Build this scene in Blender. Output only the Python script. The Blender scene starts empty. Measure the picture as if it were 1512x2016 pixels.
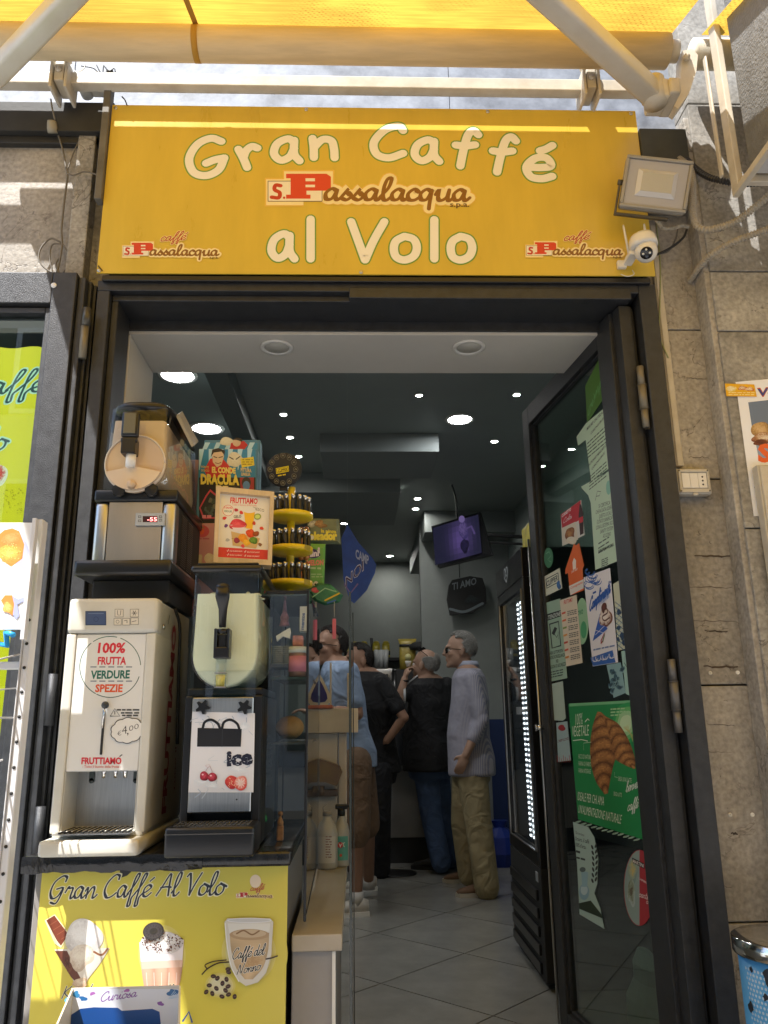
import bpy, bmesh, math, random
import numpy as np
from mathutils import Vector, Matrix, Euler
from mathutils.geometry import tessellate_polygon
random.seed(7)
rnd = random.Random(11)
SC = bpy.context.scene
COL = SC.collection
PI = math.pi
# ------------------------------------------------------------------ camera, sky, sun, exposure
YAW, PITCH, ROLL, FPX = 0.0363489, 0.2605, -0.0143718, 1542.263
EYE = Vector((0, 0, 1.25))
_f = Vector((math.sin(YAW)*math.cos(PITCH), math.cos(YAW)*math.cos(PITCH), math.sin(PITCH)))
_r0 = Vector((math.cos(YAW), -math.sin(YAW), 0)); _u0 = _r0.cross(_f)
_r = _r0*math.cos(ROLL) + _u0*math.sin(ROLL); _u = -_r0*math.sin(ROLL) + _u0*math.cos(ROLL)
cam_d = bpy.data.cameras.new('camera'); cam = bpy.data.objects.new('camera', cam_d); COL.objects.link(cam)
cam.matrix_world = Matrix(((_r.x, _u.x, -_f.x, EYE.x), (_r.y, _u.y, -_f.y, EYE.y), (_r.z, _u.z, -_f.z, EYE.z), (0, 0, 0, 1)))
cam_d.sensor_fit = 'HORIZONTAL'; cam_d.sensor_width = 36; cam_d.lens = FPX/1512*36
cam_d.clip_start = 0.05; cam_d.clip_end = 800
SC.camera = cam
SUN = Vector((0.92, 1.0, -2.35)).normalized()          # the way the light travels
world = bpy.data.worlds.new('World'); SC.world = world; world.use_nodes = True
nt = world.node_tree; bg = nt.nodes['Background']
sky = nt.nodes.new('ShaderNodeTexSky'); sky.sky_type = 'NISHITA'; sky.sun_disc = False
sky.sun_elevation = math.asin(-SUN.z); sky.sun_rotation = math.atan2(-SUN.x, -SUN.y)
sky.dust_density = 1.0
nt.links.new(sky.outputs[0], bg.inputs[0]); bg.inputs[1].default_value = 0.15
sun_d = bpy.data.lights.new('sun', 'SUN'); sun_d.energy = 5.0; sun_d.angle = math.radians(0.5); sun_d.color = (1.0, 0.975, 0.945)
sun = bpy.data.objects.new('sun', sun_d); COL.objects.link(sun)
sun.rotation_euler = SUN.to_track_quat('-Z', 'Y').to_euler()
SC.view_settings.view_transform = 'Standard'; SC.view_settings.look = 'None'
SC.view_settings.exposure = 1.05; SC.view_settings.gamma = 1; SC.view_settings.use_curve_mapping = False
SC.render.engine = 'CYCLES'
SC.cycles.max_bounces = 10; SC.cycles.diffuse_bounces = 5; SC.cycles.glossy_bounces = 4; SC.cycles.transparent_max_bounces = 24
SC.cycles.sample_clamp_indirect = 6.0; SC.cycles.caustics_reflective = False; SC.cycles.caustics_refractive = False
try:
    SC.cycles.use_denoising = True
except Exception: pass

def at(px, py, **k):
    """the point of the plane x=, y= or z= that the photograph shows at this pixel"""
    d = _r*((px-756)/FPX) + _u*(-(py-1008)/FPX) + _f
    a, v = next(iter(k.items())); i = 'xyz'.index(a)
    return EYE + d*((v-EYE[i])/d[i])

# ------------------------------------------------------------------ materials
def lin(c):
    if isinstance(c, str):
        c = tuple(int(c[i:i+2], 16)/255 for i in (0, 2, 4))
        return tuple((x/12.92 if x <= .04045 else ((x+.055)/1.055)**2.4) for x in c)
    return c
MATS = {}
def mat(name, col=(.5, .5, .5), rough=.5, metal=0, spec=.5, noise=0, nscale=8, bump=0, bscale=60, stain=None, coat=0, stretch=None, emit=None, estr=0, trans=0):
    if name in MATS: return MATS[name]
    m = bpy.data.materials.new(name); m.use_nodes = True; t = m.node_tree; b = t.nodes['Principled BSDF']
    col = lin(col); b.inputs['Base Color'].default_value = (*col, 1)
    b.inputs['Roughness'].default_value = rough; b.inputs['Metallic'].default_value = metal
    b.inputs['Specular IOR Level'].default_value = spec; b.inputs['Coat Weight'].default_value = coat
    if emit: b.inputs['Emission Color'].default_value = (*lin(emit), 1); b.inputs['Emission Strength'].default_value = estr
    if noise or bump or stain:
        tc = t.nodes.new('ShaderNodeTexCoord'); mp = t.nodes.new('ShaderNodeMapping'); t.links.new(tc.outputs['Object'], mp.inputs[0])
        if stretch: mp.inputs['Scale'].default_value = stretch
    if noise or stain:
        n = t.nodes.new('ShaderNodeTexNoise'); n.inputs['Scale'].default_value = nscale; n.inputs['Detail'].default_value = 8; n.inputs['Roughness'].default_value = .62
        t.links.new(mp.outputs[0], n.inputs['Vector'])
        r = t.nodes.new('ShaderNodeValToRGB'); e = r.color_ramp.elements
        e[0].position = .3; e[1].position = .72
        lo = lin(stain) if stain else tuple(c*(1-noise) for c in col)
        e[0].color = (*lo, 1); e[1].color = (*(min(1, c*(1+noise)) for c in col), 1)
        t.links.new(n.outputs[0], r.inputs[0]); t.links.new(r.outputs[0], b.inputs['Base Color'])
        mr = t.nodes.new('ShaderNodeMapRange'); mr.inputs[3].default_value = max(.02, rough-.08); mr.inputs[4].default_value = min(1, rough+.12)
        t.links.new(n.outputs[0], mr.inputs[0]); t.links.new(mr.outputs[0], b.inputs['Roughness'])
    if bump:
        n2 = t.nodes.new('ShaderNodeTexNoise'); n2.inputs['Scale'].default_value = bscale; n2.inputs['Detail'].default_value = 5
        t.links.new(mp.outputs[0], n2.inputs['Vector'])
        bp = t.nodes.new('ShaderNodeBump'); bp.inputs['Strength'].default_value = bump; bp.inputs['Distance'].default_value = .004
        t.links.new(n2.outputs[0], bp.inputs['Height']); t.links.new(bp.outputs[0], b.inputs['Normal'])
    MATS[name] = m; return m
def glass(name, tint=(1, 1, 1), rough=.0, base=.0, ior=1.45):
    """thin clear sheet: fresnel mix of a tinted see-through and a mirror"""
    if name in MATS: return MATS[name]
    m = bpy.data.materials.new(name); m.use_nodes = True; t = m.node_tree; t.nodes.remove(t.nodes['Principled BSDF'])
    o = t.nodes['Material Output']; tr = t.nodes.new('ShaderNodeBsdfTransparent'); tr.inputs[0].default_value = (*lin(tint), 1)
    g = t.nodes.new('ShaderNodeBsdfGlossy'); g.inputs['Roughness'].default_value = rough
    lw = t.nodes.new('ShaderNodeLayerWeight'); lw.inputs['Blend'].default_value = .5
    fr = t.nodes.new('ShaderNodeMath'); fr.operation = 'POWER'; fr.inputs[1].default_value = 4; t.links.new(lw.outputs['Facing'], fr.inputs[0])
    ad = t.nodes.new('ShaderNodeMath'); ad.operation = 'MULTIPLY_ADD'; ad.use_clamp = True; ad.inputs[1].default_value = .95; ad.inputs[2].default_value = .035+base
    mx = t.nodes.new('ShaderNodeMixShader'); t.links.new(fr.outputs[0], ad.inputs[0]); t.links.new(ad.outputs[0], mx.inputs[0])
    t.links.new(tr.outputs[0], mx.inputs[1]); t.links.new(g.outputs[0], mx.inputs[2]); t.links.new(mx.outputs[0], o.inputs[0])
    MATS[name] = m; return m
def stone(name, c1, c2, vein, nscale=3, rough=.55, vs=2.2):
    """cut limestone: soft clouds, thin dark wandering veins, small pits"""
    if name in MATS: return MATS[name]
    m = bpy.data.materials.new(name); m.use_nodes = True; t = m.node_tree; b = t.nodes['Principled BSDF']; L = t.links.new
    tc = t.nodes.new('ShaderNodeTexCoord'); oi = t.nodes.new('ShaderNodeObjectInfo')
    mp = t.nodes.new('ShaderNodeMapping'); L(tc.outputs['Object'], mp.inputs[0])
    cx = t.nodes.new('ShaderNodeCombineXYZ'); mu = t.nodes.new('ShaderNodeMath'); mu.operation = 'MULTIPLY'; mu.inputs[1].default_value = 37
    L(oi.outputs['Random'], mu.inputs[0]); L(mu.outputs[0], cx.inputs[0]); L(mu.outputs[0], cx.inputs[2]); L(cx.outputs[0], mp.inputs['Location'])
    n = t.nodes.new('ShaderNodeTexNoise'); n.inputs['Scale'].default_value = nscale; n.inputs['Detail'].default_value = 10; n.inputs['Roughness'].default_value = .65
    L(mp.outputs[0], n.inputs['Vector'])
    r = t.nodes.new('ShaderNodeValToRGB'); e = r.color_ramp.elements; e[0].position = .35; e[1].position = .68
    e[0].color = (*lin(c1), 1); e[1].color = (*lin(c2), 1); L(n.outputs[0], r.inputs[0])
    w = t.nodes.new('ShaderNodeTexNoise'); w.inputs['Scale'].default_value = vs*3; w.inputs['Detail'].default_value = 4; w.inputs['Distortion'].default_value = 1.6
    L(mp.outputs[0], w.inputs['Vector'])
    s = t.nodes.new('ShaderNodeMath'); s.operation = 'SUBTRACT'; s.inputs[1].default_value = .5; L(w.outputs[0], s.inputs[0])
    a = t.nodes.new('ShaderNodeMath'); a.operation = 'ABSOLUTE'; L(s.outputs[0], a.inputs[0])
    vr = t.nodes.new('ShaderNodeMapRange'); vr.inputs[1].default_value = 0; vr.inputs[2].default_value = .012; vr.inputs[3].default_value = 1; vr.inputs[4].default_value = 0
    L(a.outputs[0], vr.inputs[0])
    n3 = t.nodes.new('ShaderNodeTexNoise'); n3.inputs['Scale'].default_value = 5; L(mp.outputs[0], n3.inputs['Vector'])
    g3 = t.nodes.new('ShaderNodeMapRange'); g3.inputs[1].default_value = .5; g3.inputs[2].default_value = .62; L(n3.outputs[0], g3.inputs[0])
    mm = t.nodes.new('ShaderNodeMath'); mm.operation = 'MULTIPLY'; L(vr.outputs[0], mm.inputs[0]); L(g3.outputs[0], mm.inputs[1])
    m2 = t.nodes.new('ShaderNodeMath'); m2.operation = 'MULTIPLY'; m2.inputs[1].default_value = .75; L(mm.outputs[0], m2.inputs[0])
    mix = t.nodes.new('ShaderNodeMix'); mix.data_type = 'RGBA'; L(m2.outputs[0], mix.inputs['Factor']); L(r.outputs[0], mix.inputs['A']); mix.inputs['B'].default_value = (*lin(vein), 1)
    f = t.nodes.new('ShaderNodeTexNoise'); f.inputs['Scale'].default_value = 70; f.inputs['Detail'].default_value = 3; L(mp.outputs[0], f.inputs['Vector'])
    fr = t.nodes.new('ShaderNodeMapRange'); fr.inputs[1].default_value = .3; fr.inputs[2].default_value = .7; fr.inputs[3].default_value = .70; fr.inputs[4].default_value = 1.14; L(f.outputs[0], fr.inputs[0])
    tn = t.nodes.new('ShaderNodeMapRange'); tn.inputs[3].default_value = .84; tn.inputs[4].default_value = 1.14; L(oi.outputs['Random'], tn.inputs[0])
    tm = t.nodes.new('ShaderNodeMath'); tm.operation = 'MULTIPLY'; L(fr.outputs[0], tm.inputs[0]); L(tn.outputs[0], tm.inputs[1])
    mx2 = t.nodes.new('ShaderNodeVectorMath'); mx2.operation = 'SCALE'; L(mix.outputs['Result'], mx2.inputs[0]); L(tm.outputs[0], mx2.inputs['Scale'])
    L(mx2.outputs[0], b.inputs['Base Color']); b.inputs['Roughness'].default_value = rough
    bp = t.nodes.new('ShaderNodeBump'); bp.inputs['Strength'].default_value = .35; bp.inputs['Distance'].default_value = .004
    sb = t.nodes.new('ShaderNodeMath'); sb.operation = 'SUBTRACT'; L(f.outputs[0], sb.inputs[0]); L(mm.outputs[0], sb.inputs[1]); L(sb.outputs[0], bp.inputs['Height']); L(bp.outputs[0], b.inputs['Normal'])
    MATS[name] = m; return m
def print_mat(name, rough=.35, film=0):
    """printed surface: ink colours come from the print's own colour attribute"""
    if name in MATS: return MATS[name]
    m = bpy.data.materials.new(name); m.use_nodes = True; t = m.node_tree; b = t.nodes['Principled BSDF']
    a = t.nodes.new('ShaderNodeAttribute'); a.attribute_name = 'ink'
    t.links.new(a.outputs['Color'], b.inputs['Base Color']); b.inputs['Roughness'].default_value = rough
    tc = t.nodes.new('ShaderNodeTexCoord'); n = t.nodes.new('ShaderNodeTexNoise'); n.inputs['Scale'].default_value = 9
    t.links.new(tc.outputs['Object'], n.inputs['Vector']); mr = t.nodes.new('ShaderNodeMapRange'); mr.inputs[3].default_value = rough-.1; mr.inputs[4].default_value = rough+.15
    t.links.new(n.outputs[0], mr.inputs[0]); t.links.new(mr.outputs[0], b.inputs['Roughness'])
    MATS[name] = m; return m
INK = print_mat('printed_ink'); MATTE = print_mat('printed_paper', .6)

# ------------------------------------------------------------------ objects
def tag(o, label=None, cat=None, group=None, kind=None):
    if label: o['label'] = label
    if cat: o['category'] = cat
    if group: o['group'] = group
    if kind: o['kind'] = kind
    return o
def thing(name, label, cat, loc=(0, 0, 0), rot=(0, 0, 0), group=None, kind=None):
    o = bpy.data.objects.new(name, None); COL.objects.link(o); o.empty_display_size = .05
    o.location = loc; o.rotation_euler = rot; tag(o, label, cat, group, kind); return o
def mw(o):
    m = Matrix.LocRotScale(o.location, o.rotation_euler, o.scale)
    return mw(o.parent) @ m if o.parent else m
def link_mesh(name, me, material, parent, local=False, smooth=True):
    o = bpy.data.objects.new(name, me); COL.objects.link(o)
    for mt in (material if isinstance(material, (list, tuple)) else [material]): me.materials.append(mt)
    if parent is not None:
        o.parent = parent
        if not local: me.transform(mw(parent).inverted())
    return o
class MB:
    """collects shapes in world metres (or through T) and links them as one mesh"""
    def __init__(s, T=None): s.v = []; s.f = []; s.sm = []; s.mi = []; s.T = T or Matrix.Identity(4); s.cur = 0
    def add(s, vs, fs, smooth=False):
        n = len(s.v); s.v += [tuple(s.T @ Vector(v)) for v in vs]; s.f += [tuple(i+n for i in f) for f in fs]
        s.sm += [smooth]*len(fs); s.mi += [s.cur]*len(fs); return s
    def box(s, x0, x1, y0, y1, z0, z1, M=None, ch=0):
        if x0 > x1: x0, x1 = x1, x0
        if y0 > y1: y0, y1 = y1, y0
        if z0 > z1: z0, z1 = z1, z0
        if not ch:
            vs = [(x, y, z) for x in (x0, x1) for y in (y0, y1) for z in (z0, z1)]
            fs = [(0, 1, 3, 2), (4, 6, 7, 5), (0, 4, 5, 1), (2, 3, 7, 6), (0, 2, 6, 4), (1, 5, 7, 3)]
            if M: vs = [M @ Vector(v) for v in vs]
            return s.add(vs, fs)
        c = min(ch, (x1-x0)*.45, (y1-y0)*.45, (z1-z0)*.45)
        bm = bmesh.new(); bmesh.ops.create_cube(bm, size=1)
        for v in bm.verts: v.co = Vector(((x0+x1)/2+v.co.x*(x1-x0), (y0+y1)/2+v.co.y*(y1-y0), (z0+z1)/2+v.co.z*(z1-z0)))
        bmesh.ops.bevel(bm, geom=bm.edges[:], offset=c, segments=2 if c > .002 else 1, profile=.6, affect='EDGES')
        bm.verts.index_update(); vs = [(M @ v.co) if M else v.co.copy() for v in bm.verts]; fs = [[v.index for v in f.verts] for f in bm.faces]; bm.free()
        return s.add(vs, fs, c > .004)
    def quad(s, a, b, c, d): return s.add([a, b, c, d], [(0, 1, 2, 3)])
    def tube(s, pts, r, seg=10, cap=True, smooth=True):
        pts = [Vector(p) for p in pts]; rs = r if isinstance(r, (list, tuple)) else [r]*len(pts)
        n = len(pts); vs = []; fs = []; up = None
        for i, p in enumerate(pts):
            d = (pts[min(i+1, n-1)]-pts[max(i-1, 0)])
            if d.length < 1e-9: d = Vector((0, 0, 1))
            d.normalize()
            if up is None: up = d.orthogonal().normalized()
            up = (up-d*up.dot(d)); up = up.normalized() if up.length > 1e-6 else d.orthogonal().normalized()
            w = d.cross(up)
            for k in range(seg):
                a = 2*PI*k/seg; vs.append(p+(up*math.cos(a)+w*math.sin(a))*rs[i])
        for i in range(n-1):
            for k in range(seg):
                k2 = (k+1) % seg; fs.append((i*seg+k, i*seg+k2, (i+1)*seg+k2, (i+1)*seg+k))
        if cap: fs += [tuple(range(seg))[::-1], tuple((n-1)*seg+k for k in range(seg))]
        return s.add(vs, fs, smooth)
    def cyl(s, a, b, r, r2=None, seg=20, smooth=True): return s.tube([a, b], [r, r if r2 is None else r2], seg, True, smooth)
    def lathe(s, c, prof, seg=24, axis='z', smooth=True):
        vs = []; fs = []; c = Vector(c)
        for (r, h) in prof:
            for k in range(seg):
                a = 2*PI*k/seg; x, y = r*math.cos(a), r*math.sin(a)
                vs.append(c+Vector({'z': (x, y, h), 'y': (x, h, y), 'x': (h, x, y)}[axis]))
        for i in range(len(prof)-1):
            for k in range(seg):
                k2 = (k+1) % seg; fs.append((i*seg+k, i*seg+k2, (i+1)*seg+k2, (i+1)*seg+k))
        if prof[0][0] > 1e-5: fs.append(tuple(range(seg))[::-1])
        if prof[-1][0] > 1e-5: fs.append(tuple((len(prof)-1)*seg+k for k in range(seg)))
        return s.add(vs, fs, smooth)
    def ball(s, c, r, seg=16, rings=10, M=None):
        r = r if isinstance(r, (list, tuple)) else (r, r, r); vs = []; fs = []
        for i in range(rings+1):
            t = PI*i/rings
            for k in range(seg):
                a = 2*PI*k/seg; v = Vector((r[0]*math.sin(t)*math.cos(a), r[1]*math.sin(t)*math.sin(a), r[2]*math.cos(t)))
                vs.append(Vector(c)+((M @ v) if M else v))
        for i in range(rings):
            for k in range(seg):
                k2 = (k+1) % seg; fs.append((i*seg+k, (i+1)*seg+k, (i+1)*seg+k2, i*seg+k2))
        return s.add(vs, fs, True)
    def prism(s, pts, ext, smooth=False):
        """flat outline (3-D points) pushed along ext"""
        n = len(pts); a = [Vector(p) for p in pts]; e = Vector(ext); b = [p+e for p in a]
        return s.add(a+b, [tuple(range(n))[::-1], tuple(range(n, 2*n))]+[(i, (i+1) % n, n+(i+1) % n, n+i) for i in range(n)], smooth)
    def loft(s, secs, seg=20, cap=True, p=2.0, smooth=True):
        """secs: (centre, half x, half y) rings lying flat, squareness p"""
        vs = []; fs = []
        for c, rx, ry in secs:
            for k in range(seg):
                a = 2*PI*k/seg; ca, sa = math.cos(a), math.sin(a)
                vs.append(Vector(c)+Vector((rx*math.copysign(abs(ca)**(2/p), ca), ry*math.copysign(abs(sa)**(2/p), sa), 0)))
        for i in range(len(secs)-1):
            for k in range(seg):
                k2 = (k+1) % seg; fs.append((i*seg+k, i*seg+k2, (i+1)*seg+k2, (i+1)*seg+k))
        if cap: fs += [tuple(range(seg))[::-1], tuple((len(secs)-1)*seg+k for k in range(seg))]
        return s.add(vs, fs, smooth)
    def build(s, name, material, parent=None, bevel=0, fix=True, kind=None):
        me = bpy.data.meshes.new(name); me.from_pydata(s.v, [], s.f); me.update()
        me.polygons.foreach_set('use_smooth', s.sm); me.polygons.foreach_set('material_index', s.mi)
        if fix:
            bm = bmesh.new(); bm.from_mesh(me); bmesh.ops.recalc_face_normals(bm, faces=bm.faces); bm.to_mesh(me); bm.free()
        o = link_mesh(name, me, material, parent)
        if bevel:
            b = o.modifiers.new('b', 'BEVEL'); b.width = bevel; b.segments = 2; b.limit_method = 'ANGLE'; b.angle_limit = math.radians(40)
        if kind: o['kind'] = kind
        return o
def box(name, material, parent, x0, x1, y0, y1, z0, z1, ch=.002, T=None, kind=None):
    return MB(T).box(x0, x1, y0, y1, z0, z1, ch=ch).build(name, material, parent, kind=kind)
def copy_tree(o, parent=None):
    c = o.copy(); COL.objects.link(c); c.parent = parent
    for ch in [x for x in bpy.data.objects if x.parent == o]: copy_tree(ch, c)
    return c
def crom(P, n=6, closed=False):
    P = [Vector(p) for p in P]
    if len(P) < 3 and not closed: return P
    Q = ([P[-1]]+P+[P[0], P[1]]) if closed else ([P[0]*2-P[1]]+P+[P[-1]*2-P[-2]])
    out = []
    for i in range(1, len(Q)-2):
        a, b, c, d = Q[i-1:i+3]
        for k in range(n):
            t = k/n; out.append(.5*((2*b)+(c-a)*t+(2*a-5*b+4*c-d)*t*t+(3*b-a-3*c+d)*t**3))
    if not closed: out.append(P[-1])
    return out

def boxes(name, material, parent, lst, ch=.002, T=None):
    for b in lst: MB(T).box(*b, ch=ch).build(name, material, parent)

# ------------------------------------------------------------------ lettering and flat print
_txt = {}
def text_mesh(s, off=0.0):
    k = (s, round(off, 4))
    if k not in _txt:
        c = bpy.data.curves.new('t', 'FONT'); c.body = s; c.size = 1; c.offset = off; c.fill_mode = 'FRONT'; c.resolution_u = 2
        o = bpy.data.objects.new('t', c); me = bpy.data.meshes.new_from_object(o)
        vs = [(v.co.x, v.co.y) for v in me.vertices]; fs = [tuple(p.vertices) for p in me.polygons]
        xs = [v[0] for v in vs] or [0, 1]
        _txt[k] = (vs, fs, min(xs), max(xs)); bpy.data.objects.remove(o); bpy.data.curves.remove(c); bpy.data.meshes.remove(me)
    return _txt[k]
# single-line letter skeletons on a unit capital: hand-drawn round hand ('comic') and brush script
COMIC = {
 'G': [[(.74,.9),(.52,.98),(.24,.82),(.07,.45),(.16,.1),(.42,.01),(.68,.16),(.8,.47)], [(.8,.47),(.6,.42),(.42,.33)]],
 'r': [[(.05,.6),(.12,.3),(.16,0)], [(.12,.3),(.24,.5),(.42,.6),(.56,.52)]],
 'a': [[(.5,.52),(.36,.62),(.12,.48),(.05,.2),(.2,.02),(.4,.12),(.5,.35)], [(.5,.58),(.5,.2),(.62,0)]],
 'n': [[(.08,.62),(.11,.3),(.12,0)], [(.11,.32),(.28,.58),(.46,.55),(.52,.3),(.54,0)]],
 'C': [[(.72,.84),(.62,.98),(.32,.86),(.08,.48),(.14,.12),(.4,0),(.72,.14)]],
 'f': [[(.6,.9),(.46,1.0),(.32,.86),(.24,.42),(.2,0)], [(.02,.56),(.28,.56),(.54,.62)]],
 'e': [[(.1,.32),(.34,.32),(.54,.38),(.44,.6),(.22,.58),(.06,.32),(.16,.05),(.38,0),(.58,.08)]],
 'é': [[(.1,.32),(.34,.32),(.54,.38),(.44,.6),(.22,.58),(.06,.32),(.16,.05),(.38,0),(.58,.08)], [(.3,.8),(.42,.86),(.54,.97)]],
 'l': [[(.1,1),(.1,.5),(.1,0)]], 'V': [[(.03,.96),(.18,.5),(.34,.0)], [(.34,.0),(.5,.5),(.7,.98)]],
 'o': [[(.3,.62),(.1,.5),(.04,.3),(.1,.08),(.3,0),(.52,.1),(.6,.32),(.52,.54),(.3,.62)]],
}
SCRIPT = {
 'G': ([[(.66,.74),(.68,.92),(.5,.98),(.2,.72),(.1,.3),(.22,.02),(.44,.1),(.6,.42)], [(.34,.42),(.6,.46),(.55,.1),(.42,-.2),(.2,-.16)]], .72),
 'C': ([[(.6,.78),(.6,.94),(.42,.97),(.16,.66),(.08,.28),(.22,0),(.42,.04),(.6,.2)]], .62),
 'A': ([[(0,.02),(.22,.45),(.48,.98),(.5,.5),(.52,.02)], [(.14,.36),(.36,.4),(.58,.38)]], .64),
 'V': ([[(.0,.82),(.12,.95),(.2,.5),(.22,.02)], [(.22,.02),(.4,.5),(.62,.98)]], .58),
 'N': ([[(.02,0),(.14,.5),(.22,.95),(.34,.5),(.46,.04),(.56,.5),(.7,1)]], .72),
 'B': ([[(.16,0),(.2,.5),(.24,.96)], [(.1,.9),(.4,.98),(.5,.78),(.26,.54),(.52,.4),(.46,.1),(.16,0)]], .6),
 'K': ([[(.12,0),(.2,.5),(.26,.96)], [(.6,.94),(.24,.46),(.56,.02)]], .62),
 'a': ([[(.36,.42),(.22,.5),(.06,.3),(.08,.04),(.24,.06),(.38,.44)], [(.38,.44),(.34,.14),(.4,0),(.52,.14)]], .46),
 'b': ([[(0,.1),(.22,.6),(.26,.94),(.16,.9),(.1,.5),(.1,.1),(.24,0),(.38,.2),(.36,.42),(.24,.44)]], .42),
 'c': ([[(.34,.4),(.22,.5),(.06,.3),(.08,.04),(.24,.01),(.4,.16)]], .36),
 'd': ([[(.36,.42),(.22,.5),(.06,.3),(.08,.04),(.24,.06),(.38,.44)], [(.5,.98),(.4,.5),(.36,.1),(.44,.01),(.54,.14)]], .48),
 'e': ([[(.02,.12),(.22,.24),(.36,.4),(.24,.5),(.08,.34),(.08,.06),(.22,0),(.4,.16)]], .36),
 'é': ([[(.02,.12),(.22,.24),(.36,.4),(.24,.5),(.08,.34),(.08,.06),(.22,0),(.4,.16)], [(.26,.66),(.42,.82)]], .36),
 'f': ([[(.0,.12),(.24,.5),(.4,.92),(.32,1.0),(.22,.7),(.14,.1),(.1,-.36),(.2,-.36),(.22,-.05),(.36,.16)]], .32),
 'l': ([[(.0,.12),(.24,.55),(.32,.94),(.22,.98),(.12,.6),(.1,.1),(.2,0),(.34,.16)]], .3),
 'i': ([[(.04,.2),(.14,.48),(.12,.1),(.2,0),(.32,.16)], [(.2,.7),(.23,.73)]], .28),
 'm': ([[(.02,.3),(.12,.46),(.1,0)], [(.1,.1),(.28,.46),(.34,.38),(.3,0)], [(.3,.1),(.48,.46),(.56,.36),(.54,.06),(.6,0),(.7,.14)]], .66),
 'n': ([[(.02,.3),(.12,.46),(.1,0)], [(.1,.1),(.3,.46),(.4,.38),(.38,.06),(.44,0),(.56,.14)]], .5),
 'o': ([[(.24,.48),(.08,.34),(.06,.08),(.2,0),(.36,.14),(.38,.38),(.24,.48)], [(.32,.44),(.48,.36)]], .42),
 'p': ([[(.04,.3),(.14,.48),(.08,-.35)], [(.12,.3),(.3,.5),(.4,.3),(.28,.02),(.12,.06)]], .44),
 'q': ([[(.36,.42),(.22,.5),(.06,.3),(.08,.04),(.24,.06),(.38,.46)], [(.38,.46),(.32,-.1),(.3,-.38)]], .46),
 'r': ([[(.02,.26),(.12,.5),(.18,.44),(.32,.44),(.28,.1),(.34,0),(.44,.14)]], .4),
 's': ([[(.02,.08),(.24,.5),(.2,.38),(.32,.16),(.2,0),(.06,.06)]], .34),
 't': ([[(.2,.84),(.14,.3),(.14,.04),(.24,0),(.36,.14)], [(.04,.56),(.32,.6)]], .32),
 'u': ([[(.02,.26),(.12,.48),(.1,.12),(.18,0),(.34,.14),(.42,.48)], [(.42,.48),(.38,.08),(.44,0),(.54,.14)]], .5),
 'v': ([[(.02,.3),(.12,.48),(.18,.04),(.38,.46)]], .4), '4': ([[(.34,.95),(.05,.35),(.5,.38)], [(.4,.6),(.36,0)]], .55),
 'g': ([[(.36,.42),(.22,.5),(.06,.3),(.08,.04),(.24,.06),(.38,.46)], [(.38,.46),(.3,-.3),(.12,-.36),(.08,-.2),(.46,.14)]], .46),
 ' ': ([], .28), '.': ([[(.1,.02),(.13,.04)]], .22), "'": ([[(.14,.95),(.08,.78)]], .2),
}
def stroke_poly(P, w, taper=None):
    """rounded ribbon along P; w = width; taper(angle) scales it for a brush look"""
    P = [Vector((p[0], p[1], 0)) for p in P]; n = len(P); Lp = []; Rp = []
    for i in range(n):
        d = P[min(i+1, n-1)]-P[max(i-1, 0)]
        if d.length < 1e-9: d = Vector((1, 0, 0))
        d.normalize(); k = w*.5*(taper(d) if taper else 1); nn = Vector((-d.y, d.x, 0))*k
        Lp.append(P[i]+nn); Rp.append(P[i]-nn)
    return Lp, Rp
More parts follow.
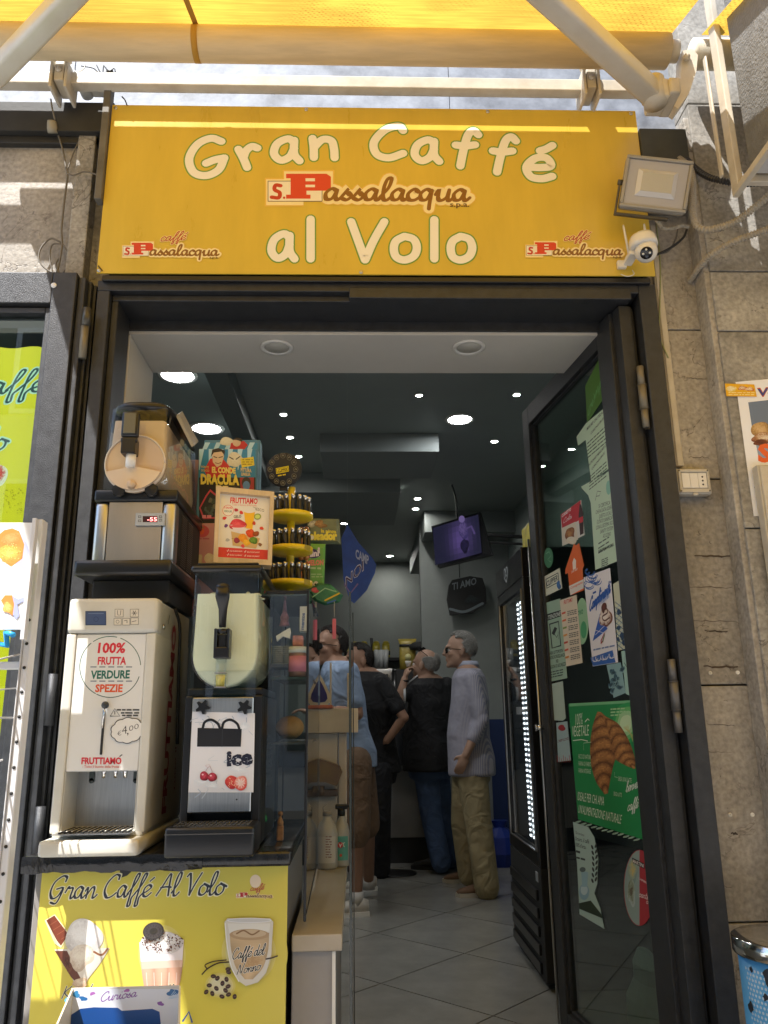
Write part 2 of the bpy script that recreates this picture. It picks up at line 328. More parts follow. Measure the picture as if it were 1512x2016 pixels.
class Print:
    """flat printed matter on the plane through O with axes U, V; every layer lies a hair above the one below"""
    def __init__(s, O, U, V, step=.00003, base=0.0):
        s.O = Vector(O); s.U = Vector(U).normalized(); V = Vector(V); s.V = (V-s.U*V.dot(s.U)).normalized(); s.N = s.U.cross(s.V)
        if (EYE-s.O).dot(s.N) < 0: s.N = -s.N
        s.v = []; s.f = []; s.c = []; s.step = step; s.lay = 0; s.base = base; s.mic = 0
    def up(s, n=1): s.lay += n; return s
    def px(s, x, y):
        d = _r*((x-756)/FPX)+_u*(-(y-1008)/FPX)+_f
        t = ((s.O-EYE).dot(s.N)+s.base+s.step*(s.lay+1))/d.dot(s.N); P = EYE+d*t-s.O; return (P.dot(s.U), P.dot(s.V))
    def raw(s, vs, fs, cols, ramp=0):
        n = len(s.v); s.mic = (s.mic+1) % 9; h = s.base+s.step*(s.lay+1)+s.mic*2.5e-6; k = 2e-5/max(1, len(vs)) if ramp else 0
        s.v += [s.O+s.U*x+s.V*y+s.N*(h+(i % ramp)*k if ramp else h) for i, (x, y) in enumerate(vs)]; s.f += [tuple(i+n for i in f) for f in fs]
        cols = cols if isinstance(cols, list) else [cols]*len(fs); s.c += [lin(c) for c in cols]
    def poly(s, pts, col):
        t = tessellate_polygon([[Vector((p[0], p[1], 0)) for p in pts]]); s.raw(pts, [tuple(f) for f in t], col); return s.up()
    def ppoly(s, pts, col): return s.poly([s.px(*p) for p in pts], col)
    def rect(s, x0, y0, x1, y1, col): return s.poly([(x0, y0), (x1, y0), (x1, y1), (x0, y1)], col)
    def prect(s, x0, y0, x1, y1, col): return s.ppoly([(x0, y0), (x1, y0), (x1, y1), (x0, y1)], col)
    def ell(s, cx, cy, rx, ry, col, n=28, a0=0, rot=0):
        cr, sr = math.cos(rot), math.sin(rot); pts = []
        for k in range(n):
            a = 2*PI*k/n; x, y = rx*math.cos(a), ry*math.sin(a); pts.append((cx+x*cr-y*sr, cy+x*sr+y*cr))
        s.raw(pts, [tuple(range(n))], col); return s.up()
    def pell(s, x, y, rx, ry, col, rot=0, n=28):
        c = s.px(x, y); a = s.px(x+rx, y); b = s.px(x, y-ry)
        A = Vector((a[0]-c[0], a[1]-c[1])); B = Vector((b[0]-c[0], b[1]-c[1])); pts = []
        for k in range(n):
            t = 2*PI*k/n; u, v = math.cos(t), math.sin(t)
            if rot: u, v = u*math.cos(rot)-v*math.sin(rot)*ry/rx, u*math.sin(rot)*rx/ry+v*math.cos(rot)
            q = Vector(c)+A*u+B*v; pts.append((q.x, q.y))
        s.raw(pts, [tuple(range(n))], col); return s.up()
    def pblob(s, x, y, rx, ry, cols, amp=.12, seed=0, rings=5, n=30, nz=.35, lit=.45):
        """lumpy shaded patch, colours run from the middle to the rim"""
        r = random.Random(seed); ph = [r.uniform(0, 6.3) for _ in range(4)]; vs = []; fs = []; cc = []
        if rx > 14: rings, n = 10, 44
        for i in range(rings+1):
            for k in range(n):
                t = 2*PI*k/n; w = 1+amp*sum(math.sin((j+2)*t+ph[j])/(j+1.3) for j in range(4)); q = i/rings
                vs.append(s.px(x+rx*w*q*math.cos(t), y+ry*w*q*math.sin(t)))
        L = [lin(c) for c in cols]
        for i in range(rings):
            for k in range(n):
                k2 = (k+1) % n; fs.append((i*n+k, (i+1)*n+k, (i+1)*n+k2, i*n+k2))
                th = 2*PI*(k+.5)/n; q = (i/rings)*(1+lit*(.5*math.cos(th)+.85*math.sin(th))); q = q*(len(L)-1)+r.uniform(-nz, nz)+nz*.8*math.sin(3*th+ph[0]+i*.9)*math.sin(i*1.3+ph[1]); q = max(0, min(len(L)-1.001, q)); a = int(q); w = q-a
                cc.append(tuple(L[a][j]*(1-w)+L[a+1][j]*w for j in range(3)))
        s.raw(vs, fs, cc); return s.up()
    def pglow(s, x, y, rx, ry, c0, c1):
        return s.pblob(x, y, rx, ry, [c0, c0, c1, c1], .02, 1, nz=0, lit=0)
    def pstrip(s, A, B, fn, nu=12, nv=60):
        """shaded patch between two side curves (pixels); fn(u, v) gives the ink"""
        A = crom([(p[0], p[1], 0) for p in A], 10); B = crom([(p[0], p[1], 0) for p in B], 10)
        def pick(P, v): q = v*(len(P)-1); i = min(int(q), len(P)-2); return P[i].lerp(P[i+1], q-i)
        vs = []; fs = []; cc = []
        for j in range(nv+1):
            a, b = pick(A, j/nv), pick(B, j/nv)
            for i in range(nu+1): c = a.lerp(b, i/nu); vs.append(s.px(c.x, c.y))
        for j in range(nv):
            for i in range(nu): k = j*(nu+1)+i; fs.append((k, k+1, k+nu+2, k+nu+1)); cc.append(fn((i+.5)/nu, (j+.5)/nv))
        s.raw(vs, fs, cc); return s.up()
    def text(s, t, x, y, h, col, off=0, w=None, shear=0, rot=0, align=0):
        """capital height h at (x, y); w = wanted width"""
        vs, fs, a, b = text_mesh(t, off)
        k = h/.727; kx = k if w is None else w/max(1e-6, b-a); dx = -a-(b-a)*align
        cr, sr = math.cos(rot), math.sin(rot); out = []
        for X, Y in vs:
            X = (X+dx)*kx+Y*k*shear; Y = Y*k; out.append((x+X*cr-Y*sr, y+X*sr+Y*cr))
        s.raw(out, fs, col); return s.up()
    def ptext(s, t, x0, y0, x1, y1, hp, col, off=0, shear=0):
        """baseline from pixel (x0, y0) to (x1, y1), capitals hp pixels tall; follows the plane"""
        if t[0] == '~':        # a row of print too small to read: n short bars
            r = random.Random(int(x0*7+y0)); n = int(t[1:]); e = [0]+[r.uniform(.5, 1.5) for _ in range(n)]; T = sum(e); q = 0
            A = Vector(s.px(x0, y0)); B = Vector(s.px(x1, y1)); u_ = (Vector(s.px((x0+x1)/2, (y0+y1)/2-hp))-(A+B)/2)*.75
            for k in range(1, n+1):
                a, b = A.lerp(B, q/T), A.lerp(B, (q+e[k]*.82)/T); q += e[k]; s.raw([tuple(a), tuple(b), tuple(b+u_), tuple(a+u_)], [(0, 1, 2, 3)], col)
            return s.up()
        vs, fs, a, b = text_mesh(t, off); A = Vector(s.px(x0, y0)); B = Vector(s.px(x1, y1)); up = Vector(s.px((x0+x1)/2, (y0+y1)/2-hp))-(A+B)/2
        s.raw([tuple(A+(B-A)*((X-a)/(b-a))+up*(Y/.727)+(B-A).normalized()*(shear*Y/.727*up.length)) for X, Y in vs], fs, col); return s.up()
    def stroke(s, pts, w, col, closed=False, smooth=False, taper=None, caps=True):
        P = [Vector((p[0], p[1], 0)) for p in pts]
        if closed and not smooth: P = P+[P[0]]
        if smooth: P = crom(P, 6, closed); P = P+[P[0]] if closed else P
        Lp, Rp = stroke_poly(P, w, taper); n = len(P); vs = [(p.x, p.y) for p in Lp+Rp]
        fs = [(i, i+1, n+i+1, n+i) for i in range(n-1)]
        s.raw(vs, fs, col, n)
        if caps and not closed:
            for p, q in ((P[0], P[1]), (P[-1], P[-2])):
                r = w*.5*(taper((p-q).normalized()) if taper else 1)
                s.raw([(p.x+r*math.cos(2*PI*k/10), p.y+r*math.sin(2*PI*k/10)) for k in range(10)], [tuple(range(10))], col)
        return s
    def pline(s, pts, wpx, col, **k):
        c = s.px(*pts[0]); d = s.px(pts[0][0], pts[0][1]-1); w = wpx*math.hypot(c[0]-d[0], c[1]-d[1])
        s.stroke([s.px(*p) for p in pts], w, col, **k); return s.up()
    def glyph_px(s, ch, box, wpx, layers, rot=0):
        """comic letter fitted into a pixel box; layers = [(extra width, colour)]"""
        st = [crom([(p[0], p[1], 0) for p in S], 6) for S in COMIC[ch]]
        cr, sr = math.cos(rot), math.sin(rot); st = [[(p.x*cr-p.y*sr, p.x*sr+p.y*cr) for p in S] for S in st]
        xs = [p[0] for S in st for p in S]; ys = [p[1] for S in st for p in S]; h = wpx/2
        x0, y0, x1, y1 = box; x0 += h; x1 -= h; y0 += h; y1 -= h; W = max(xs)-min(xs); H = max(ys)-min(ys)
        Q = [[s.px(x0+(p[0]-min(xs))/max(W, .02)*(x1-x0) if W > .05 else (x0+x1)/2, y1-(p[1]-min(ys))/H*(y1-y0)) for p in S] for S in st]
        u = math.hypot(*(a-b for a, b in zip(s.px(x0, y0), s.px(x0+1, y0))))
        for ex, col in layers:
            for S in Q: s.stroke(S, (wpx+ex)*u, col)
            s.up()
        return s
    def script(s, t, p0, p1, hp, layers, shear=.28, brush=.45):
        """brush lettering from pixel p0 to p1 along the baseline, capitals hp pixels tall; layers = [(width as part of cap height, colour)]"""
        tot = sum(SCRIPT.get(c, SCRIPT['o'])[1] for c in t); A = Vector(s.px(*p0)); B = Vector(s.px(*p1)); D = B-A
        up = Vector(s.px((p0[0]+p1[0])/2, (p0[1]+p1[1])/2-hp))-(A+B)/2; k = D.length/tot; e = D.normalized()
        tp = (lambda d: 1-brush*abs(d.x*.8+d.y*.6)) if brush else None
        for wd, col in layers:
            x = 0
            for c in t:
                G, adv = SCRIPT.get(c, SCRIPT['o'])
                for S in G:
                    P = [A+e*((x+p.x+shear*p.y*.6)*k)+up*p.y for p in crom([(q[0], q[1], 0) for q in S], 5)]
                    s.stroke([(p.x, p.y) for p in P], wd*up.length, col, taper=tp)
                x += adv
            s.up()
        return s
    def lines(s, x0, y0, x1, y1, n, col, wpx=1.2, seed=1, tilt=0):
        """rows of print too small to read"""
        r = random.Random(seed)
        for i in range(n):
            y = y0+(y1-y0)*(i+.5)/n; x = x0
            while x < x1-2:
                L = min(x1-x, r.uniform(3, 11)); b = y+tilt*(x-x0)
                s.raw([s.px(x, b-wpx), s.px(x+L, b-wpx+tilt*L), s.px(x+L, b+wpx+tilt*L), s.px(x, b+wpx)], [(0, 1, 2, 3)], col); x += L+2
        return s.up()
    def build(s, name, parent=None, material=None, kind=None):
        me = bpy.data.meshes.new(name); me.from_pydata([tuple(v) for v in s.v], [], s.f); me.update()
        ca = me.color_attributes.new('ink', 'FLOAT_COLOR', 'CORNER'); arr = np.ones((len(me.loops), 4), np.float32)
        for p in me.polygons: arr[p.loop_start:p.loop_start+p.loop_total, :3] = s.c[p.index]
        ca.data.foreach_set('color', arr.ravel())
        o = link_mesh(name, me, material or INK, parent)
        if kind: o['kind'] = kind
        return o
# ------------------------------------------------------------------ materials of the place
DARK = mat('hammered_charcoal_paint', (.045, .047, .051), .42, .35, noise=.25, nscale=30, bump=.35, bscale=420)
BLACK = mat('black_plastic', (.012, .012, .013), .3, bump=.05, bscale=300)
BLACKM = mat('matt_black', (.018, .018, .018), .7)
STEEL = mat('brushed_steel', (.55, .54, .52), .3, 1, noise=.12, nscale=14, stretch=(30, 1, 1), bump=.06, bscale=120)
CHROME = mat('chrome', (.75, .75, .75), .12, 1)
BRASS = mat('hinge_metal', (.22, .195, .145), .55, .5)
CREAM = mat('cream_enamel', (.66, .64, .57), .35, noise=.08, nscale=9, bump=.04)
OLDCREAM = mat('weathered_cream_enamel', (.66, .61, .50), .42, stain=(.50, .44, .34), nscale=11, bump=.1)
WHITEP = mat('white_plastic', (.78, .76, .71), .32, noise=.05, nscale=7)
PAPERW = mat('white_board', (.8, .8, .8), .5)
YELBOARD = mat('yellow_sign_board', (.67, .47, .06), .28, noise=.07, nscale=5, stretch=(2.2, 1, .5), bump=.05, bscale=3)
YELPL = mat('yellow_plastic', (.82, .60, .015), .3)
STONE = stone('beige_grey_limestone', (.31, .285, .245), (.54, .50, .44), (.10, .08, .06))
STONE2 = stone('rough_grey_stone', (.25, .235, .205), (.50, .475, .425), (.09, .08, .07), nscale=5, rough=.75)
METALW = mat('galvanised_sheet', (.25, .265, .29), .55, .2, noise=.45, nscale=9, bump=.1, bscale=60)
WALLP = mat('warm_white_plaster', (.62, .59, .53), .8, noise=.06, nscale=3, bump=.06, bscale=30)
TEAL = mat('grey_green_paint', (.27, .31, .295), .55, noise=.08, nscale=3)
CEIL = mat('dark_grey_ceiling', (.27, .30, .285), .45, noise=.08, nscale=2)
CONDUIT = mat('grey_corrugated_conduit', (.36, .32, .25), .5, noise=.15, nscale=20)
GLASSM = glass('window_glass', (.86, .93, .89), base=.03)
CLEAR = glass('clear_acrylic', (.93, .95, .94), base=.02)
GLASSD = glass('greenish_door_glass', (.62, .72, .66), base=.12)
def lamp_mat(n, c, s): return mat(n, (.9, .9, .9), .5, emit=c, estr=s)

# ------------------------------------------------------------------ street side
# (street and pavement)
ASPH = mat('asphalt', (.05, .05, .05), .9, noise=.3, nscale=30, bump=.4, bscale=200)
PAVE = mat('pale_paving', (.36, .355, .35), .75, noise=.18, nscale=6, bump=.15)
box('street_ground', ASPH, None, -300, 300, -300, 1.0, -.5, -.13, 0, kind='structure')
box('pavement', PAVE, None, -40, 40, -2.2, 2.34, -.4, 0, .01, kind='structure')
box('ground', PAVE, None, -40, 40, 2.34, 40, -.6, -.12, 0, kind='structure')
# house across the street: seen mirrored in the glass
hs = thing('opposite_house', 'pale plastered house front with shuttered windows across the street', 'building', (0, -9.6, 0))
OCH = mat('pale_plaster', (.62, .60, .56), .85, noise=.12, nscale=1.2); SHUT = mat('green_shutter_paint', (.05, .10, .07), .6)
box('wall', OCH, hs, -16, 16, -12, -9.6, -.2, 9.5, 0)
for fl in range(3):
    for i in range(9):
        x = -12+i*3; z = .3+fl*3.1
        fr = box('window', PAPERW, hs, x-.62, x+.62, -9.6, -9.54, z+.5, z+2.3, .01)
        box('pane', mat('dark_window_glass', (.03, .035, .04), .08), fr, x-.5, x+.5, -9.54, -9.53, z+.6, z+2.2, 0)
        for sx in (-1, 1): box('shutter', SHUT, fr, x+sx*.63, x+sx*1.15, -9.6, -9.55, z+.5, z+2.3, .01)

# ------------------------------------------------------------------ shop front wall
wl = thing('shop_front_wall', None, None, (0, 2.36, 0), kind='structure')
MORT = mat('dark_joint_mortar', (.07, .06, .05), .9)
def slab(mt, x0, x1, z0, z1, y0, y1, g=.0025): return MB().box(x0+g, x1-g, y0, y1, z0+g, z1-g, ch=.003).build('stone_slab', mt, wl)
box('masonry', MORT, wl, -3.0, -.90, 2.40, 2.70, -.1, 5.5, 0)
box('masonry', MORT, wl, 1.0, 3.2, 2.40, 2.70, -.1, 5.5, 0)
box('masonry', MORT, wl, -.90, 1.0, 2.47, 2.70, 2.66, 5.5, 0)
# pier right of the door, cut where the photograph shows joints
zs = [-.1, .35, .62, 1.32, 1.92, 2.46, 3.05]
J = [at(1400, y, y=2.36).z for y in (1818, 1349, 943)]
zs = [-.1, J[0], J[1], J[2], 2.51, 2.97, 3.3]
for a, b in zip(zs, zs[1:]): slab(STONE, 1.0, 1.175, a, b, 2.36, 2.40)
zs = [-.1, .55, 1.22, 1.80, 2.46, 2.68, 3.35, 4.2]
for a, b in zip(zs, zs[1:]): slab(STONE2, 1.178, 2.2, a, b, 2.275, 2.44)
box('pilaster_edge', STONE, wl, 1.163, 1.19, 2.285, 2.36, -.1, 3.3, .004)
box('stone_ledge', STONE2, wl, 1.0, 1.16, 2.30, 2.36, 2.95, 3.25, .006)
# left of the door above the window
for a, b in [(2.66, 3.235)]:
    for x0, x1 in [(-2.2, -1.52), (-1.52, -.962)]: slab(STONE, x0, x1, a, b, 2.36, 2.40)
box('stone_return', STONE2, wl, -.96, -.90, 2.33, 2.40, 2.66, 3.235, .004)
box('stone_back', STONE2, wl, -.90, -.835, 2.385, 2.47, 2.66, 3.3, 0)
LINT = mat('dark_lintel_steel', (.030, .029, .025), .6, .1, noise=.35, nscale=8, bump=.15)
lb = MB().box(-3, -.84, 2.31, 2.42, 3.235, 3.355, ch=.003).box(-3, -.90, 2.335, 2.42, 3.205, 3.2345, ch=.002).build('lintel_beam', LINT, wl)
box('lintel_end', mat('dark_green_steel', (.05, .052, .042), .5, .2, noise=.3), wl, .995, 1.16, 2.27, 2.299, 3.10, 3.24, .003)
# upper wall of pale sheet metal / stone behind the roller
for x0, x1 in ((-3, -1.02), (-1.02, .35), (.35, 3.2)): box('wall_panel', METALW, wl, x0+.001, x1-.001, 2.385, 2.40, 3.30, 4.6, .001)
for x0 in (1.3,): box('wall_panel', METALW, wl, 1.3, 2.2, 2.34, 2.36, 3.36, 4.6, .002)
box('edge_post', mat('weathered_post', (.13, .12, .10), .6, .1, noise=.3, nscale=12), wl, -.862, -.838, 2.262, 2.30, 2.93, 3.45, .003)

# ------------------------------------------------------------------ awning
aw = thing('awning', 'yellow mesh fabric awning with white folding arms above the shop sign', 'awning', (0, 2.2, 3.4))
CL = bpy.data.materials.new('yellow_awning_mesh'); CL.use_nodes = True; t = CL.node_tree; t.nodes.remove(t.nodes['Principled BSDF']); Lk = t.links.new
tc = t.nodes.new('ShaderNodeTexCoord')
def weave(scl, rx, lo, hi):
    mp = t.nodes.new('ShaderNodeMapping'); mp.inputs['Scale'].default_value = scl; mp.inputs['Rotation'].default_value = (0, 0, rx); Lk(tc.outputs['UV'], mp.inputs[0])
    n = t.nodes.new('ShaderNodeTexNoise'); n.inputs['Scale'].default_value = 1; n.inputs['Detail'].default_value = 3; Lk(mp.outputs[0], n.inputs['Vector'])
    m = t.nodes.new('ShaderNodeMapRange'); m.inputs[1].default_value = .38; m.inputs[2].default_value = .62; m.inputs[3].default_value = lo; m.inputs[4].default_value = hi; Lk(n.outputs[0], m.inputs[0]); return m
a1 = weave((6, 90, 1), .0, .80, 1.0); a2 = weave((3, 4, 1), 0, .82, 1.05)
# moire dashes of the open weave, strongest in patches
wv = t.nodes.new('ShaderNodeTexVoronoi'); mpv = t.nodes.new('ShaderNodeMapping'); mpv.inputs['Scale'].default_value = (62, 95, 1); mpv.inputs['Rotation'].default_value = (0, 0, .45); Lk(tc.outputs['UV'], mpv.inputs[0]); Lk(mpv.outputs[0], wv.inputs['Vector']); wv.inputs['Randomness'].default_value = .25; wv.inputs['Scale'].default_value = 1
wr = t.nodes.new('ShaderNodeMapRange'); wr.inputs[1].default_value = .12; wr.inputs[2].default_value = .34; wr.inputs[3].default_value = .45; wr.inputs[4].default_value = 1; Lk(wv.outputs['Distance'], wr.inputs[0])
pn = t.nodes.new('ShaderNodeTexNoise'); pn.inputs['Scale'].default_value = 2.3; Lk(tc.outputs['UV'], pn.inputs['Vector']); pr = t.nodes.new('ShaderNodeMapRange'); pr.inputs[1].default_value = .47; pr.inputs[2].default_value = .6; Lk(pn.outputs[0], pr.inputs[0])
mxv = t.nodes.new('ShaderNodeMix'); mxv.data_type = 'FLOAT'; Lk(pr.outputs[0], mxv.inputs[0]); mxv.inputs[2].default_value = 1; Lk(wr.outputs[0], mxv.inputs[3])
m1 = t.nodes.new('ShaderNodeMath'); m1.operation = 'MULTIPLY'; Lk(a1.outputs[0], m1.inputs[0]); Lk(a2.outputs[0], m1.inputs[1])
m2 = t.nodes.new('ShaderNodeMath'); m2.operation = 'MULTIPLY'; Lk(m1.outputs[0], m2.inputs[0]); Lk(mxv.outputs[0], m2.inputs[1])
cs = t.nodes.new('ShaderNodeVectorMath'); cs.operation = 'SCALE'; cs.inputs[0].default_value = (.68, .40, .06); Lk(m2.outputs[0], cs.inputs['Scale'])
tl = t.nodes.new('ShaderNodeBsdfTranslucent'); df = t.nodes.new('ShaderNodeBsdfDiffuse'); Lk(cs.outputs[0], tl.inputs[0]); Lk(cs.outputs[0], df.inputs[0])
mx = t.nodes.new('ShaderNodeMixShader'); mx.inputs[0].default_value = .42; Lk(tl.outputs[0], mx.inputs[1]); Lk(df.outputs[0], mx.inputs[2]); Lk(mx.outputs[0], t.nodes['Material Output'].inputs[0])
def cloth_sheet(name, x0, x1, parent, material, dz=0, y_end=-.6, segs=26):
    """cloth leaving the top of the roller and sloping down to the front bar, slightly slack"""
    vs = []; fs = []; uv = []; NX = 40
    for j in range(segs+1):
        q = j/segs; y = 2.118-(2.118-y_end)*q; z = 3.4875-.36*(2.118-y)-.02*math.sin(PI*q)
        for i in range(NX+1):
            x = x0+(x1-x0)*i/NX; zz = z+.006*math.sin(x*5+y*2)*math.sin(PI*q)
            vs.append((x, y, zz+dz)); uv.append((x, y))
    for j in range(segs):
        for i in range(NX): a = j*(NX+1)+i; fs.append((a, a+1, a+NX+2, a+NX+1))
    me = bpy.data.meshes.new(name); me.from_pydata(vs, [], fs); me.polygons.foreach_set('use_smooth', [True]*len(fs))
    u = me.uv_layers.new(name='UVMap'); u.data.foreach_set('uv', [c for l in me.loops for c in uv[l.vertex_index]])
    return link_mesh(name, me, material, parent)
AX0, AX1 = -1.29, 1.075
cl = cloth_sheet('cloth', AX0, AX1, aw, CL)
SEAM = mat('cloth_seam_band', (.42, .23, .03), .8)
sx = at(370, 40, y=2.0).x
cloth_sheet('seam_band', sx-.009, sx+.009, cl, SEAM, dz=-.003)
# cloth wound on the roller
ROL = mat('rolled_yellow_cloth', (.62, .49, .29), .6, noise=.12, nscale=5, stretch=(1, 9, 9), bump=.15, bscale=10)
MB().cyl((AX0-.6, 2.133, 3.432), (AX0-.021, 2.133, 3.432), .03, seg=20).build('bare_roller_tube', OLDCREAM, aw)
roller = MB().cyl((AX0-.02, 2.133, 3.432), (AX1-.015, 2.133, 3.432), .0565, seg=36).build('roller', ROL, aw)
MB().cyl((sx-.01, 2.133, 3.432), (sx+.01, 2.133, 3.432), .0575, seg=36).build('seam_band', SEAM, roller)
MB().cyl((AX1-.015, 2.133, 3.432), (AX1+.02, 2.133, 3.432), .036, seg=20).build('roller_spigot', OLDCREAM, roller)
bar = MB().box(-3, 1.10, 2.232, 2.272, 3.362, 3.408, ch=.003).build('mounting_bar', OLDCREAM, aw)
bar.location.z += .0
def clamp(px, py0, py1):
    x = at(px, (py0+py1)/2, y=2.2).x; g = MB()
    g.T = Matrix.Translation((0, .028, .062)); g.box(x-.016, x+.016, 2.175, 2.262, 3.285, 3.362, ch=.004)
    g.box(x-.030, x-.020, 2.17, 2.27, 3.255, 3.36, ch=.003).box(x+.020, x+.030, 2.17, 2.27, 3.255, 3.36, ch=.003)
    g.cyl((x, 2.19, 3.36), (x, 2.19, 3.41), .006, seg=8).ball((x, 2.19, 3.375), (.034, .02, .012), 16, 8).cyl((x, 2.168, 3.325), (x, 2.176, 3.325), .011, seg=6)
    c = g.build('clamp', OLDCREAM, aw)
    return c
clamp(112, 140, 200); clamp(1168, 150, 215)
# folding arms
def arm(name, a, b, w, parent, mt):
    a, b = Vector(a), Vector(b); d = (b-a).normalized(); s1 = d.cross(Vector((0, 0, 1))).normalized(); u1 = s1.cross(d)
    M = Matrix((( s1.x, d.x, u1.x, a.x), (s1.y, d.y, u1.y, a.y), (s1.z, d.z, u1.z, a.z), (0, 0, 0, 1)))
    return MB(M).box(-w/2, w/2, 0, (b-a).length, -w*.55, w*.55, ch=.012).build(name, mt, parent)
ARMP = mat('cream_arm_enamel', (.68, .65, .57), .33, .1, stain=(.58, .53, .43), nscale=6, bump=.05)
e1 = at(1285, 185, y=2.04); e2 = at(1085, 0, y=1.70)
far = e1+(e2-e1)*2.4
arm('folding_arm', e1, far, .062, aw, ARMP)
e3 = at(-12, 150, y=1.92); e4 = at(150, -20, y=1.62)
arm('folding_arm', e3, e3+(e4-e3)*2.2, .056, aw, ARMP)
MB().cyl(e1+Vector((.005, 0, -.04)), e1+Vector((.005, 0, .05)), .036, seg=18).box(e1.x-.01, e1.x+.045, e1.y-.03, e1.y+.06, e1.z-.035, e1.z+.035, ch=.008).box(e1.x+.04, e1.x+.075, e1.y-.04, e1.y+.07, e1.z-.028, e1.z+.028, ch=.006).box(e1.x-.032, e1.x-.002, e1.y-.045, e1.y+.02, e1.z-.03, e1.z+.02, ch=.005).build('arm_joint', OLDCREAM, aw)
ep = MB().prism([at(px, py, y=2.12) for px, py in ((1343, 100), (1362, 96), (1374, 108), (1371, 140), (1356, 185), (1335, 214), (1326, 208), (1338, 165), (1342, 130))], (0, .05, 0)).cyl(at(1352, 112, y=2.10), at(1352, 112, y=2.12), .012, seg=8).build('end_bracket', OLDCREAM, aw)
# next awning along the street: its roller end and cloth
aw2 = thing('awning', 'cream roller end of the neighbouring awning at the upper right corner', 'awning', (1.3, 2.2, 3.4))
MB().cyl((1.165, 2.17, 3.46), (4.2, 2.17, 3.46), .05, seg=28).build('roller', mat('rolled_cream_cloth', (.62, .56, .42), .7, noise=.15, nscale=30, stretch=(20, 1, 1), bump=.4, bscale=60), aw2)
cloth_sheet('cloth', 1.18, 4.2, aw2, CL)
# small wires and motor junction hanging by the left clamp
wg = thing('awning_wiring', 'tangle of thin black and white wires behind the left awning clamp', 'cable', at(190, 150, y=2.22))
def wire(pts, r, mt, par, name='wire', y=2.26, n=6): return MB().tube(crom([at(a, b, y=y) if not isinstance(a, Vector) else a for a, b in pts], n), r, 6).build(name, mt, par)
WB = mat('black_cable', (.02, .02, .02), .5); WG = mat('grey_cable', (.16, .145, .12), .6); WW = mat('white_cable', (.7, .68, .62), .5)
for pts, mt in [(((140, 128), (150, 142), (165, 135), (168, 125)), WW), (((180, 152), (195, 168), (215, 165), (222, 150)), WW), (((184, 150), (196, 162), (208, 166), (220, 160)), WG),
                (((160, 130), (185, 135), (200, 150), (204, 128)), WB), (((205, 130), (215, 140), (225, 135), (228, 152)), WB), (((190, 128), (200, 145), (212, 140)), WB), (((240, 190), (246, 197), (250, 207)), WB)]: wire(pts, .0022, mt, wg)
MB().box(*[v for v in (-.93, -.885, 2.27, 2.35)], 3.41, 3.45, ch=.006).cyl((-.95, 2.27, 3.42), (-.95, 2.35, 3.42), .022, seg=14).build('junction_box', OLDCREAM, wg)

# ------------------------------------------------------------------ shop sign
sg = thing('shop_sign', 'long yellow sign board reading Gran Caffé al Volo above the doorway', 'sign', (.08, 2.28, 2.99))
TLs, TRs, BRs, BLs = (-.835, 3.318), (.992, 3.321), (.996, 2.665), (-.837, 2.664)
board = MB().prism([(x, 2.28, z) for x, z in (TLs, TRs, BRs, BLs)], (0, .006, 0)).build('board', YELBOARD, sg)
MB().box(-.82, .98, 2.287, 2.36, 2.70, 3.30).build('back_frame', LINT, sg)
pr = Print((0, 2.28, 0), (1, 0, 0), (0, 0, 1))
GRN = '5f8f3a'; LET = 'efe6c8'; HALO = 'f7e2a0'; HAL2 = 'fdf3da'
lay = [(5.5, '6b9a45'), (0, 'f4f0e2')]
for ch, bx, rot in [('G', (364, 264, 450, 354), .0), ('r', (461, 280, 515, 338), .22), ('a', (531, 265, 598, 325), 0), ('n', (607, 264, 667, 319), -.02), ('C', (727, 240, 802, 319), 0),
                    ('a', (808, 267, 873, 326), 0), ('f', (889, 249, 950, 335), -.1), ('f', (962, 261, 1024, 347), -.12), ('é', (1028, 278, 1096, 360), -.05),
                    ('a', (526, 452, 588, 518), 0), ('l', (605, 423, 618, 518), 0), ('V', (683, 428, 765, 520), -.03), ('o', (767, 457, 829, 520), 0), ('l', (849, 424, 861, 518), 0), ('o', (879, 457, 938, 520), 0)]:
    pr.glyph_px(ch, bx, 16.5, lay, rot)
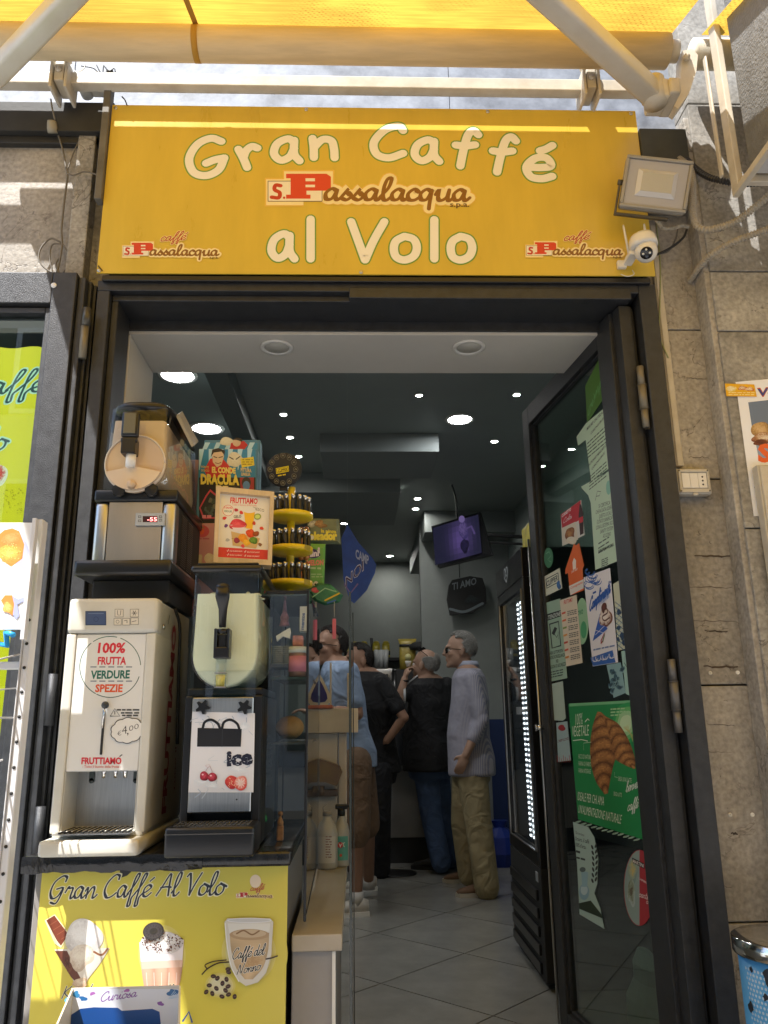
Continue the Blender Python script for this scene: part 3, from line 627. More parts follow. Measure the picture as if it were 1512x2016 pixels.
def brand(pr, x, y, w, red='d8402c', brown='8a5a22', ink='c23525', box=True, halo=True):
    """s.Passalacqua s.p.a. logo: x, y = lower left in pixels, w = width in pixels"""
    k = w/408.0; X = lambda a: x+a*k; Y = lambda b: y-b*k
    if halo:
        for ex, c in ((6, 'e6bd55'), (3, 'f5e2a8')):
            pr.prect(X(-ex), Y(-4-ex), X(72), Y(42+ex), c); pr.prect(X(36-ex), Y(6-ex), X(128+ex), Y(58+ex), c)
            pr.script('assalacqua', (X(112), Y(4)), (X(402), Y(2)), 44*k, [(.34+ex*.03, c)], .05, 0)
    pr.prect(X(0), Y(0), X(110), Y(42), '7a6a55'); pr.prect(X(1.5), Y(1.5), X(108.5), Y(40.5), 'f2e8d0')
    pr.pline([(X(26), Y(32)), (X(16), Y(33)), (X(14), Y(24)), (X(24), Y(18)), (X(22), Y(8)), (X(8), Y(9))], 7*k, ink, smooth=True)
    pr.pell(X(33), Y(8), 2.4*k, 2.4*k, ink)
    pr.ppoly([(X(37), Y(6)), (X(37), Y(14)), (X(46), Y(14)), (X(46), Y(47)), (X(37), Y(47)), (X(37), Y(56)), (X(118), Y(56)), (X(127), Y(50)), (X(127), Y(27)), (X(118), Y(22)), (X(78), Y(22)), (X(78), Y(14)), (X(86), Y(14)), (X(86), Y(6))], red)
    pr.prect(X(76), Y(41), X(95), Y(47), 'f2e8d0'); pr.prect(X(76), Y(29), X(95), Y(34), 'f2e8d0')
    pr.script('assalacqua', (X(112), Y(4)), (X(402), Y(2)), 44*k, [(.24, brown)], .05, .5)
    pr.ptext('s.p.a.', X(366), Y(-10), X(405), Y(-10), 10*k, '6b4a2a', .02)
brand(pr, 527, 397, 400)
for x0, y0 in ((242, 504), (1036, 503)):
    brand(pr, x0, y0, 190)
    pr.script('caffé', (x0+73, y0-29), (x0+122, y0-32), 17, [(.3, 'f3dd9a'), (.13, 'b03a22')], .35, .3)
pr.ppoly([(192, 524), (194, 522), (203, 533), (201, 534)], '4a3410')
pr.build('printed_lettering', sg)
for x, y in ((228, 213), (960, 220), (195, 533), (711, 536), (1242, 224), (603, 216)):
    c = at(x, y, y=2.28); MB().lathe(c, [(.0065, .001), (.006, -.002), (.003, -.0035), (0, -.0035)], 12, 'y').build('screw', STEEL, sg)

# ------------------------------------------------------------------ door frame and side window
FR = thing('shop_door_frame', None, None, (0, 2.3, 0), kind='structure')
f = MB()
f.box(-.837, -.797, 2.30, 2.46, 0, 2.612, ch=.002).box(.943, 1.0, 2.30, 2.40, 0, 2.645, ch=.002)
f.box(-.837, .9425, 2.30, 2.46, 2.613, 2.65, ch=.002)
f.box(-.795, .914, 2.325, 2.46, 2.590, 2.611, ch=.002).box(-.795, -.775, 2.325, 2.46, 0, 2.589, ch=.002)
f.box(-.02, .914, 2.296, 2.325, 2.588, 2.626, ch=.002)
f.box(.895, .9425, 2.365, 2.47, 0, 2.589, ch=.002)
f.build('frame', DARK, FR)
MB().box(-.84, 1.0, 2.46, 2.475, 2.56, 2.66).build('head_panel', DARK, FR)
MB().box(-.82, .98, 2.283, 2.299, 2.640, 2.6585, ch=.002).build('sign_ledge', BLACK, FR)
g = MB(); g.cyl((-.856, 2.275, 2.36), (-.856, 2.275, 2.47), .0125, seg=14); g.build('hinge', BRASS, FR)
g = MB(); g.cyl((-.853, 2.272, 2.4705), (-.853, 2.272, 2.53), .0135, seg=14); g.build('hinge', mat('painted_hinge', (.09, .085, .07), .4, .5), FR)
for zc in (.9, 1.25): MB().cyl((-.853, 2.272, zc), (-.853, 2.272, zc+.14), .013, seg=14).build('hinge', DARK, FR)
# strips of the folded-back door leaf between the side window and the jamb
st = thing('folded_door_leaf', 'narrow dark metal door leaf folded back beside the left jamb', 'door', (-.865, 2.28, 0))
MB().box(-.889, -.868, 2.275, 2.40, 0, 2.645, ch=.003).box(-.8675, -.857, 2.30, 2.40, 0, 2.645, ch=.003).box(-.856, -.846, 2.315, 2.40, 0, 2.64, ch=.003).build('leaf_frame', DARK, st)
MB().box(-.8455, -.8385, 2.36, 2.40, 0, 2.64).build('seal', BLACKM, st)
# side window
sw = thing('side_window', 'charcoal framed shop window with yellow printed film behind the glass', 'window', (-1.3, 2.27, 0), kind='structure')
f = MB().box(-.967, -.892, 2.262, 2.34, 0, 2.655, ch=.003).box(-2.2, -.9675, 2.262, 2.34, 2.545, 2.655, ch=.003).box(-2.2, -1.9, 2.262, 2.34, 0, 2.544, ch=.003).box(-1.8995, -.9675, 2.262, 2.34, 0, .35, ch=.003)
f.build('frame', DARK, sw)
f = MB().box(-.985, -.9675, 2.275, 2.33, .36, 2.536, ch=.002).box(-1.89, -.9855, 2.275, 2.33, 2.518, 2.536, ch=.002); f.build('glazing_bead', DARK, sw)
MB().box(-1.895, -.986, 2.298, 2.304, .352, 2.519).build('pane', GLASSM, sw)
c = at(106, 562, y=2.262); MB().lathe(c, [(.009, 0), (.009, -.002), (.004, -.003), (0, -.003)], 14, 'y').build('screw', PAPERW, sw)
# film inside the pane
film = Print((0, 2.312, 0), (1, 0, 0), (0, 0, 1))
zt = at(60, 684, y=2.312).z
film.poly([(-1.88, .4)]+[(-.99, .4), (-.99, zt-.002)]+[(-.99-.89*i/40, zt+.004*math.sin(i*7.3)) for i in range(1, 40)]+[(-1.88, zt)], 'f0e21c')
film.script('Gran Caffé', (-250, 790), (84, 770), 44, [(.34, 'c8f0e0'), (.15, '2b4a52')], .3, .5)
film.script('Al Volo', (-160, 895), (10, 885), 44, [(.34, 'c8f0e0'), (.15, '2b4a52')], .3, .5)
film.pblob(-8, 935, 22, 24, ['f0542a', 'd8351e', 'f6f0e0'], .08, 3)
film.pblob(-40, 960, 30, 18, ['4aa03a', '2f8030'], .1, 4)
r_ = random.Random(4)
for i in range(40):
    x, y = r_.uniform(5, 45), r_.uniform(960, 1012); film.pell(x, y, 1.4, .8, 'b6a616', n=6)
film.build('printed_film', sw)
# ------------------------------------------------------------------ open glazed door leaf on the right
H0 = Vector((.862, 2.385, 0)); F0 = Vector((.748, 3.281, 0)); DL = (F0-H0).normalized(); LW = (F0-H0).length; NL = Vector((-DL.y, DL.x, 0)); NL = -NL if (EYE-H0).dot(NL) < 0 else NL
TL = Matrix(((DL.x, NL.x, 0, H0.x), (DL.y, NL.y, 0, H0.y), (0, 0, 1, 0), (0, 0, 0, 1)))     # x along the leaf, y out of its face
dl = thing('door_leaf', 'tall charcoal framed glass door standing open on the right, covered in stickers', 'door', H0)
ZB, ZT = .11, 2.585
f = MB(TL).box(0, .105, -.05, 0, ZB, ZT, ch=.003).box(LW-.075, LW, -.05, 0, ZB, ZT, ch=.003).box(.1055, LW-.0755, -.05, 0, ZT-.085, ZT, ch=.003).box(.1055, LW-.0755, -.05, 0, ZB, ZB+.10, ch=.003)
f.build('frame', DARK, dl)
f = MB(TL).box(.106, .118, -.04, -.012, ZB+.11, ZT-.09, ch=.002).box(LW-.092, LW-.076, -.04, -.012, ZB+.11, ZT-.09, ch=.002).box(.119, LW-.093, -.04, -.012, ZT-.098, ZT-.086, ch=.002).box(.119, LW-.093, -.04, -.012, ZB+.101, ZB+.114, ch=.002)
f.build('glazing_bead', DARK, dl)
MB(TL).box(.112, LW-.088, -.028, -.022, ZB+.105, ZT-.092).build('pane', GLASSD, dl)
MB(TL).box(-.055, -.006, -.055, -.012, 0, ZT, ch=.003).box(-.004, 0, -.05, -.01, 0, ZT).build('edge_profile', DARK, dl)
for z0, z1 in ((at(1255, 840, y=2.31).z, at(1250, 720, y=2.31).z), (at(1322, 1443, y=2.31).z, at(1310, 1298, y=2.31).z)):
    x = .926; h = z1-z0; q = MB()
    q.cyl((x, 2.318, z0), (x, 2.318, z0+h*.30), .0115, seg=16).cyl((x, 2.318, z0+h*.31), (x, 2.318, z0+h*.69), .0135, seg=16).cyl((x, 2.318, z0+h*.70), (x, 2.318, z1), .0115, seg=16)
    q.cyl((x, 2.318, z0+h*.30), (x, 2.318, z0+h*.31), .015, seg=16).cyl((x, 2.318, z0+h*.69), (x, 2.318, z0+h*.70), .015, seg=16)
    q.box(x+.002, x+.02, 2.33, 2.336, z0, z0+h*.3).box(x+.002, x+.02, 2.33, 2.336, z0+h*.7, z1); q.build('hinge', BRASS if z0 > 1.8 else mat('worn_steel', (.16, .155, .15), .5, .6), dl)
MB().box(.912, .93, 2.345, 2.36, 0, 2.585).build('rebate_strip', BLACKM, dl)
q = MB(TL).cyl((LW-.02, .0, 1.215), (LW-.02, .028, 1.215), .009, seg=12).cyl((LW-.02, .028, 1.215), (LW-.02, .034, 1.215), .014, seg=12); q.build('handle', CHROME, dl)
MB(TL).tube([(LW+.006, .004, .11), (LW+.006, .004, 2.0)], .005, 8).build('locking_rod', STEEL, dl)
# papers and stickers on that pane
LO = H0-NL*.0215
def sticker(name, label, cat, quad, col, draw=None, group=None, mt=None, outline=None, base=0, thick=.0004):
    """a sheet stuck to the leaf: outline given in picture pixels, unprojected on to the pane's face"""
    p = Print(LO, -DL, (0, 0, 1), step=.00003, base=.001+base)
    pts = [p.px(*q) for q in quad]; pts = outline(pts) if outline else pts
    p.poly(pts, col)
    if draw: draw(p)
    # the paper itself has a thickness
    o = p.build(name, None, mt or MATTE); m = o.data
    tag(o, label, cat, group); return o
PG = 'c5dcc0'
def dr(p):
    p.script('Simp', (1157, 822), (1186, 752), 26, [(.09, '6aa860')], .2, .3)
sticker('green_sticker', 'olive green sticker with faint script at the top of the open door glass', 'sticker', [(1152, 760), (1184, 697), (1190, 782), (1156, 833)], '4f7a2c', dr)
def dr(p):
    p.ptext('MISURE CAUTELATIVE', 1155, 848, 1194, 806, 6, '1e2a22', .02); p.ptext('CORONAVIRUS', 1163, 856, 1188, 826, 5, '1e2a22', .02)
    for y in range(0, 5): p.ptext('~6', 1156, 875+y*7, 1195, 838+y*8, 3.2, '3a4a40')
    p.ptext('CAUTIONARY MEASURES COV', 1157, 921, 1197, 874, 5.5, '1e2a22', .02); p.ptext('CORONAVIRUS', 1165, 926, 1190, 894, 5, '1e2a22', .02)
    for y in range(0, 5): p.ptext('~6', 1160, 941+y*6, 1195, 909+y*7, 3, '3a4a40')
sticker('notice', 'pale green paper notice about safety measures, upper one on the open door', 'notice', [(1154, 833), (1188, 805), (1202, 920), (1164, 948), (1153, 866), (1138, 877), (1135, 860)], PG, dr)
def dr(p):
    p.pline([(1172, 985), (1176, 967), (1183, 968), (1180, 976), (1174, 977)], 1.2, '2a3a30'); p.pell(1198, 960, 5, 14, '8fc4b0')
    for i, tx in enumerate(('SI CERTIFICA', 'CHE IN DATA ODIERNA', 'QUESTO LOCALE', 'È STATO SANIFICATO', 'CON IL SISTEMA SICURO', 'SANITY SYSTEM', 'AD OZONO')):
        w = len(tx)*.95; c = 1190+i*.8; y = 1002+i*10; p.ptext(tx, c-w, y-5+w*.3, c+w, y-5-w*.35, 8, '26342b')
    for i in range(3): p.ptext('~3', 1178, 1072+i*9, 1200, 1058+i*9, 3.5, '4a5a50')
    p.ptext('EUROPEAN FORMA', 1178, 1090, 1208, 1075, 7, '26342b', .02)
    for i in range(5): p.ptext('~2', 1184, 1104+i*4, 1198, 1098+i*4, 2.6, '4a5a50')
sticker('notice', 'long pale green certificate stuck below the upper notice on the open door', 'notice', [(1144, 958), (1200, 927), (1220, 1103), (1172, 1122), (1163, 990), (1158, 975), (1146, 962)], PG, dr)
def dr(p):
    p.ppoly([(1104, 1013), (1143, 985), (1144, 1022), (1107, 1043)], 'c9202e'); p.ptext('CORNETTO', 1106, 1019, 1124, 1005, 6, 'ffffff', .02); p.script('Cola', (1108, 1031), (1125, 1020), 9, [(.12, 'ffffff')])
    p.ppoly([(1105, 1040), (1133, 1027), (1138, 1062), (1109, 1074)], 'e6d9c4'); p.pblob(1122, 1052, 10, 13, ['c58a45', '9a5a24', '7a4018'], .15, 5); p.pblob(1125, 1064, 11, 7, ['f0e6d0', 'e6d6bb'], .1, 6)
    p.ppoly([(1141, 993), (1144, 993), (1148, 1010), (1149, 1050), (1142, 1054), (1139, 1015)], '3a1410'); p.ppoly([(1139, 1020), (1148, 1016), (1148, 1027), (1140, 1031)], 'd02028')
sticker('coffee_bar_sticker', 'red and white sticker of a croissant and a cola bottle on the door glass', 'sticker', [(1104, 1013), (1144, 984), (1151, 1053), (1107, 1075)], 'e4ddd2', dr)
def dr(p):
    p.ppoly([(1120, 1154), (1149, 1140), (1149, 1158), (1123, 1172)], 'f0e4da'); p.ptext('Consegniamo', 1123, 1160, 1147, 1148, 5, 'e86a1c', .015)
    p.ppoly([(1127, 1107), (1130, 1098), (1134, 1103), (1134, 1119), (1128, 1122)], 'ffe9d8'); p.ptext('JUST EAT', 1125, 1128, 1137, 1122, 4, 'ffe9d8', .02)
sticker('delivery_sticker', 'orange house shaped delivery sticker with pale lower part on the door glass', 'sticker', [(1113, 1131), (1113, 1121), (1127, 1079), (1130, 1070), (1134, 1074), (1140, 1069), (1150, 1113), (1147, 1120), (1149, 1162), (1123, 1172), (1118, 1128)], 'ef6a1a', dr)
def dr(p):
    p.ppoly([(1074, 1140), (1099, 1127), (1101, 1146), (1076, 1159)], '23302c'); p.ppoly([(1075.5, 1141), (1098, 1129), (1099.5, 1145), (1077, 1157)], 'e4e2cc'); p.ptext('CLIPPER', 1076, 1155, 1098, 1142, 11, '23302c', .02)
    p.pblob(1100, 1152, 4, 8, ['3a78c0', '2a5a9a'], .2, 2)
sticker('lighter_sticker', 'small cream sticker framed in black, lowest of the left column above the camera notice', 'sticker', [(1070, 1136), (1102, 1118), (1107, 1158), (1070, 1176)], 'e4e2cc', dr)
def dr(p):
    p.ppoly([(1074, 1210), (1104, 1201), (1105, 1213), (1075, 1223)], '1c2420'); p.ptext('ATTENZIONE!', 1075, 1221, 1104, 1211, 8, 'dfe6da', .015)
    p.ppoly([(1081, 1228), (1100, 1222), (1105, 1272), (1086, 1277)], '20302a'); p.ppoly([(1083, 1230), (1099, 1225), (1103, 1270), (1088, 1275)], 'a5c0a8')
    p.ppoly([(1086, 1247), (1092, 1234), (1097, 1237), (1091, 1251)], '141a18'); p.pline([(1092, 1249), (1096, 1255), (1098, 1250)], 1.6, '141a18'); p.pline([(1099, 1244), (1099, 1258)], 1.6, '141a18')
    for i, tx in enumerate(('AREA SOTTOPOSTA', 'A VIDEOSORVEGLIANZA', 'PER', 'RAGIONI DI SICUREZZA')): w = len(tx)*.85; p.ptext(tx, 1095-w+i, 1287+i*9+w*.2, 1095+w+i, 1287+i*9-w*.25, 7, '25322b', .01)
    for i in range(3): p.ptext('~4', 1083, 1325+i*5, 1110, 1319+i*5, 3, '3a4a40')
sticker('camera_notice', 'grey green video surveillance notice with a camera symbol on the door glass', 'notice', [(1071, 1188), (1103, 1178), (1117, 1335), (1084, 1342)], 'a5c0a8', dr)
def dr(p):
    p.ptext('FRUTTIAMO', 1110, 1190, 1127, 1184, 8, 'd8352c', .02)
    cs = ['e0603a', 'e8703a', '8aa04a', 'e8a04a', 'd8503a', 'e0603a', 'e0903a']
    for i in range(7):
        y = 1209+i*14.5; x = 1106+i*1.1; p.ptext('~1', x, y+1, x+9, y-2, 5, cs[i], .02)
        for j in range(3): p.ptext('~4', x+11, y-4+j*3.6, x+30, y-8+j*3.6, 2.4, '6a6458')
sticker('menu_card', 'narrow cream menu card with coloured headings on the door glass', 'card', [(1102, 1182), (1135, 1171), (1147, 1305), (1115, 1312)], 'ead9c0', dr, base=.0012)
def dr(p): p.ptext('ovo', 1137, 1212, 1148, 1208, 14, '3f8a60', .02); p.pell(1149, 1240, 6, 17, '4aa06a')
sticker('round_sticker', 'pale green round sticker half hidden behind the menu card', 'sticker', [(1146+13*math.cos(a), 1223+46*math.sin(a)) for a in [k*PI/12 for k in range(24)]], '9cc79a', dr)
def dr(p):
    for i in range(12):
        r = random.Random(i); x = r.uniform(1156, 1176); y = r.uniform(1128, 1160)-(x-1150)*.55
        p.pline([(x+9*math.cos(a*.5), y+9*math.sin(a*.5)*.8) for a in range(0, 9)], 2, '2f62b0')
    p.ppoly([(1162, 1295), (1206, 1280), (1212, 1304), (1168, 1311)], '2f62b0')
    for i in range(10):
        r = random.Random(i+50); x = r.uniform(1169, 1206); y = 1300-(x-1169)*.2
        p.pline([(x+5*math.cos(a*.5), y-3+6*math.sin(a*.5)) for a in range(0, 8)], 1.5, 'e8e4e4')
    p.ptext('~1', 1167, 1170, 1175, 1166, 5, '2f5aa8', .02)
    p.script('Complimenti', (1160, 1204), (1201, 1166), 26, [(.17, '2456a8')], .3, .2); p.script('Napoli', (1180, 1192), (1199, 1176), 12, [(.08, '6a8fd0')], .3, .2)
    p.ppoly([(1167, 1262), (1181, 1208), (1196, 1238), (1180, 1252)], '2f5db8'); p.pline([(1172, 1250), (1190, 1232)], 1.2, 'e8e4e8'); p.pline([(1170, 1240), (1188, 1246)], 1, 'e8e4e8')
    p.pblob(1192, 1215, 11, 22, ['f4e8dc', 'e8d4c4', '7a4028'], .2, 4); p.pline([(1185, 1200), (1192, 1196), (1196, 1206), (1186, 1214), (1190, 1222), (1200, 1216)], 3, '5a2414', smooth=True); p.pblob(1189, 1196, 5, 10, ['6a3018', '4a1c0e'], .2, 9)
    p.pline([(1183, 1262), (1190, 1246), (1187, 1262), (1183, 1266)], 3, 'b03030'); p.pline([(1186, 1264), (1190, 1250)], 2, '2f8a4a')
    p.ptext('~5', 1168, 1281, 1212, 1272, 4, '8090b8')
sticker('ice_cream_poster', 'white and blue ice cream cone poster hanging slanted on the open door', 'poster', [(1149, 1137), (1201, 1118), (1217, 1304), (1167, 1312)], 'efe9ea', dr, base=.0015)
def dr(p):
    for i in range(9):
        y = 1185+i*10; p.pline([(1211, y), (1230, y+16)], 1.6, '2d5578'); p.pline([(1212, y+16), (1228, y-6)], 1.3, '88a8bc')
    for i in range(8): r = random.Random(i); p.pblob(r.uniform(1215, 1228), r.uniform(1195, 1270), 3, 5, ['2a4a70', '203850'], .3, i)
sticker('ice_sticker', 'cream sticker with blue crystal drawing at the hinge side of the door glass', 'sticker', [(1207, 1150), (1222, 1141), (1236, 1276), (1217, 1281)], 'd2d2b4', dr)
def dr(p):
    for i in range(14): r = random.Random(i+3); p.pblob(r.uniform(1200, 1226), r.uniform(1318, 1362), 5, 6, ['24343c', '2f5a6a', '8fb0b0'], .3, i)
sticker('ice_sticker', 'blue grey sticker with ice cube photo below the cone poster', 'sticker', [(1194, 1309), (1222, 1304), (1232, 1364), (1208, 1374)], '8fb2b4', dr)
sticker('blank_sticker', 'pale torn paper with a pen line beside the ice cube sticker', 'sticker', [(1223, 1282), (1237, 1280), (1245, 1372), (1232, 1366)], 'a9cdbe', lambda p: p.pline([(1229, 1305), (1235, 1315)], 1.5, '1e2a24'))
sticker('blank_sticker', 'blank whitish label strip above the gluten free card', 'sticker', [(1084, 1347), (1108, 1341), (1114, 1414), (1108, 1419), (1091, 1418)], 'b9c8b8')
def dr(p):
    p.pblob(1106, 1433, 7, 6, ['b02a34', '9a2028'], .1, 2); p.script('Senza', (1097, 1462), (1119, 1456), 9, [(.11, '7a2a3a')], .3, .2)
    for i in range(7): p.pline([(1098+i*4, 1500), (1097+i*4, 1488+(i % 3)*3)], 2.4, 'b02a34')
sticker('gluten_card', 'small pale card with red drawing beside the green croissant poster', 'card', [(1095, 1423), (1117, 1420), (1124, 1497), (1099, 1500)], 'a8bfc0', dr)
def croissant_shape():
    return [(1169, 1411), (1176, 1400), (1184, 1402), (1195, 1415), (1205, 1419), (1222, 1432), (1235, 1456), (1246, 1484), (1251, 1510), (1250, 1514), (1240, 1507), (1225, 1505), (1210, 1512), (1201, 1520), (1200, 1545), (1194, 1566), (1184, 1558), (1172, 1537), (1166, 1516), (1163, 1478), (1165, 1450), (1168, 1430)]
def dr(p):
    p.ppoly([(1121, 1385), (1240, 1379), (1242, 1384), (1121, 1391)], '7dc08a')
    for k, c in enumerate(('2fa258', '6cc070', 'a8d69a', 'cfe8b8')): p.pblob(1232, 1424, 27-k*5, 40-k*8, [c, c], .08, 5)
    p.ptext('100%', 1133, 1428, 1147, 1426, 24, 'e8f2dc', -.005); p.ptext('VEGETALE', 1126, 1450, 1159, 1448, 22, 'e8f2dc', .0)
    p.pline([(1128, 1458), (1145, 1456), (1157, 1459)], 1.6, 'e8f2dc'); p.pline([(1152, 1421), (1157, 1415), (1160, 1418)], 2, 'e8f2dc')
    C = croissant_shape(); cx = sum(c[0] for c in C)/len(C); cy = sum(c[1] for c in C)/len(C)
    r = random.Random(2)
    def crust(u, v):
        f = (v*7.2+.55*math.sin(PI*u)) % 1; b_ = .42+.62*math.sin(PI*min(1, f*1.05))**.55; b_ *= .62+.45*math.sin(PI*(u*.86+.1))**.7; b_ *= r.uniform(.86, 1.12); w = max(0, min(1, b_-.45))
        return (.30*b_+.42*w*w, .105*b_+.27*w*w, .025*b_+.085*w*w)
    p.pstrip([(1176, 1401), (1168, 1425), (1163, 1452), (1162, 1482), (1165, 1512), (1174, 1540), (1190, 1564)], [(1184, 1402), (1204, 1424), (1212, 1450), (1216, 1478), (1208, 1506), (1202, 1532), (1197, 1562)], crust, 14, 70)
    p.pstrip([(1186, 1410), (1196, 1436), (1202, 1462), (1210, 1492), (1226, 1504), (1248, 1514)], [(1192, 1410), (1216, 1424), (1232, 1446), (1243, 1470), (1250, 1494), (1251, 1512)], crust, 12, 56)
    for i in range(5): p.pline([(1228+i*2, 1432-i), (1246, 1448+i*3)], 1.2, 'c8c070')
    for i, tx in enumerate(('RICCO DI NATURA', 'FARINA DI FARRO', 'FARINA INTEGRALE')): p.ptext(tx, 1139, 1493+i*14, 1163, 1493+i*14+2, 9, 'd4e8cc')
    p.pline([(1149, 1477), (1149, 1463), (1164, 1461)], .9, 'cfe8c8', caps=False); p.pline([(1210, 1520), (1210, 1529), (1216, 1531)], .9, 'cfe8c8', caps=False)
    p.ptext('SENZA UOVA E LATTE', 1217, 1537, 1243, 1541, 9, 'd4e8cc'); p.ptext('SENZA LATTE', 1208, 1566, 1224, 1569, 8, 'd4e8cc')
    for i in range(3): p.ptext('~4', 1202, 1398+i*6, 1232, 1396+i*6, 4, 'b0d8a0')
    p.ptext('IDEALE PER CHI AMA', 1137, 1575, 1189, 1586, 18, 'e8f2dc'); p.ptext("UN'ALIMENTAZIONE NATURALE", 1138, 1600, 1222, 1622, 18, 'e8f2dc')
    p.script('benvenuti a', (1232, 1560), (1280, 1541), 22, [(.1, 'f0f6ea')], .3, .3); p.script('caffé al volo', (1235, 1597), (1290, 1578), 22, [(.1, 'f0f6ea')], .3, .3)
    for i in range(12): p.pell(1138+i*10.5, 1618+i*3.1+(i % 2), 7, 2, '9cb8a4', .25, 8)
sticker('croissant_poster', 'large green poster of a croissant stuck on the open door glass', 'poster', [(1119, 1386), (1246, 1378), (1262, 1500), (1272, 1655), (1138, 1613)], '1f8f4c', dr, base=.0006)
def dr(p):
    p.ptext('Qui serviamo', 1133, 1641, 1150, 1647, 6, '2f3a36'); p.ptext('Orzoro, il caffè', 1132, 1654, 1160, 1661, 8, '1f2a26', .01); p.ptext("100% d'orzo.", 1133, 1666, 1154, 1672, 8, '1f2a26', .01)
    p.ptext('~1', 1134, 1678, 1144, 1681, 6, '2f3a36'); p.ptext('~2', 1135, 1690, 1154, 1695, 5, '2f3a36')
    for i in range(7): p.pell(1166+2*math.sin(i*.5), 1668+i*11, 2, 5, '1c2420', .35, 10); p.pell(1173+1.5*math.sin(i*.5), 1665+i*11, 2, 5, '1c2420', -.35, 10)
    p.pell(1150, 1756, 10, 16, '8fb4c4'); p.pell(1150, 1752, 7, 10, 'c6dade'); p.ppoly([(1144, 1714), (1158, 1717), (1156, 1746), (1146, 1746)], '9cc0cc'); p.pell(1147, 1712, 6, 5, '5a6a6a')
    p.ppoly([(1140, 1778), (1163, 1773), (1184, 1800), (1186, 1808), (1140, 1789)], '2c3a28')
sticker('barley_coffee_sticker', 'tall pale sticker with an ear of barley and a cup, below the croissant poster', 'sticker', [(1128, 1618), (1158, 1628), (1170, 1648), (1178, 1690), (1176, 1740), (1170, 1758), (1182, 1788), (1190, 1829), (1141, 1800), (1136, 1700)], 'b4ccc4', dr)
def dr(p):
    L = [(x, y) for x, y in ((1259+30*math.cos(a), 1748+74*math.sin(a)) for a in [PI/2+k*PI/14 for k in range(15)])]
    p.ppoly(L, '9ab0ac'); p.pblob(1246, 1716, 8, 26, ['d8c070', 'a8b8a0', '8aa09c'], .2, 3); p.pblob(1243, 1758, 9, 22, ['5a4a38', '9aa890', 'b8c8c8'], .25, 6)
    p.ppoly([(1244, 1688), (1268, 1700), (1269, 1711), (1246, 1699)], '14100e'); p.ptext('MARTINI', 1246, 1698, 1267, 1708, 7, 'ece4dc', .02); p.ptext("L'APERITIVO", 1258, 1731, 1281, 1745, 4, 'f0d8d8', .02)
    p.script('Martini', (1258, 1765), (1284, 1774), 13, [(.12, 'f4e4e0')], .1, .2); p.script('Time', (1272, 1778), (1288, 1786), 11, [(.12, 'f4e4e0')], .1, .2)
sticker('aperitif_sticker', 'oval red and grey aperitif sticker low on the open door glass', 'sticker', [(1259+31*math.cos(a), 1748+75*math.sin(a)) for a in [k*PI/18 for k in range(36)]], 'b0343c', dr)
sticker('round_sticker', 'small green round face sticker high on the left of the door glass', 'sticker', [(1080+9*math.cos(a), 1098+20*math.sin(a)) for a in [k*PI/10 for k in range(20)]], '3f7f56', lambda p: p.pline([(1075, 1090), (1081, 1086), (1085, 1094), (1078, 1102), (1084, 1106)], 1.5, '7ab890'))
# paper bag lying against the inside foot of the leaf
pb = MB(TL); c0 = Vector((.36, -.10, .36))
rb = random.Random(9)
pb.loft([(c0+Vector((rb.uniform(-.02, .02), 0, z)), .11*w+rb.uniform(-.012, .012), .05*w) for z, w in ((-.24, .7), (-.18, 1.15), (-.08, 1.2), (.02, 1.0), (.08, .6), (.13, .75), (.17, .3))], 11, p=2.4, smooth=False)
tag(pb.build('plastic_bag', mat('pale_green_plastic', (.42, .50, .44), .5, bump=.5, bscale=30), None), 'crumpled pale plastic bag seen through the lowest part of the door glass', 'bag')

# ------------------------------------------------------------------ fittings on the front
fl = thing('floodlight', 'square grey floodlight on a bracket over the right end of the yellow sign', 'light', at(1290, 365, y=2.12))
A, B, C_, D = at(1244, 308, y=2.14), at(1376, 318, y=2.12), at(1340, 421, y=2.17), at(1210, 402, y=2.19)
ctr = (A+B+C_+D)/4; ux = (B-A+C_-D).normalized(); uy = (A-D+B-C_); uy = (uy-ux*uy.dot(ux)).normalized(); un_ = ux.cross(uy)
if (EYE-ctr).dot(un_) < 0: un_ = -un_
FW = ((B-A).length+(C_-D).length)/4; FH = ((A-D).length+(B-C_).length)/4
TF = Matrix(((ux.x, uy.x, un_.x, ctr.x), (ux.y, uy.y, un_.y, ctr.y), (ux.z, uy.z, un_.z, ctr.z), (0, 0, 0, 1)))
sh = Matrix(((1, .16, 0, 0), (0, 1, 0, 0), (0, 0, 1, 0), (0, 0, 0, 1)))
GREYL = mat('grey_cast_lamp_body', (.34, .32, .28), .5, .2, noise=.08, nscale=10)
TF2 = TF
def ring(mb, w, h, t, z0, z1, ch=.004):
    mb.box(-w, w, h-t, h, z0, z1, ch=ch).box(-w, w, -h, -h+t, z0, z1, ch=ch).box(-w, -w+t, -h+t, h-t, z0, z1, ch=ch).box(w-t, w, -h+t, h-t, z0, z1, ch=ch); return mb
body = MB(TF2).box(-FW, FW, -FH, FH, -.035, -.004, ch=.01); ring(body, FW, FH, .011, -.004, .006); body.build('housing', GREYL, fl)
for i in range(6): pass
MB(TF2).box(-FW+.012, FW-.012, -FH+.012, FH-.012, -.004, -.001).build('diffuser', mat('lamp_frosted_border', (.42, .41, .42), .35), fl)
q = MB(TF2); w, h = FW*.60, FH*.52; wi, hi = FW*.46, FH*.36
q.add([(-w, -h, 0), (w, -h, 0), (w, h, 0), (-w, h, 0), (-wi, -hi, .010), (wi, -hi, .010), (wi, hi, .010), (-wi, hi, .010)], [(0, 1, 5, 4), (1, 2, 6, 5), (2, 3, 7, 6), (3, 0, 4, 7)]); q.build('reflector', mat('lamp_reflector', (.62, .61, .6), .3), fl)
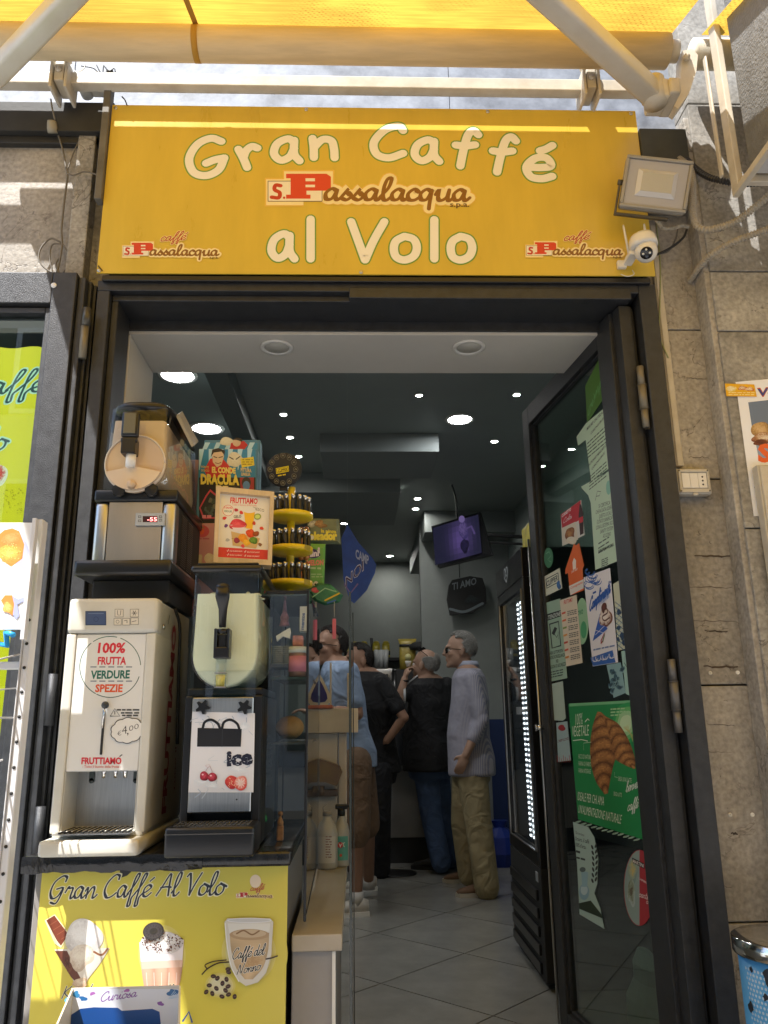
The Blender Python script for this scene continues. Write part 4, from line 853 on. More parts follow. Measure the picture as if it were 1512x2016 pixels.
MB(TF2).box(-wi, wi, -hi, hi, .008, .0105).build('led_panel', mat('lamp_led_panel', (.50, .47, .38), .5, bump=.4, bscale=400), fl)
MB(TF2).box(-FW-.010, -FW-.004, -.062, .004, -.028, -.010, ch=.002).box(-FW-.010, FW*.55, -FH-.022, -FH-.014, -.03, -.012, ch=.002).box(-FW-.010, -FW-.004, -FH-.02, -.06, -.028, -.010, ch=.002).cyl((-FW-.014, 0, -.018), (-FW, 0, -.018), .009, seg=10).build('bracket', mat('dark_bracket', (.10, .09, .07), .5, .4), fl)
# pan-tilt camera
c = at(1272, 495, y=2.19)
cm = thing('security_camera', 'white round pan and tilt security camera with two aerials on the sign corner', 'camera', c)
W2 = mat('glossy_white_plastic', (.74, .71, .64), .25)
MB().ball(c, .036, 28, 18).build('ball', W2, cm)
q = MB(Matrix.Translation(c)@Matrix.Rotation(math.radians(-8), 4, 'Y')); q.lathe((0, .006, .030), [(.044, -.012), (.045, .0), (.042, .018), (.036, .030), (.0, .032)], 28); q.build('head', W2, cm)
e = (EYE+Vector((.06, 0, -.5))-c).normalized(); Mq = e.to_track_quat('Z', 'Y').to_matrix().to_4x4(); Mq.translation = c
q = MB(Mq); q.lathe((0, 0, 0), [(.0195, .029), (.0195, .0345), (.017, .0362), (0, .0366)], 26); lens = q.build('lens_window', mat('lens_black', (.006, .006, .007), .08), cm)
q = MB(Mq)
for a, b in ((0, .011), (-.010, -.001), (.010, -.001)): q.lathe((a, b, .0362), [(.0036, 0), (.003, .0016), (0, .0018)], 12)
q.build('lamp_dots', mat('lens_lamp', (.75, .75, .7), .3), cm)
q = MB(Mq); q.lathe((0, -.010, .036), [(.006, 0), (.005, .0015), (.003, .001), (0, .001)], 14); q.build('lens', mat('lens_glass', (.02, .03, .05), .03), cm)
MB().box(c.x-.068, c.x-.038, 2.262, 2.279, c.z-.012, c.z+.016, ch=.004).box(c.x-.05, c.x-.02, 2.20, 2.27, c.z-.004, c.z+.012, ch=.004).build('mount', W2, cm)
for p0, p1 in (((1238, 498), (1227, 443)), ((1271, 460), (1268, 441))): a, b = at(*p0, y=2.23), at(*p1, y=2.23); MB().tube([a, a+(b-a)*.9, b], [.0042, .0034, .0025], 10).build('aerial', W2, cm)
MB().tube(crom([at(1222, 540, y=2.26), at(1235, 544, y=2.25), at(1248, 540, y=2.25), at(1245, 532, y=2.27)]), .0018, 6).build('wire', W2, cm)

def conduit(pts, r, mt, label, ys, pitch=.0095):
    P = crom([at(a, b, y=yy) for (a, b), yy in zip(pts, ys)], 14); d = [0]
    for a, b in zip(P, P[1:]): d.append(d[-1]+(b-a).length)
    n = int(d[-1]/(pitch/4)); Q = []; R = []; j = 0
    for i in range(n+1):
        s = d[-1]*i/n
        while j < len(P)-2 and d[j+1] < s: j += 1
        tt = (s-d[j])/max(1e-9, d[j+1]-d[j]); Q.append(P[j].lerp(P[j+1], tt)); R.append(r*(1.0 if i % 4 < 2 else .76))
    o = MB().tube(Q, R, 12, smooth=False).build('corrugated_conduit', mt, None); tag(o, label, 'conduit'); return o
conduit([(1322, 303), (1360, 338), (1364, 420), (1385, 452), (1440, 440), (1490, 405), (1530, 370)], .0125, CONDUIT, 'grey corrugated conduit looping down behind the floodlight and off to the right', [2.30, 2.24, 2.2, 2.18, 2.16, 2.12, 2.08])
conduit([(1358, 553), (1392, 508), (1440, 478), (1490, 459), (1540, 440)], .0115, CONDUIT, 'grey corrugated conduit rising from a hole in the stone pier to the right', [2.355, 2.25, 2.18, 2.14, 2.1])
conduit([(1335, 298), (1380, 340), (1420, 356), (1470, 362), (1530, 356)], .011, mat('black_corrugated_conduit', (.03, .03, .032), .4), 'black corrugated conduit running right behind the floodlight', [2.30, 2.24, 2.2, 2.18, 2.16])
o = wire([(1285, 505), (1320, 488), (1345, 468), (1352, 452)], .0042, WB, None, 'camera_cable', 2.3); tag(o, 'black cable from the security camera to the conduit', 'cable')
o = wire([(1292, 432), (1305, 448), (1322, 450), (1342, 444), (1356, 447)], .007, mat('taped_cable', (.42, .38, .30), .8, noise=.4, nscale=90, bump=.8, bscale=160), None, 'taped_cable', 2.26); tag(o, 'short taped cable joint below the floodlight', 'cable')
o = wire([(1290, 500), (1315, 495), (1330, 470), (1335, 445)], .003, WG, None, 'thin_cable', 2.31); tag(o, 'thin grey cable beside the black camera cable', 'cable')
o = wire([(1292, 440), (1300, 520), (1299, 610), (1298, 660), (1316, 705)], .0024, mat('green_yellow_wire', (.35, .38, .18), .5), None, 'earth_wire', 2.335); tag(o, 'thin green wire hanging beside the cream cable trunking', 'cable')
# cable trunking and switch box
tr = thing('cable_trunking', 'slim cream cable trunking running down the stone pier to the switch box', 'trunking', (1.03, 2.35, 2.3))
zt_, zb_ = at(1298, 445, y=2.345).z, at(1338, 918, y=2.345).z
MB().box(1.018, 1.044, 2.340, 2.359, zb_, zt_, ch=.002).build('channel', OLDCREAM, tr); MB().box(1.022, 1.040, 2.336, 2.3395, zb_, zt_-.003, ch=.001).build('cover', OLDCREAM, tr)
s0, s1 = at(1330, 922, y=2.32), at(1403, 972, y=2.32)
sb = thing('switch_box', 'white surface box with two switches and a socket on the stone pier', 'switch', Vector(((s0.x+s1.x)/2, 2.32, s1.z)))
x0, x1, z0, z1 = s0.x, s1.x, s1.z, s0.z; BOXW = mat('aged_white_plastic', (.60, .57, .50), .38, stain=(.5, .46, .38), nscale=14)
MB().box(x0, x1, 2.322, 2.359, z0, z1, ch=.005).build('housing', BOXW, sb)
rg = MB(); rg.box(x0+.006, x1-.006, 2.317, 2.3215, z1-.013, z1-.004, ch=.001).box(x0+.006, x1-.006, 2.317, 2.3215, z0+.004, z0+.016, ch=.001).box(x0+.006, x0+.014, 2.317, 2.3215, z0+.016, z1-.013, ch=.001).box(x1-.012, x1-.006, 2.317, 2.3215, z0+.016, z1-.013, ch=.001).build('front_frame', BOXW, sb)
wd = (x1-x0-.03)/3
for i in range(2):
    k = box('rocker', WHITEP, sb, x0+.016+i*wd, x0+.016+(i+1)*wd-.001, 2.3185, 2.3225, z0+.019, z1-.016, .001)
so = box('socket', WHITEP, sb, x0+.016+2*wd, x1-.0135, 2.3185, 2.3225, z0+.019, z1-.016, .001); q = MB()
for i in range(3): q.cyl((x0+.016+2.5*wd, 2.3179, z0+.030+i*.0125), (x0+.016+2.5*wd, 2.3184, z0+.030+i*.0125), .003, seg=8)
q.build('socket_holes', BLACKM, so)
q = MB()
for xx in (x0+.009, x1-.009):
    for zz in (z0+.009, z1-.008): q.cyl((xx, 2.3155, zz), (xx, 2.3168, zz), .0028, seg=8)
q.build('screws', BRASS, sb); MB().box((x0+x1)/2-.008, (x0+x1)/2+.008, 2.316, 2.322, z0-.006, z0+.003, ch=.002).build('latch', BOXW, sb)
# scratches and wall plugs on the pier
sc_ = Print((0, 2.3595, 0), (1, 0, 0), (0, 0, 1))
r = random.Random(21)
for x0, x1, y, w, c in ((1388, 1432, 1242, 3.2, '3a2f25'), (1386, 1452, 1312, 4.5, '4a3a2b'), (1350, 1440, 1156, 1.6, '54473a'), (1362, 1446, 1222, 1.4, '54473a'), (1368, 1438, 1094, 4, '4e4234'), (1392, 1446, 1426, 1.3, '55493c'), (1380, 1440, 1480, 1.1, '55493c'), (1440, 1452, 1640, 5, '3f3429'), (1400, 1440, 1745, 1.4, '4d4134'), (1352, 1390, 745, 1.3, '5a4c3c'), (1356, 1396, 900, 1.2, '5a4c3c')):
    P_ = [(x0+(x1-x0)*k/9, y+r.uniform(-1.3, 1.3)+(1.5 if k > 6 else 0)) for k in range(10)]; sc_.pline(P_, w*.55, c, taper=None); sc_.pline([(a+r.uniform(-1, 1), b_+w*.4) for a, b_ in P_[2:8]], w*.4, c)
for i in range(60):
    x, y = r.uniform(1345, 1440), r.uniform(620, 2000); x += (y-600)*.09*0; h_ = r.uniform(3, 12); a = r.uniform(0, 6.3)
    if at(x, y, y=2.36).x > 1.17 or at(x, y, y=2.36).x < 1.05: continue
    sc_.pline([(x+h_*math.cos(a+k*.5)*.6, y+h_*math.sin(a+k*.5)*.5) for k in range(4)], r.uniform(.5, 1.0), r.choice(('4c4034', '5b4e40', '3f352a')), smooth=True)
sc_.build('scratches', wl, MATTE)
# plugs
for x, y in ((1398, 1325), (1452, 1324), (1437, 2105), (1437, 1604), (1481, 1604)):
    c = at(x, y, y=2.36 if x < 1445 else 2.275); tag(MB().lathe(c, [(.006, 0), (.0055, -.003), (.002, -.003), (.0015, .001), (0, .001)], 10, 'y').build('wall_plug', WHITEP, None), {1398: 'small white wall plug in the stone pier, left of the upper pair', 1452: 'small white wall plug, right of the upper pair in the stone', 1437: 'small white wall plug low in the stone pier', 1481: 'small white wall plug beside the lower one in the stone'}[x] if y < 2000 else 'white wall plug at the foot of the stone pier', 'plug')
# metal cabinet (air conditioner) top right
ac = thing('air_conditioner', 'weathered metal air conditioner cabinet on a white bracket, top right corner', 'air conditioner', (1.3, 1.9, 2.85))
ACM = mat('weathered_ac_sheet', (.22, .225, .225), .6, .2, stain=(.15, .15, .145), nscale=26, bump=1.0, bscale=110)
MB().box(1.165, 1.75, 1.62, 2.02, 2.86, 3.55, ch=.006).build('housing', ACM, ac)
MB().box(1.172, 1.75, 1.63, 2.01, 2.852, 2.859, ch=.002).build('base_tray', mat('pale_tray', (.5, .5, .49), .5, noise=.1), ac)
for yy in (1.60, 2.025): MB().box(1.145, 1.80, yy, yy+.022, 2.835, 2.86, ch=.002).build('bracket_rail', OLDCREAM, ac)
MB().box(1.138, 1.158, 2.05, 2.09, 2.84, 3.6, ch=.003).box(1.138, 1.158, 1.60, 2.09, 2.825, 2.848, ch=.003).build('bracket_post', OLDCREAM, ac)
MB().box(1.130, 1.137, 2.115, 2.135, 2.93, 3.40, ch=.002).build('bracket_post', OLDCREAM, ac)
MB().box(1.08, 1.40, 2.29, 2.34, 3.00, 3.03, ch=.003).build('wall_rail', OLDCREAM, ac)
ac.location.x += .05
# poster and trunking on the right wall
rp = Print((0, 2.273, 0), (1, 0, 0), (0, 0, 1), base=.001)
rp.ppoly([(1448, 752), (1560, 742), (1600, 1016), (1484, 1016)], 'f2f4fa')
rp.ppoly([(1473, 792), (1580, 780), (1610, 905), (1494, 905)], '8fa0b8'); rp.ppoly([(1473, 792), (1580, 780), (1590, 838), (1481, 845)], '6f7f98')
rp.pblob(1500, 848, 22, 16, ['d8b88a', 'c09a60', '8a6a40'], .15, 2); rp.pblob(1508, 862, 24, 12, ['e8dcc8', 'b88a60', '7a4030'], .25, 4); rp.pblob(1498, 872, 16, 6, ['5a2a1a', '7a4428'], .2, 6)
rp.ptext('Vo', 1490, 781, 1530, 778, 17, 'c85a3a', .05); rp.ptext('Vo', 1491, 780, 1529, 777, 15, '3a4a8a', .02)
rp.ptext('S', 1492, 908, 1520, 908, 34, 'e8682c', .05); rp.ptext('C', 1494, 950, 1525, 950, 22, 'd8452c', .05); rp.lines(1485, 952, 1540, 962, 2, '8090a8')
o = rp.build('wall_poster', None, MATTE); tag(o, 'white poster with pastry photo taped to the grey pilaster', 'poster')
ys = Print((0, 2.270, 0), (1, 0, 0), (0, 0, 1), base=.001); ys.ppoly([(1427, 755), (1485, 757), (1490, 781), (1430, 780)], 'e8b020')
ys.pblob(1440, 766, 9, 7, ['f0e6c8', 'e0c050'], .15, 3); ys.pblob(1462, 764, 7, 5, ['e8d8b8', 'b84a20'], .3, 4); ys.pblob(1476, 766, 7, 5, ['f0e0c0', 'c86a20'], .3, 8); ys.lines(1434, 771, 1486, 779, 2, 'f4e4a0', .8)
tag(ys.build('yellow_label', None, INK), 'small yellow sticker over the upper left corner of the wall poster', 'sticker')
q = thing('cable_trunking', 'thick cream trunking at the right edge over the wall poster', 'trunking', (1.25, 2.25, 1.6)); z_ = at(1495, 915, y=2.235).z
MB().box(1.222, 1.30, 2.235, 2.268, -.05, z_, ch=.003).build('channel', OLDCREAM, q); MB().box(1.228, 1.30, 2.229, 2.2345, -.05, z_-.004, ch=.002).build('cover', OLDCREAM, q)
# ash bin
ab = thing('ash_bin', 'pale blue dotted litter bin with a steel rim at the lower right', 'bin', (1.03, 2.02, 0))
cx, cy = 1.035, 2.06; zt = at(1480, 1870, y=1.97).z; R = .125
MB().lathe((cx, cy, 0), [(R*.88, .0), (R*.90, .02), (R*.93, zt-.035)], 40).build('body', None or mat('bin_blue_film', (.10, .38, .72), .35), ab)
MB().lathe((cx, cy, zt-.034), [(R*1.0, 0), (R*1.02, .004), (R*1.02, .034), (R*.97, .038), (R*.6, .040), (0, .041)], 40).build('rim', CHROME, ab)
q = MB(); q.tube(crom([(cx-.05, cy-.06, zt+.006), (cx-.02, cy-.08, zt+.012), (cx+.03, cy-.07, zt+.008), (cx+.06, cy-.04, zt+.006)]), .006, 8).build('rim_handle', BLACKM, ab)
q = MB(); q2 = MB(); r = random.Random(5)
def on_bin(th, z, rr=R): k = .9+.03*z/zt; return Vector((cx+rr*k*math.cos(th)*1.003, cy+rr*k*math.sin(th)*1.003, z))
rows = int((zt-.06)/.0105)
def blob_on(mb, th, z, rad, n=8, seed=0, amp=0):
    rr = random.Random(seed); vs = [on_bin(th+rad*math.cos(2*PI*k/n)*(1+rr.uniform(-amp, amp))/R, z+rad*math.sin(2*PI*k/n)*(1+rr.uniform(-amp, amp)), R+ (.0006 if amp else 0)) for k in range(n)]; mb.add(vs, [tuple(range(n))])
for i in range(rows):
    for k in range(36):
        th = PI+.1+(k+(i % 2)*.5)*.085
        if i > 14: blob_on(q, th, .02+i*.0105, .0033)
q.build('dots', mat('bin_dots', (.55, .68, .82), .4), ab)
for i in range(26): blob_on(q2, r.uniform(PI+.1, 2*PI-.3), r.uniform(zt*.55, zt-.05), r.uniform(.006, .022), 12, i, .5)
q2.build('torn_patches', mat('torn_film', (.02, .022, .03), .6), ab)
# lamp holder and hanging cable on the left wall
ca = thing('hanging_cable', 'grey cable hanging down the stone on the left, coiled above the window frame', 'cable', at(105, 400, y=2.33))
def wp(pts, r, mt, y=2.335): return MB().tube(crom([at(a, b, y=y) for a, b in pts], 8), r, 7).build('wire', mt, ca)
wp([(100, 195), (103, 215), (108, 235)], .0028, WG, 2.28); wp([(108, 245), (122, 290), (130, 330), (133, 345), (126, 400), (121, 450), (122, 480), (118, 510), (112, 537)], .0036, WG)
wp([(131, 340), (145, 345), (165, 338), (185, 342), (204, 352)], .0026, WG, 2.31); wp([(132, 338), (145, 300), (163, 262)], .0022, WG)
wp([(122, 478), (100, 470), (80, 490), (78, 515), (95, 533), (108, 537)], .0028, WG); wp([(122, 478), (135, 500), (136, 520), (125, 537)], .0028, WG); wp([(120, 480), (103, 482), (98, 505), (104, 537)], .0028, WG); wp([(123, 485), (118, 505), (110, 520), (116, 537)], .003, WG)
c = at(103, 250, y=2.31); lh = MB(Matrix.Translation(c)@Matrix.Rotation(.5, 4, 'X')); lh.lathe((0, 0, 0), [(.0165, -.02), (.018, -.005), (.016, .012), (.014, .02), (0, .02)], 18); o = lh.build('lamp_holder', mat('old_lampholder', (.3, .27, .2), .5, noise=.2), ca)
# ------------------------------------------------------------------ room
FLZ = .10
rm = thing('interior_floor', None, None, (0, 5, FLZ), kind='structure')
box('floor_slab', mat('dark_grout', (.035, .034, .032), .8), rm, -2.4, 1.9, 2.36, 10.4, -.02, FLZ-.003, 0)
TILE = mat('grey_beige_floor_tile', (.25, .245, .222), .16, noise=.16, nscale=5, bump=.03, bscale=9)
# square tiles laid diagonally; joints as the photograph shows them
S_ = .62; t_me = None; v1 = Vector((math.cos(math.radians(44.3+90-1.7-45)), 0, 0))
ang = math.radians(45); e1_ = Vector((math.cos(ang), math.sin(ang))); e2_ = Vector((-math.sin(ang), math.cos(ang)))
org = at(712, 1900, z=FLZ); org = Vector((at(914, 1877, z=FLZ).x, at(914, 1877, z=FLZ).y))
g = .007; h = S_/2-g/2
tm = MB().box(-h, h, -h, h, -.004, 0)
for i in range(-12, 13):
    for j in range(-12, 13):
        c = org+e1_*((i+.5)*S_)+e2_*((j+.5)*S_)
        if -2.0 < c.x < 1.7 and 2.75 < c.y < 9.6:
            if t_me is None:
                t_me = MB().box(-h, h, -h, h, -.004, 0).build('tile', TILE, None); t_me.parent = rm; o = t_me
            else:
                o = t_me.copy(); COL.objects.link(o)
            o.location = (c.x, c.y-5, 0); o.rotation_euler = (0, 0, ang)
RM = thing('interior_walls', None, None, (0, 5, 0), kind='structure')
box('left_wall', TEAL, RM, -2.1, -2.0, 2.475, 9.8, -.1, 3.4, 0); box('right_wall', TEAL, RM, 1.45, 1.55, 2.475, 9.8, -.1, 3.4, 0); box('back_wall', mat('grey_back_wall', (.26, .28, .26), .6, noise=.06), RM, -2.0, 1.45, 9.3, 9.4, -.1, 3.4, 0)
box('front_wall', WALLP, RM, -2.0, -.91, 2.475, 2.56, -.1, 3.4, 0); box('front_wall', WALLP, RM, 1.0, 1.45, 2.475, 2.56, -.1, 3.4, 0)
box('front_pier', WALLP, RM, -.91, -.775, 2.476, 2.79, -.1, 2.548, .003)
box('soffit', WALLP, RM, -.91, 1.449, 2.477, 2.79, 2.55, 3.1, .002)
ce = thing('ceiling', None, None, (0, 5, 3.1), kind='structure')
box('ceiling_slab', CEIL, ce, -2.0, 1.45, 2.56, 9.3, 3.10, 3.3, 0)
DROP = mat('pale_grey_drop_panel', (.24, .26, .25), .6)
for (x0, x1, y0, y1, z0) in ((at(630, 893, y=4.9).x, at(865, 903, y=4.9).x, 4.9, 5.5, 2.97), (-.9, at(790, 990, y=5.7).x, 5.75, 6.8, 2.94), (.62, 1.45, 6.9, 9.0, 2.9)):
    box('drop_panel', DROP, ce, x0, x1, y0, y1, z0, 3.099, .003)
box('ceiling_beam', mat('grey_beam', (.15, .17, .165), .5), ce, -.78, -.66, 2.8, 7, 2.99, 3.099, .003)
ROUND = lamp_mat('round_lamp_glow', (.93, .97, 1), 62); SPOT = lamp_mat('spot_lamp_glow', (1, .98, .93), 170); OFFL = mat('unlit_diffuser', (.55, .53, .47), .5)
def downlight(px, py, z, rpx, lit, label, grp):
    c = at(px, py, z=z); dist = (c-EYE).length; R = rpx/FPX*dist*1.0
    o = thing('ceiling_light', label, 'ceiling light', c, group=grp)
    MB().lathe((c.x, c.y, z-.0005), [(R*1.25, 0), (R*1.22, -.006), (R*1.0, -.007), (R*.96, -.002), (R*.96, 0)], 28).build('rim', WHITEP, o)
    MB().lathe((c.x, c.y, z-.003), [(R*.95, .001), (R*.95, 0), (0, 0)], 24).build('diffuser', {'r': ROUND, 's': SPOT, 'o': OFFL}[lit], o)
for px, py, nm in ((545, 683, 'left'), (923, 683, 'right')): downlight(px, py, 2.55, 25, 'o', 'unlit round downlight in the white soffit, %s one above the %s' % (nm, 'cream drink machine' if nm == 'left' else 'open door'), 'unlit downlights in the soffit')
for px, py, rp_, lb_ in ((350, 738, 30, 'large lit round ceiling lamp cut off by the soffit edge'), (407, 843, 27, 'large lit round ceiling lamp above the candy boxes'), (905, 825, 23, 'large lit round ceiling lamp right of the room centre')): downlight(px, py, 3.098, rp_, 'r', lb_, 'large round ceiling lamps')
sp = [(825, 777, 3.098), (1017, 776, 3.098), (558, 815, 3.098), (571, 860, 3.098), (973, 868, 3.098), (807, 867, 3.098), (588, 898, 3.098), (700, 950, 3.098), (782, 960, 3.098), (822, 981, 3.098), (818, 1001, 3.098), (677, 1030, 2.939), (767, 1094, 3.098)]
lbs = ['small lit spot near the soffit, left of the two front ones', 'small lit spot near the soffit beside the open door', 'small greenish lit spot above the round lighter display', 'small lit spot behind the greenish one', 'small lit spot right of the large round lamp', 'dim small spot in the middle of the dark ceiling', 'small spot just behind the round lighter disc', 'small lit spot in the underside of the pale ceiling panel', 'small lit spot behind the pale ceiling panel', 'small lit spot nearer of the close pair beyond the panel', 'small lit spot farther of the close pair beyond the panel', 'small lit spot above the blue flag', 'farthest small lit spot, left of the television']
for (px, py, z), lb_ in zip(sp, lbs): downlight(px, py, z, 6.2 if lb_[:3] != 'dim' else 4.5, 's', lb_, 'small ceiling spots')
c = at(797, 886, z=3.098); v = thing('ceiling_vent', 'round dark vent in the ceiling between the spots', 'vent', c)
MB().lathe(c, [(.11, 0), (.108, -.012), (.09, -.014), (.085, -.004), (0, -.004)], 28).build('rim', mat('vent_grey', (.16, .17, .17), .5), v)
MB().lathe(c+Vector((0, 0, -.006)), [(.07, 0), (.06, -.004), (.045, -.001), (.03, -.005), (0, -.005)], 24).build('cone', BLACKM, v)

# television on its arm
A, B, C_, D = at(849, 1036, y=6.05), at(944, 1008, y=5.8), at(968, 1091, y=5.72), at(862, 1117, y=5.97)
n_ = (B-A).cross(D-A).normalized(); n_ = -n_ if n_.dot(EYE-A) < 0 else n_
tv = thing('television', 'black flat television showing a purple lit singer, hung below the ceiling', 'television', (A+C_)/2)
MB().prism([A, B, C_, D], -n_*.035).build('housing', BLACK, tv)
p = Print(A, (B-A), (A-D)); lw, lh_ = (B-A).length, (A-D).length
for i in range(12):
    for j in range(7):
        x0, x1 = lw*(.03+.94*i/12), lw*(.03+.94*(i+1)/12); y0, y1 = -lh_*(.05+.88*j/7), -lh_*(.05+.88*(j+1)/7)
        q_ = math.exp(-((i-6.5)**2/6+(j-3)**2/9)); p.raw([(x0, y0), (x1, y0), (x1, y1), (x0, y1)], [(0, 3, 2, 1)], (.02+.10*q_, .02+.06*q_, .05+.22*q_))
p.up(); p.pblob(912, 1045, 9, 16, ['6a5a90', '40386a'], .2, 2); p.pell(909, 1022, 6, 7, '7a6aa0'); p.pblob(915, 1075, 7, 16, ['2a2448', '1c1830'], .2, 3); p.pline([(915, 1042), (928, 1036), (934, 1050)], 4, '5a4c80')
SCRN = bpy.data.materials.new('screen_glow'); SCRN.use_nodes = True; b = SCRN.node_tree.nodes['Principled BSDF']; a_ = SCRN.node_tree.nodes.new('ShaderNodeAttribute'); a_.attribute_name = 'ink'
SCRN.node_tree.links.new(a_.outputs['Color'], b.inputs['Emission Color']); b.inputs['Emission Strength'].default_value = .3; b.inputs['Base Color'].default_value = (.01, .01, .01, 1); b.inputs['Roughness'].default_value = .12
p.build('screen', tv, SCRN)
q = MB(); c = (B+C_)/2-n_*.05; q.tube([c, c+Vector((.15, .05, .0)), (1.449, 5.9, c.z)], .014, 8).tube([c+Vector((0, 0, -.06)), (1.449, 5.9, c.z-.06)], .01, 8).box(1.43, 1.449, 5.82, 5.98, c.z-.12, c.z+.09); q.build('wall_arm', BLACKM, tv)
c = (A+B)/2-n_*.04; MB().tube(crom([c, c+Vector((.0, .05, .2)), Vector((c.x-.02, c.y+.1, 3.09))]), .008, 6).build('cable', WB, tv)

# fridge with lit glass door on the right
fx, fy0, fy1 = .82, 3.80, 4.53
fr = thing('drinks_fridge', 'tall black drinks fridge with bright dotted light strip inside its glass door', 'fridge', (1.1, 4.2, FLZ))
NAVY = mat('dark_blue_black_enamel', (.010, .014, .035), .22)
MB().box(fx+.05, 1.44, fy0, fy1, FLZ, 2.08, ch=.006).build('cabinet', NAVY, fr)
d = MB(); zb, zt2 = .60, 1.93
d.box(fx, fx+.045, fy0, fy0+.06, zb, zt2, ch=.003).box(fx, fx+.045, fy1-.05, fy1, zb, zt2, ch=.003).box(fx, fx+.045, fy0+.061, fy1-.051, zb, zb+.06, ch=.003).box(fx, fx+.045, fy0+.061, fy1-.051, zt2-.05, zt2, ch=.003)
d.build('door', BLACK, fr); q = MB(); q.box(fx-.004, fx+.002, fy1-.058, fy1-.05, zb+.06, zt2-.05).box(fx-.004, fx+.002, fy0+.059, fy0+.066, zb+.06, zt2-.05).box(fx-.004, fx+.002, fy0+.09, fy1-.05, zb+.058, zb+.064); q.build('door_trim', STEEL, fr)
MB().box(fx+.012, fx+.016, fy0+.061, fy1-.055, zb+.065, zt2-.055).build('pane', CLEAR, fr)
box('inner_back', mat('fridge_inside', (.16, .18, .22), .3), fr, fx+.046, fx+.0495, fy0+.05, fy1-.03, zb+.06, zt2-.04, 0)
LEDM = lamp_mat('led_dot_glow', (.85, .93, 1), 5); q = MB(); n = 46
for i in range(n):
    z = zb+.10+(zt2-zb-.20)*i/(n-1)
    for j, yy in enumerate((3.92, 4.00, 4.08)): q.box(fx+.021, fx+.0245, yy-.011, yy+.011, z-.0048, z+.0048)
q.build('light_dots', LEDM, fr)
box('light_strip', mat('led_strip_white', (.22, .25, .3), .3), fr, fx+.025, fx+.028, 3.885, 4.13, zb+.08, zt2-.08, 0)
MB().box(fx-.002, fx+.05, fy0, fy1, zt2+.002, 2.08, ch=.004).build('header', BLACK, fr)
hp = Print((fx-.002, 0, 0), (0, -1, 0), (0, 0, 1)); cyh = -(fy0+.42); zc = 2.01
for s_ in (-1, 1): hp.stroke([(cyh, zc-.035), (cyh+s_*.05, zc), (cyh+s_*.045, zc+.035), (cyh+s_*.02, zc+.04), (cyh+s_*.0, zc+.012), (cyh+s_*.018, zc-.004)], .008, 'd8dce0', smooth=True)
hp.up(); hp.build('heart_logo', fr)
gr = MB().box(fx, fx+.05, fy0, fy1, FLZ+.03, .595, ch=.004); gr.build('lower_front', BLACKM, fr)
for i in range(5):
    z = .15+i*.075; q = MB().box(fx-.012, fx, fy0+.07, fy1-.03, z, z+.045, ch=.003); o = q.build('louvre', BLACK, fr)
MB().box(fx-.003, fx, fy0+.05, fy0+.10, .53, .57).build('controls', mat('label_grey', (.3, .32, .35), .5), fr)
# framed black posters high on the right wall
for (pp, lb_) in (([(1003, 905), (1026, 885), (1030, 980), (1006, 1008)], 'black framed coffee poster high on the right wall beside the door edge'),):
    p = Print((1.446, 6.5, 0), (0, -1, 0), (0, 0, 1)); p.ppoly(pp, '0c0c0d'); p.ppoly([(1006, 908), (1024, 892), (1027, 976), (1008, 1000)], '1c1c1e'); p.pblob(1015, 940, 5, 9, ['b08a40', '6a5020'], .2, 2); p.pline([(1008, 915), (1022, 903)], 2, 'b8b8b0')
    o = p.build('wall_poster', None, INK); tag(o, lb_, 'poster')
o = MB().box(.99, 1.03, 4.3, 4.5, 2.145, 2.38, ch=.004).build('coffee_carton', mat('yellow_carton', (.55, .45, .05), .5, noise=.5, nscale=14), None); tag(o, 'yellow coffee carton on top of the drinks fridge', 'carton')
o.location = (-.02, -.05, -.06)
# hanging shield sign on the back wall
hs_ = thing('hanging_sign', 'black round edged sign with pale writing on the wall behind the customers', 'sign', at(915, 1170, y=7.2))
P_ = [(884, 1152), (890, 1142), (925, 1134), (950, 1138), (957, 1160), (958, 1188), (930, 1207), (886, 1211), (880, 1180)]
MB().prism([at(a, b, y=7.2) for a, b in P_], (0, .03, 0)).build('board', BLACKM, hs_)
p = Print((0, 7.2, 0), (1, 0, 0), (0, 0, 1)); p.ptext('TI AMO', 890, 1162, 938, 1150, 14, '80868a', .02); p.pline([(886, 1199), (915, 1204), (950, 1188)], 5, '7a8488', smooth=True); p.pblob(930, 1180, 12, 9, ['30383c', '1c2022'], .3, 4); p.build('lettering', hs_)
MB().tube([at(905, 1137, y=7.25), Vector((at(905, 1137, y=7.25).x, 7.25, 3.05))], .004, 6).build('cord', WB, hs_)
MB().box(.60, 1.449, 7.3, 7.42, 0, 3.099).build('partition', mat('grey_partition', (.28, .30, .285), .6, noise=.06), RM)
box('blue_panel', mat('blue_panel', (.02, .04, .13), .5), RM, at(965, 1450, y=7.28).x, 1.44, 7.285, 7.298, .1, 1.25, .003)

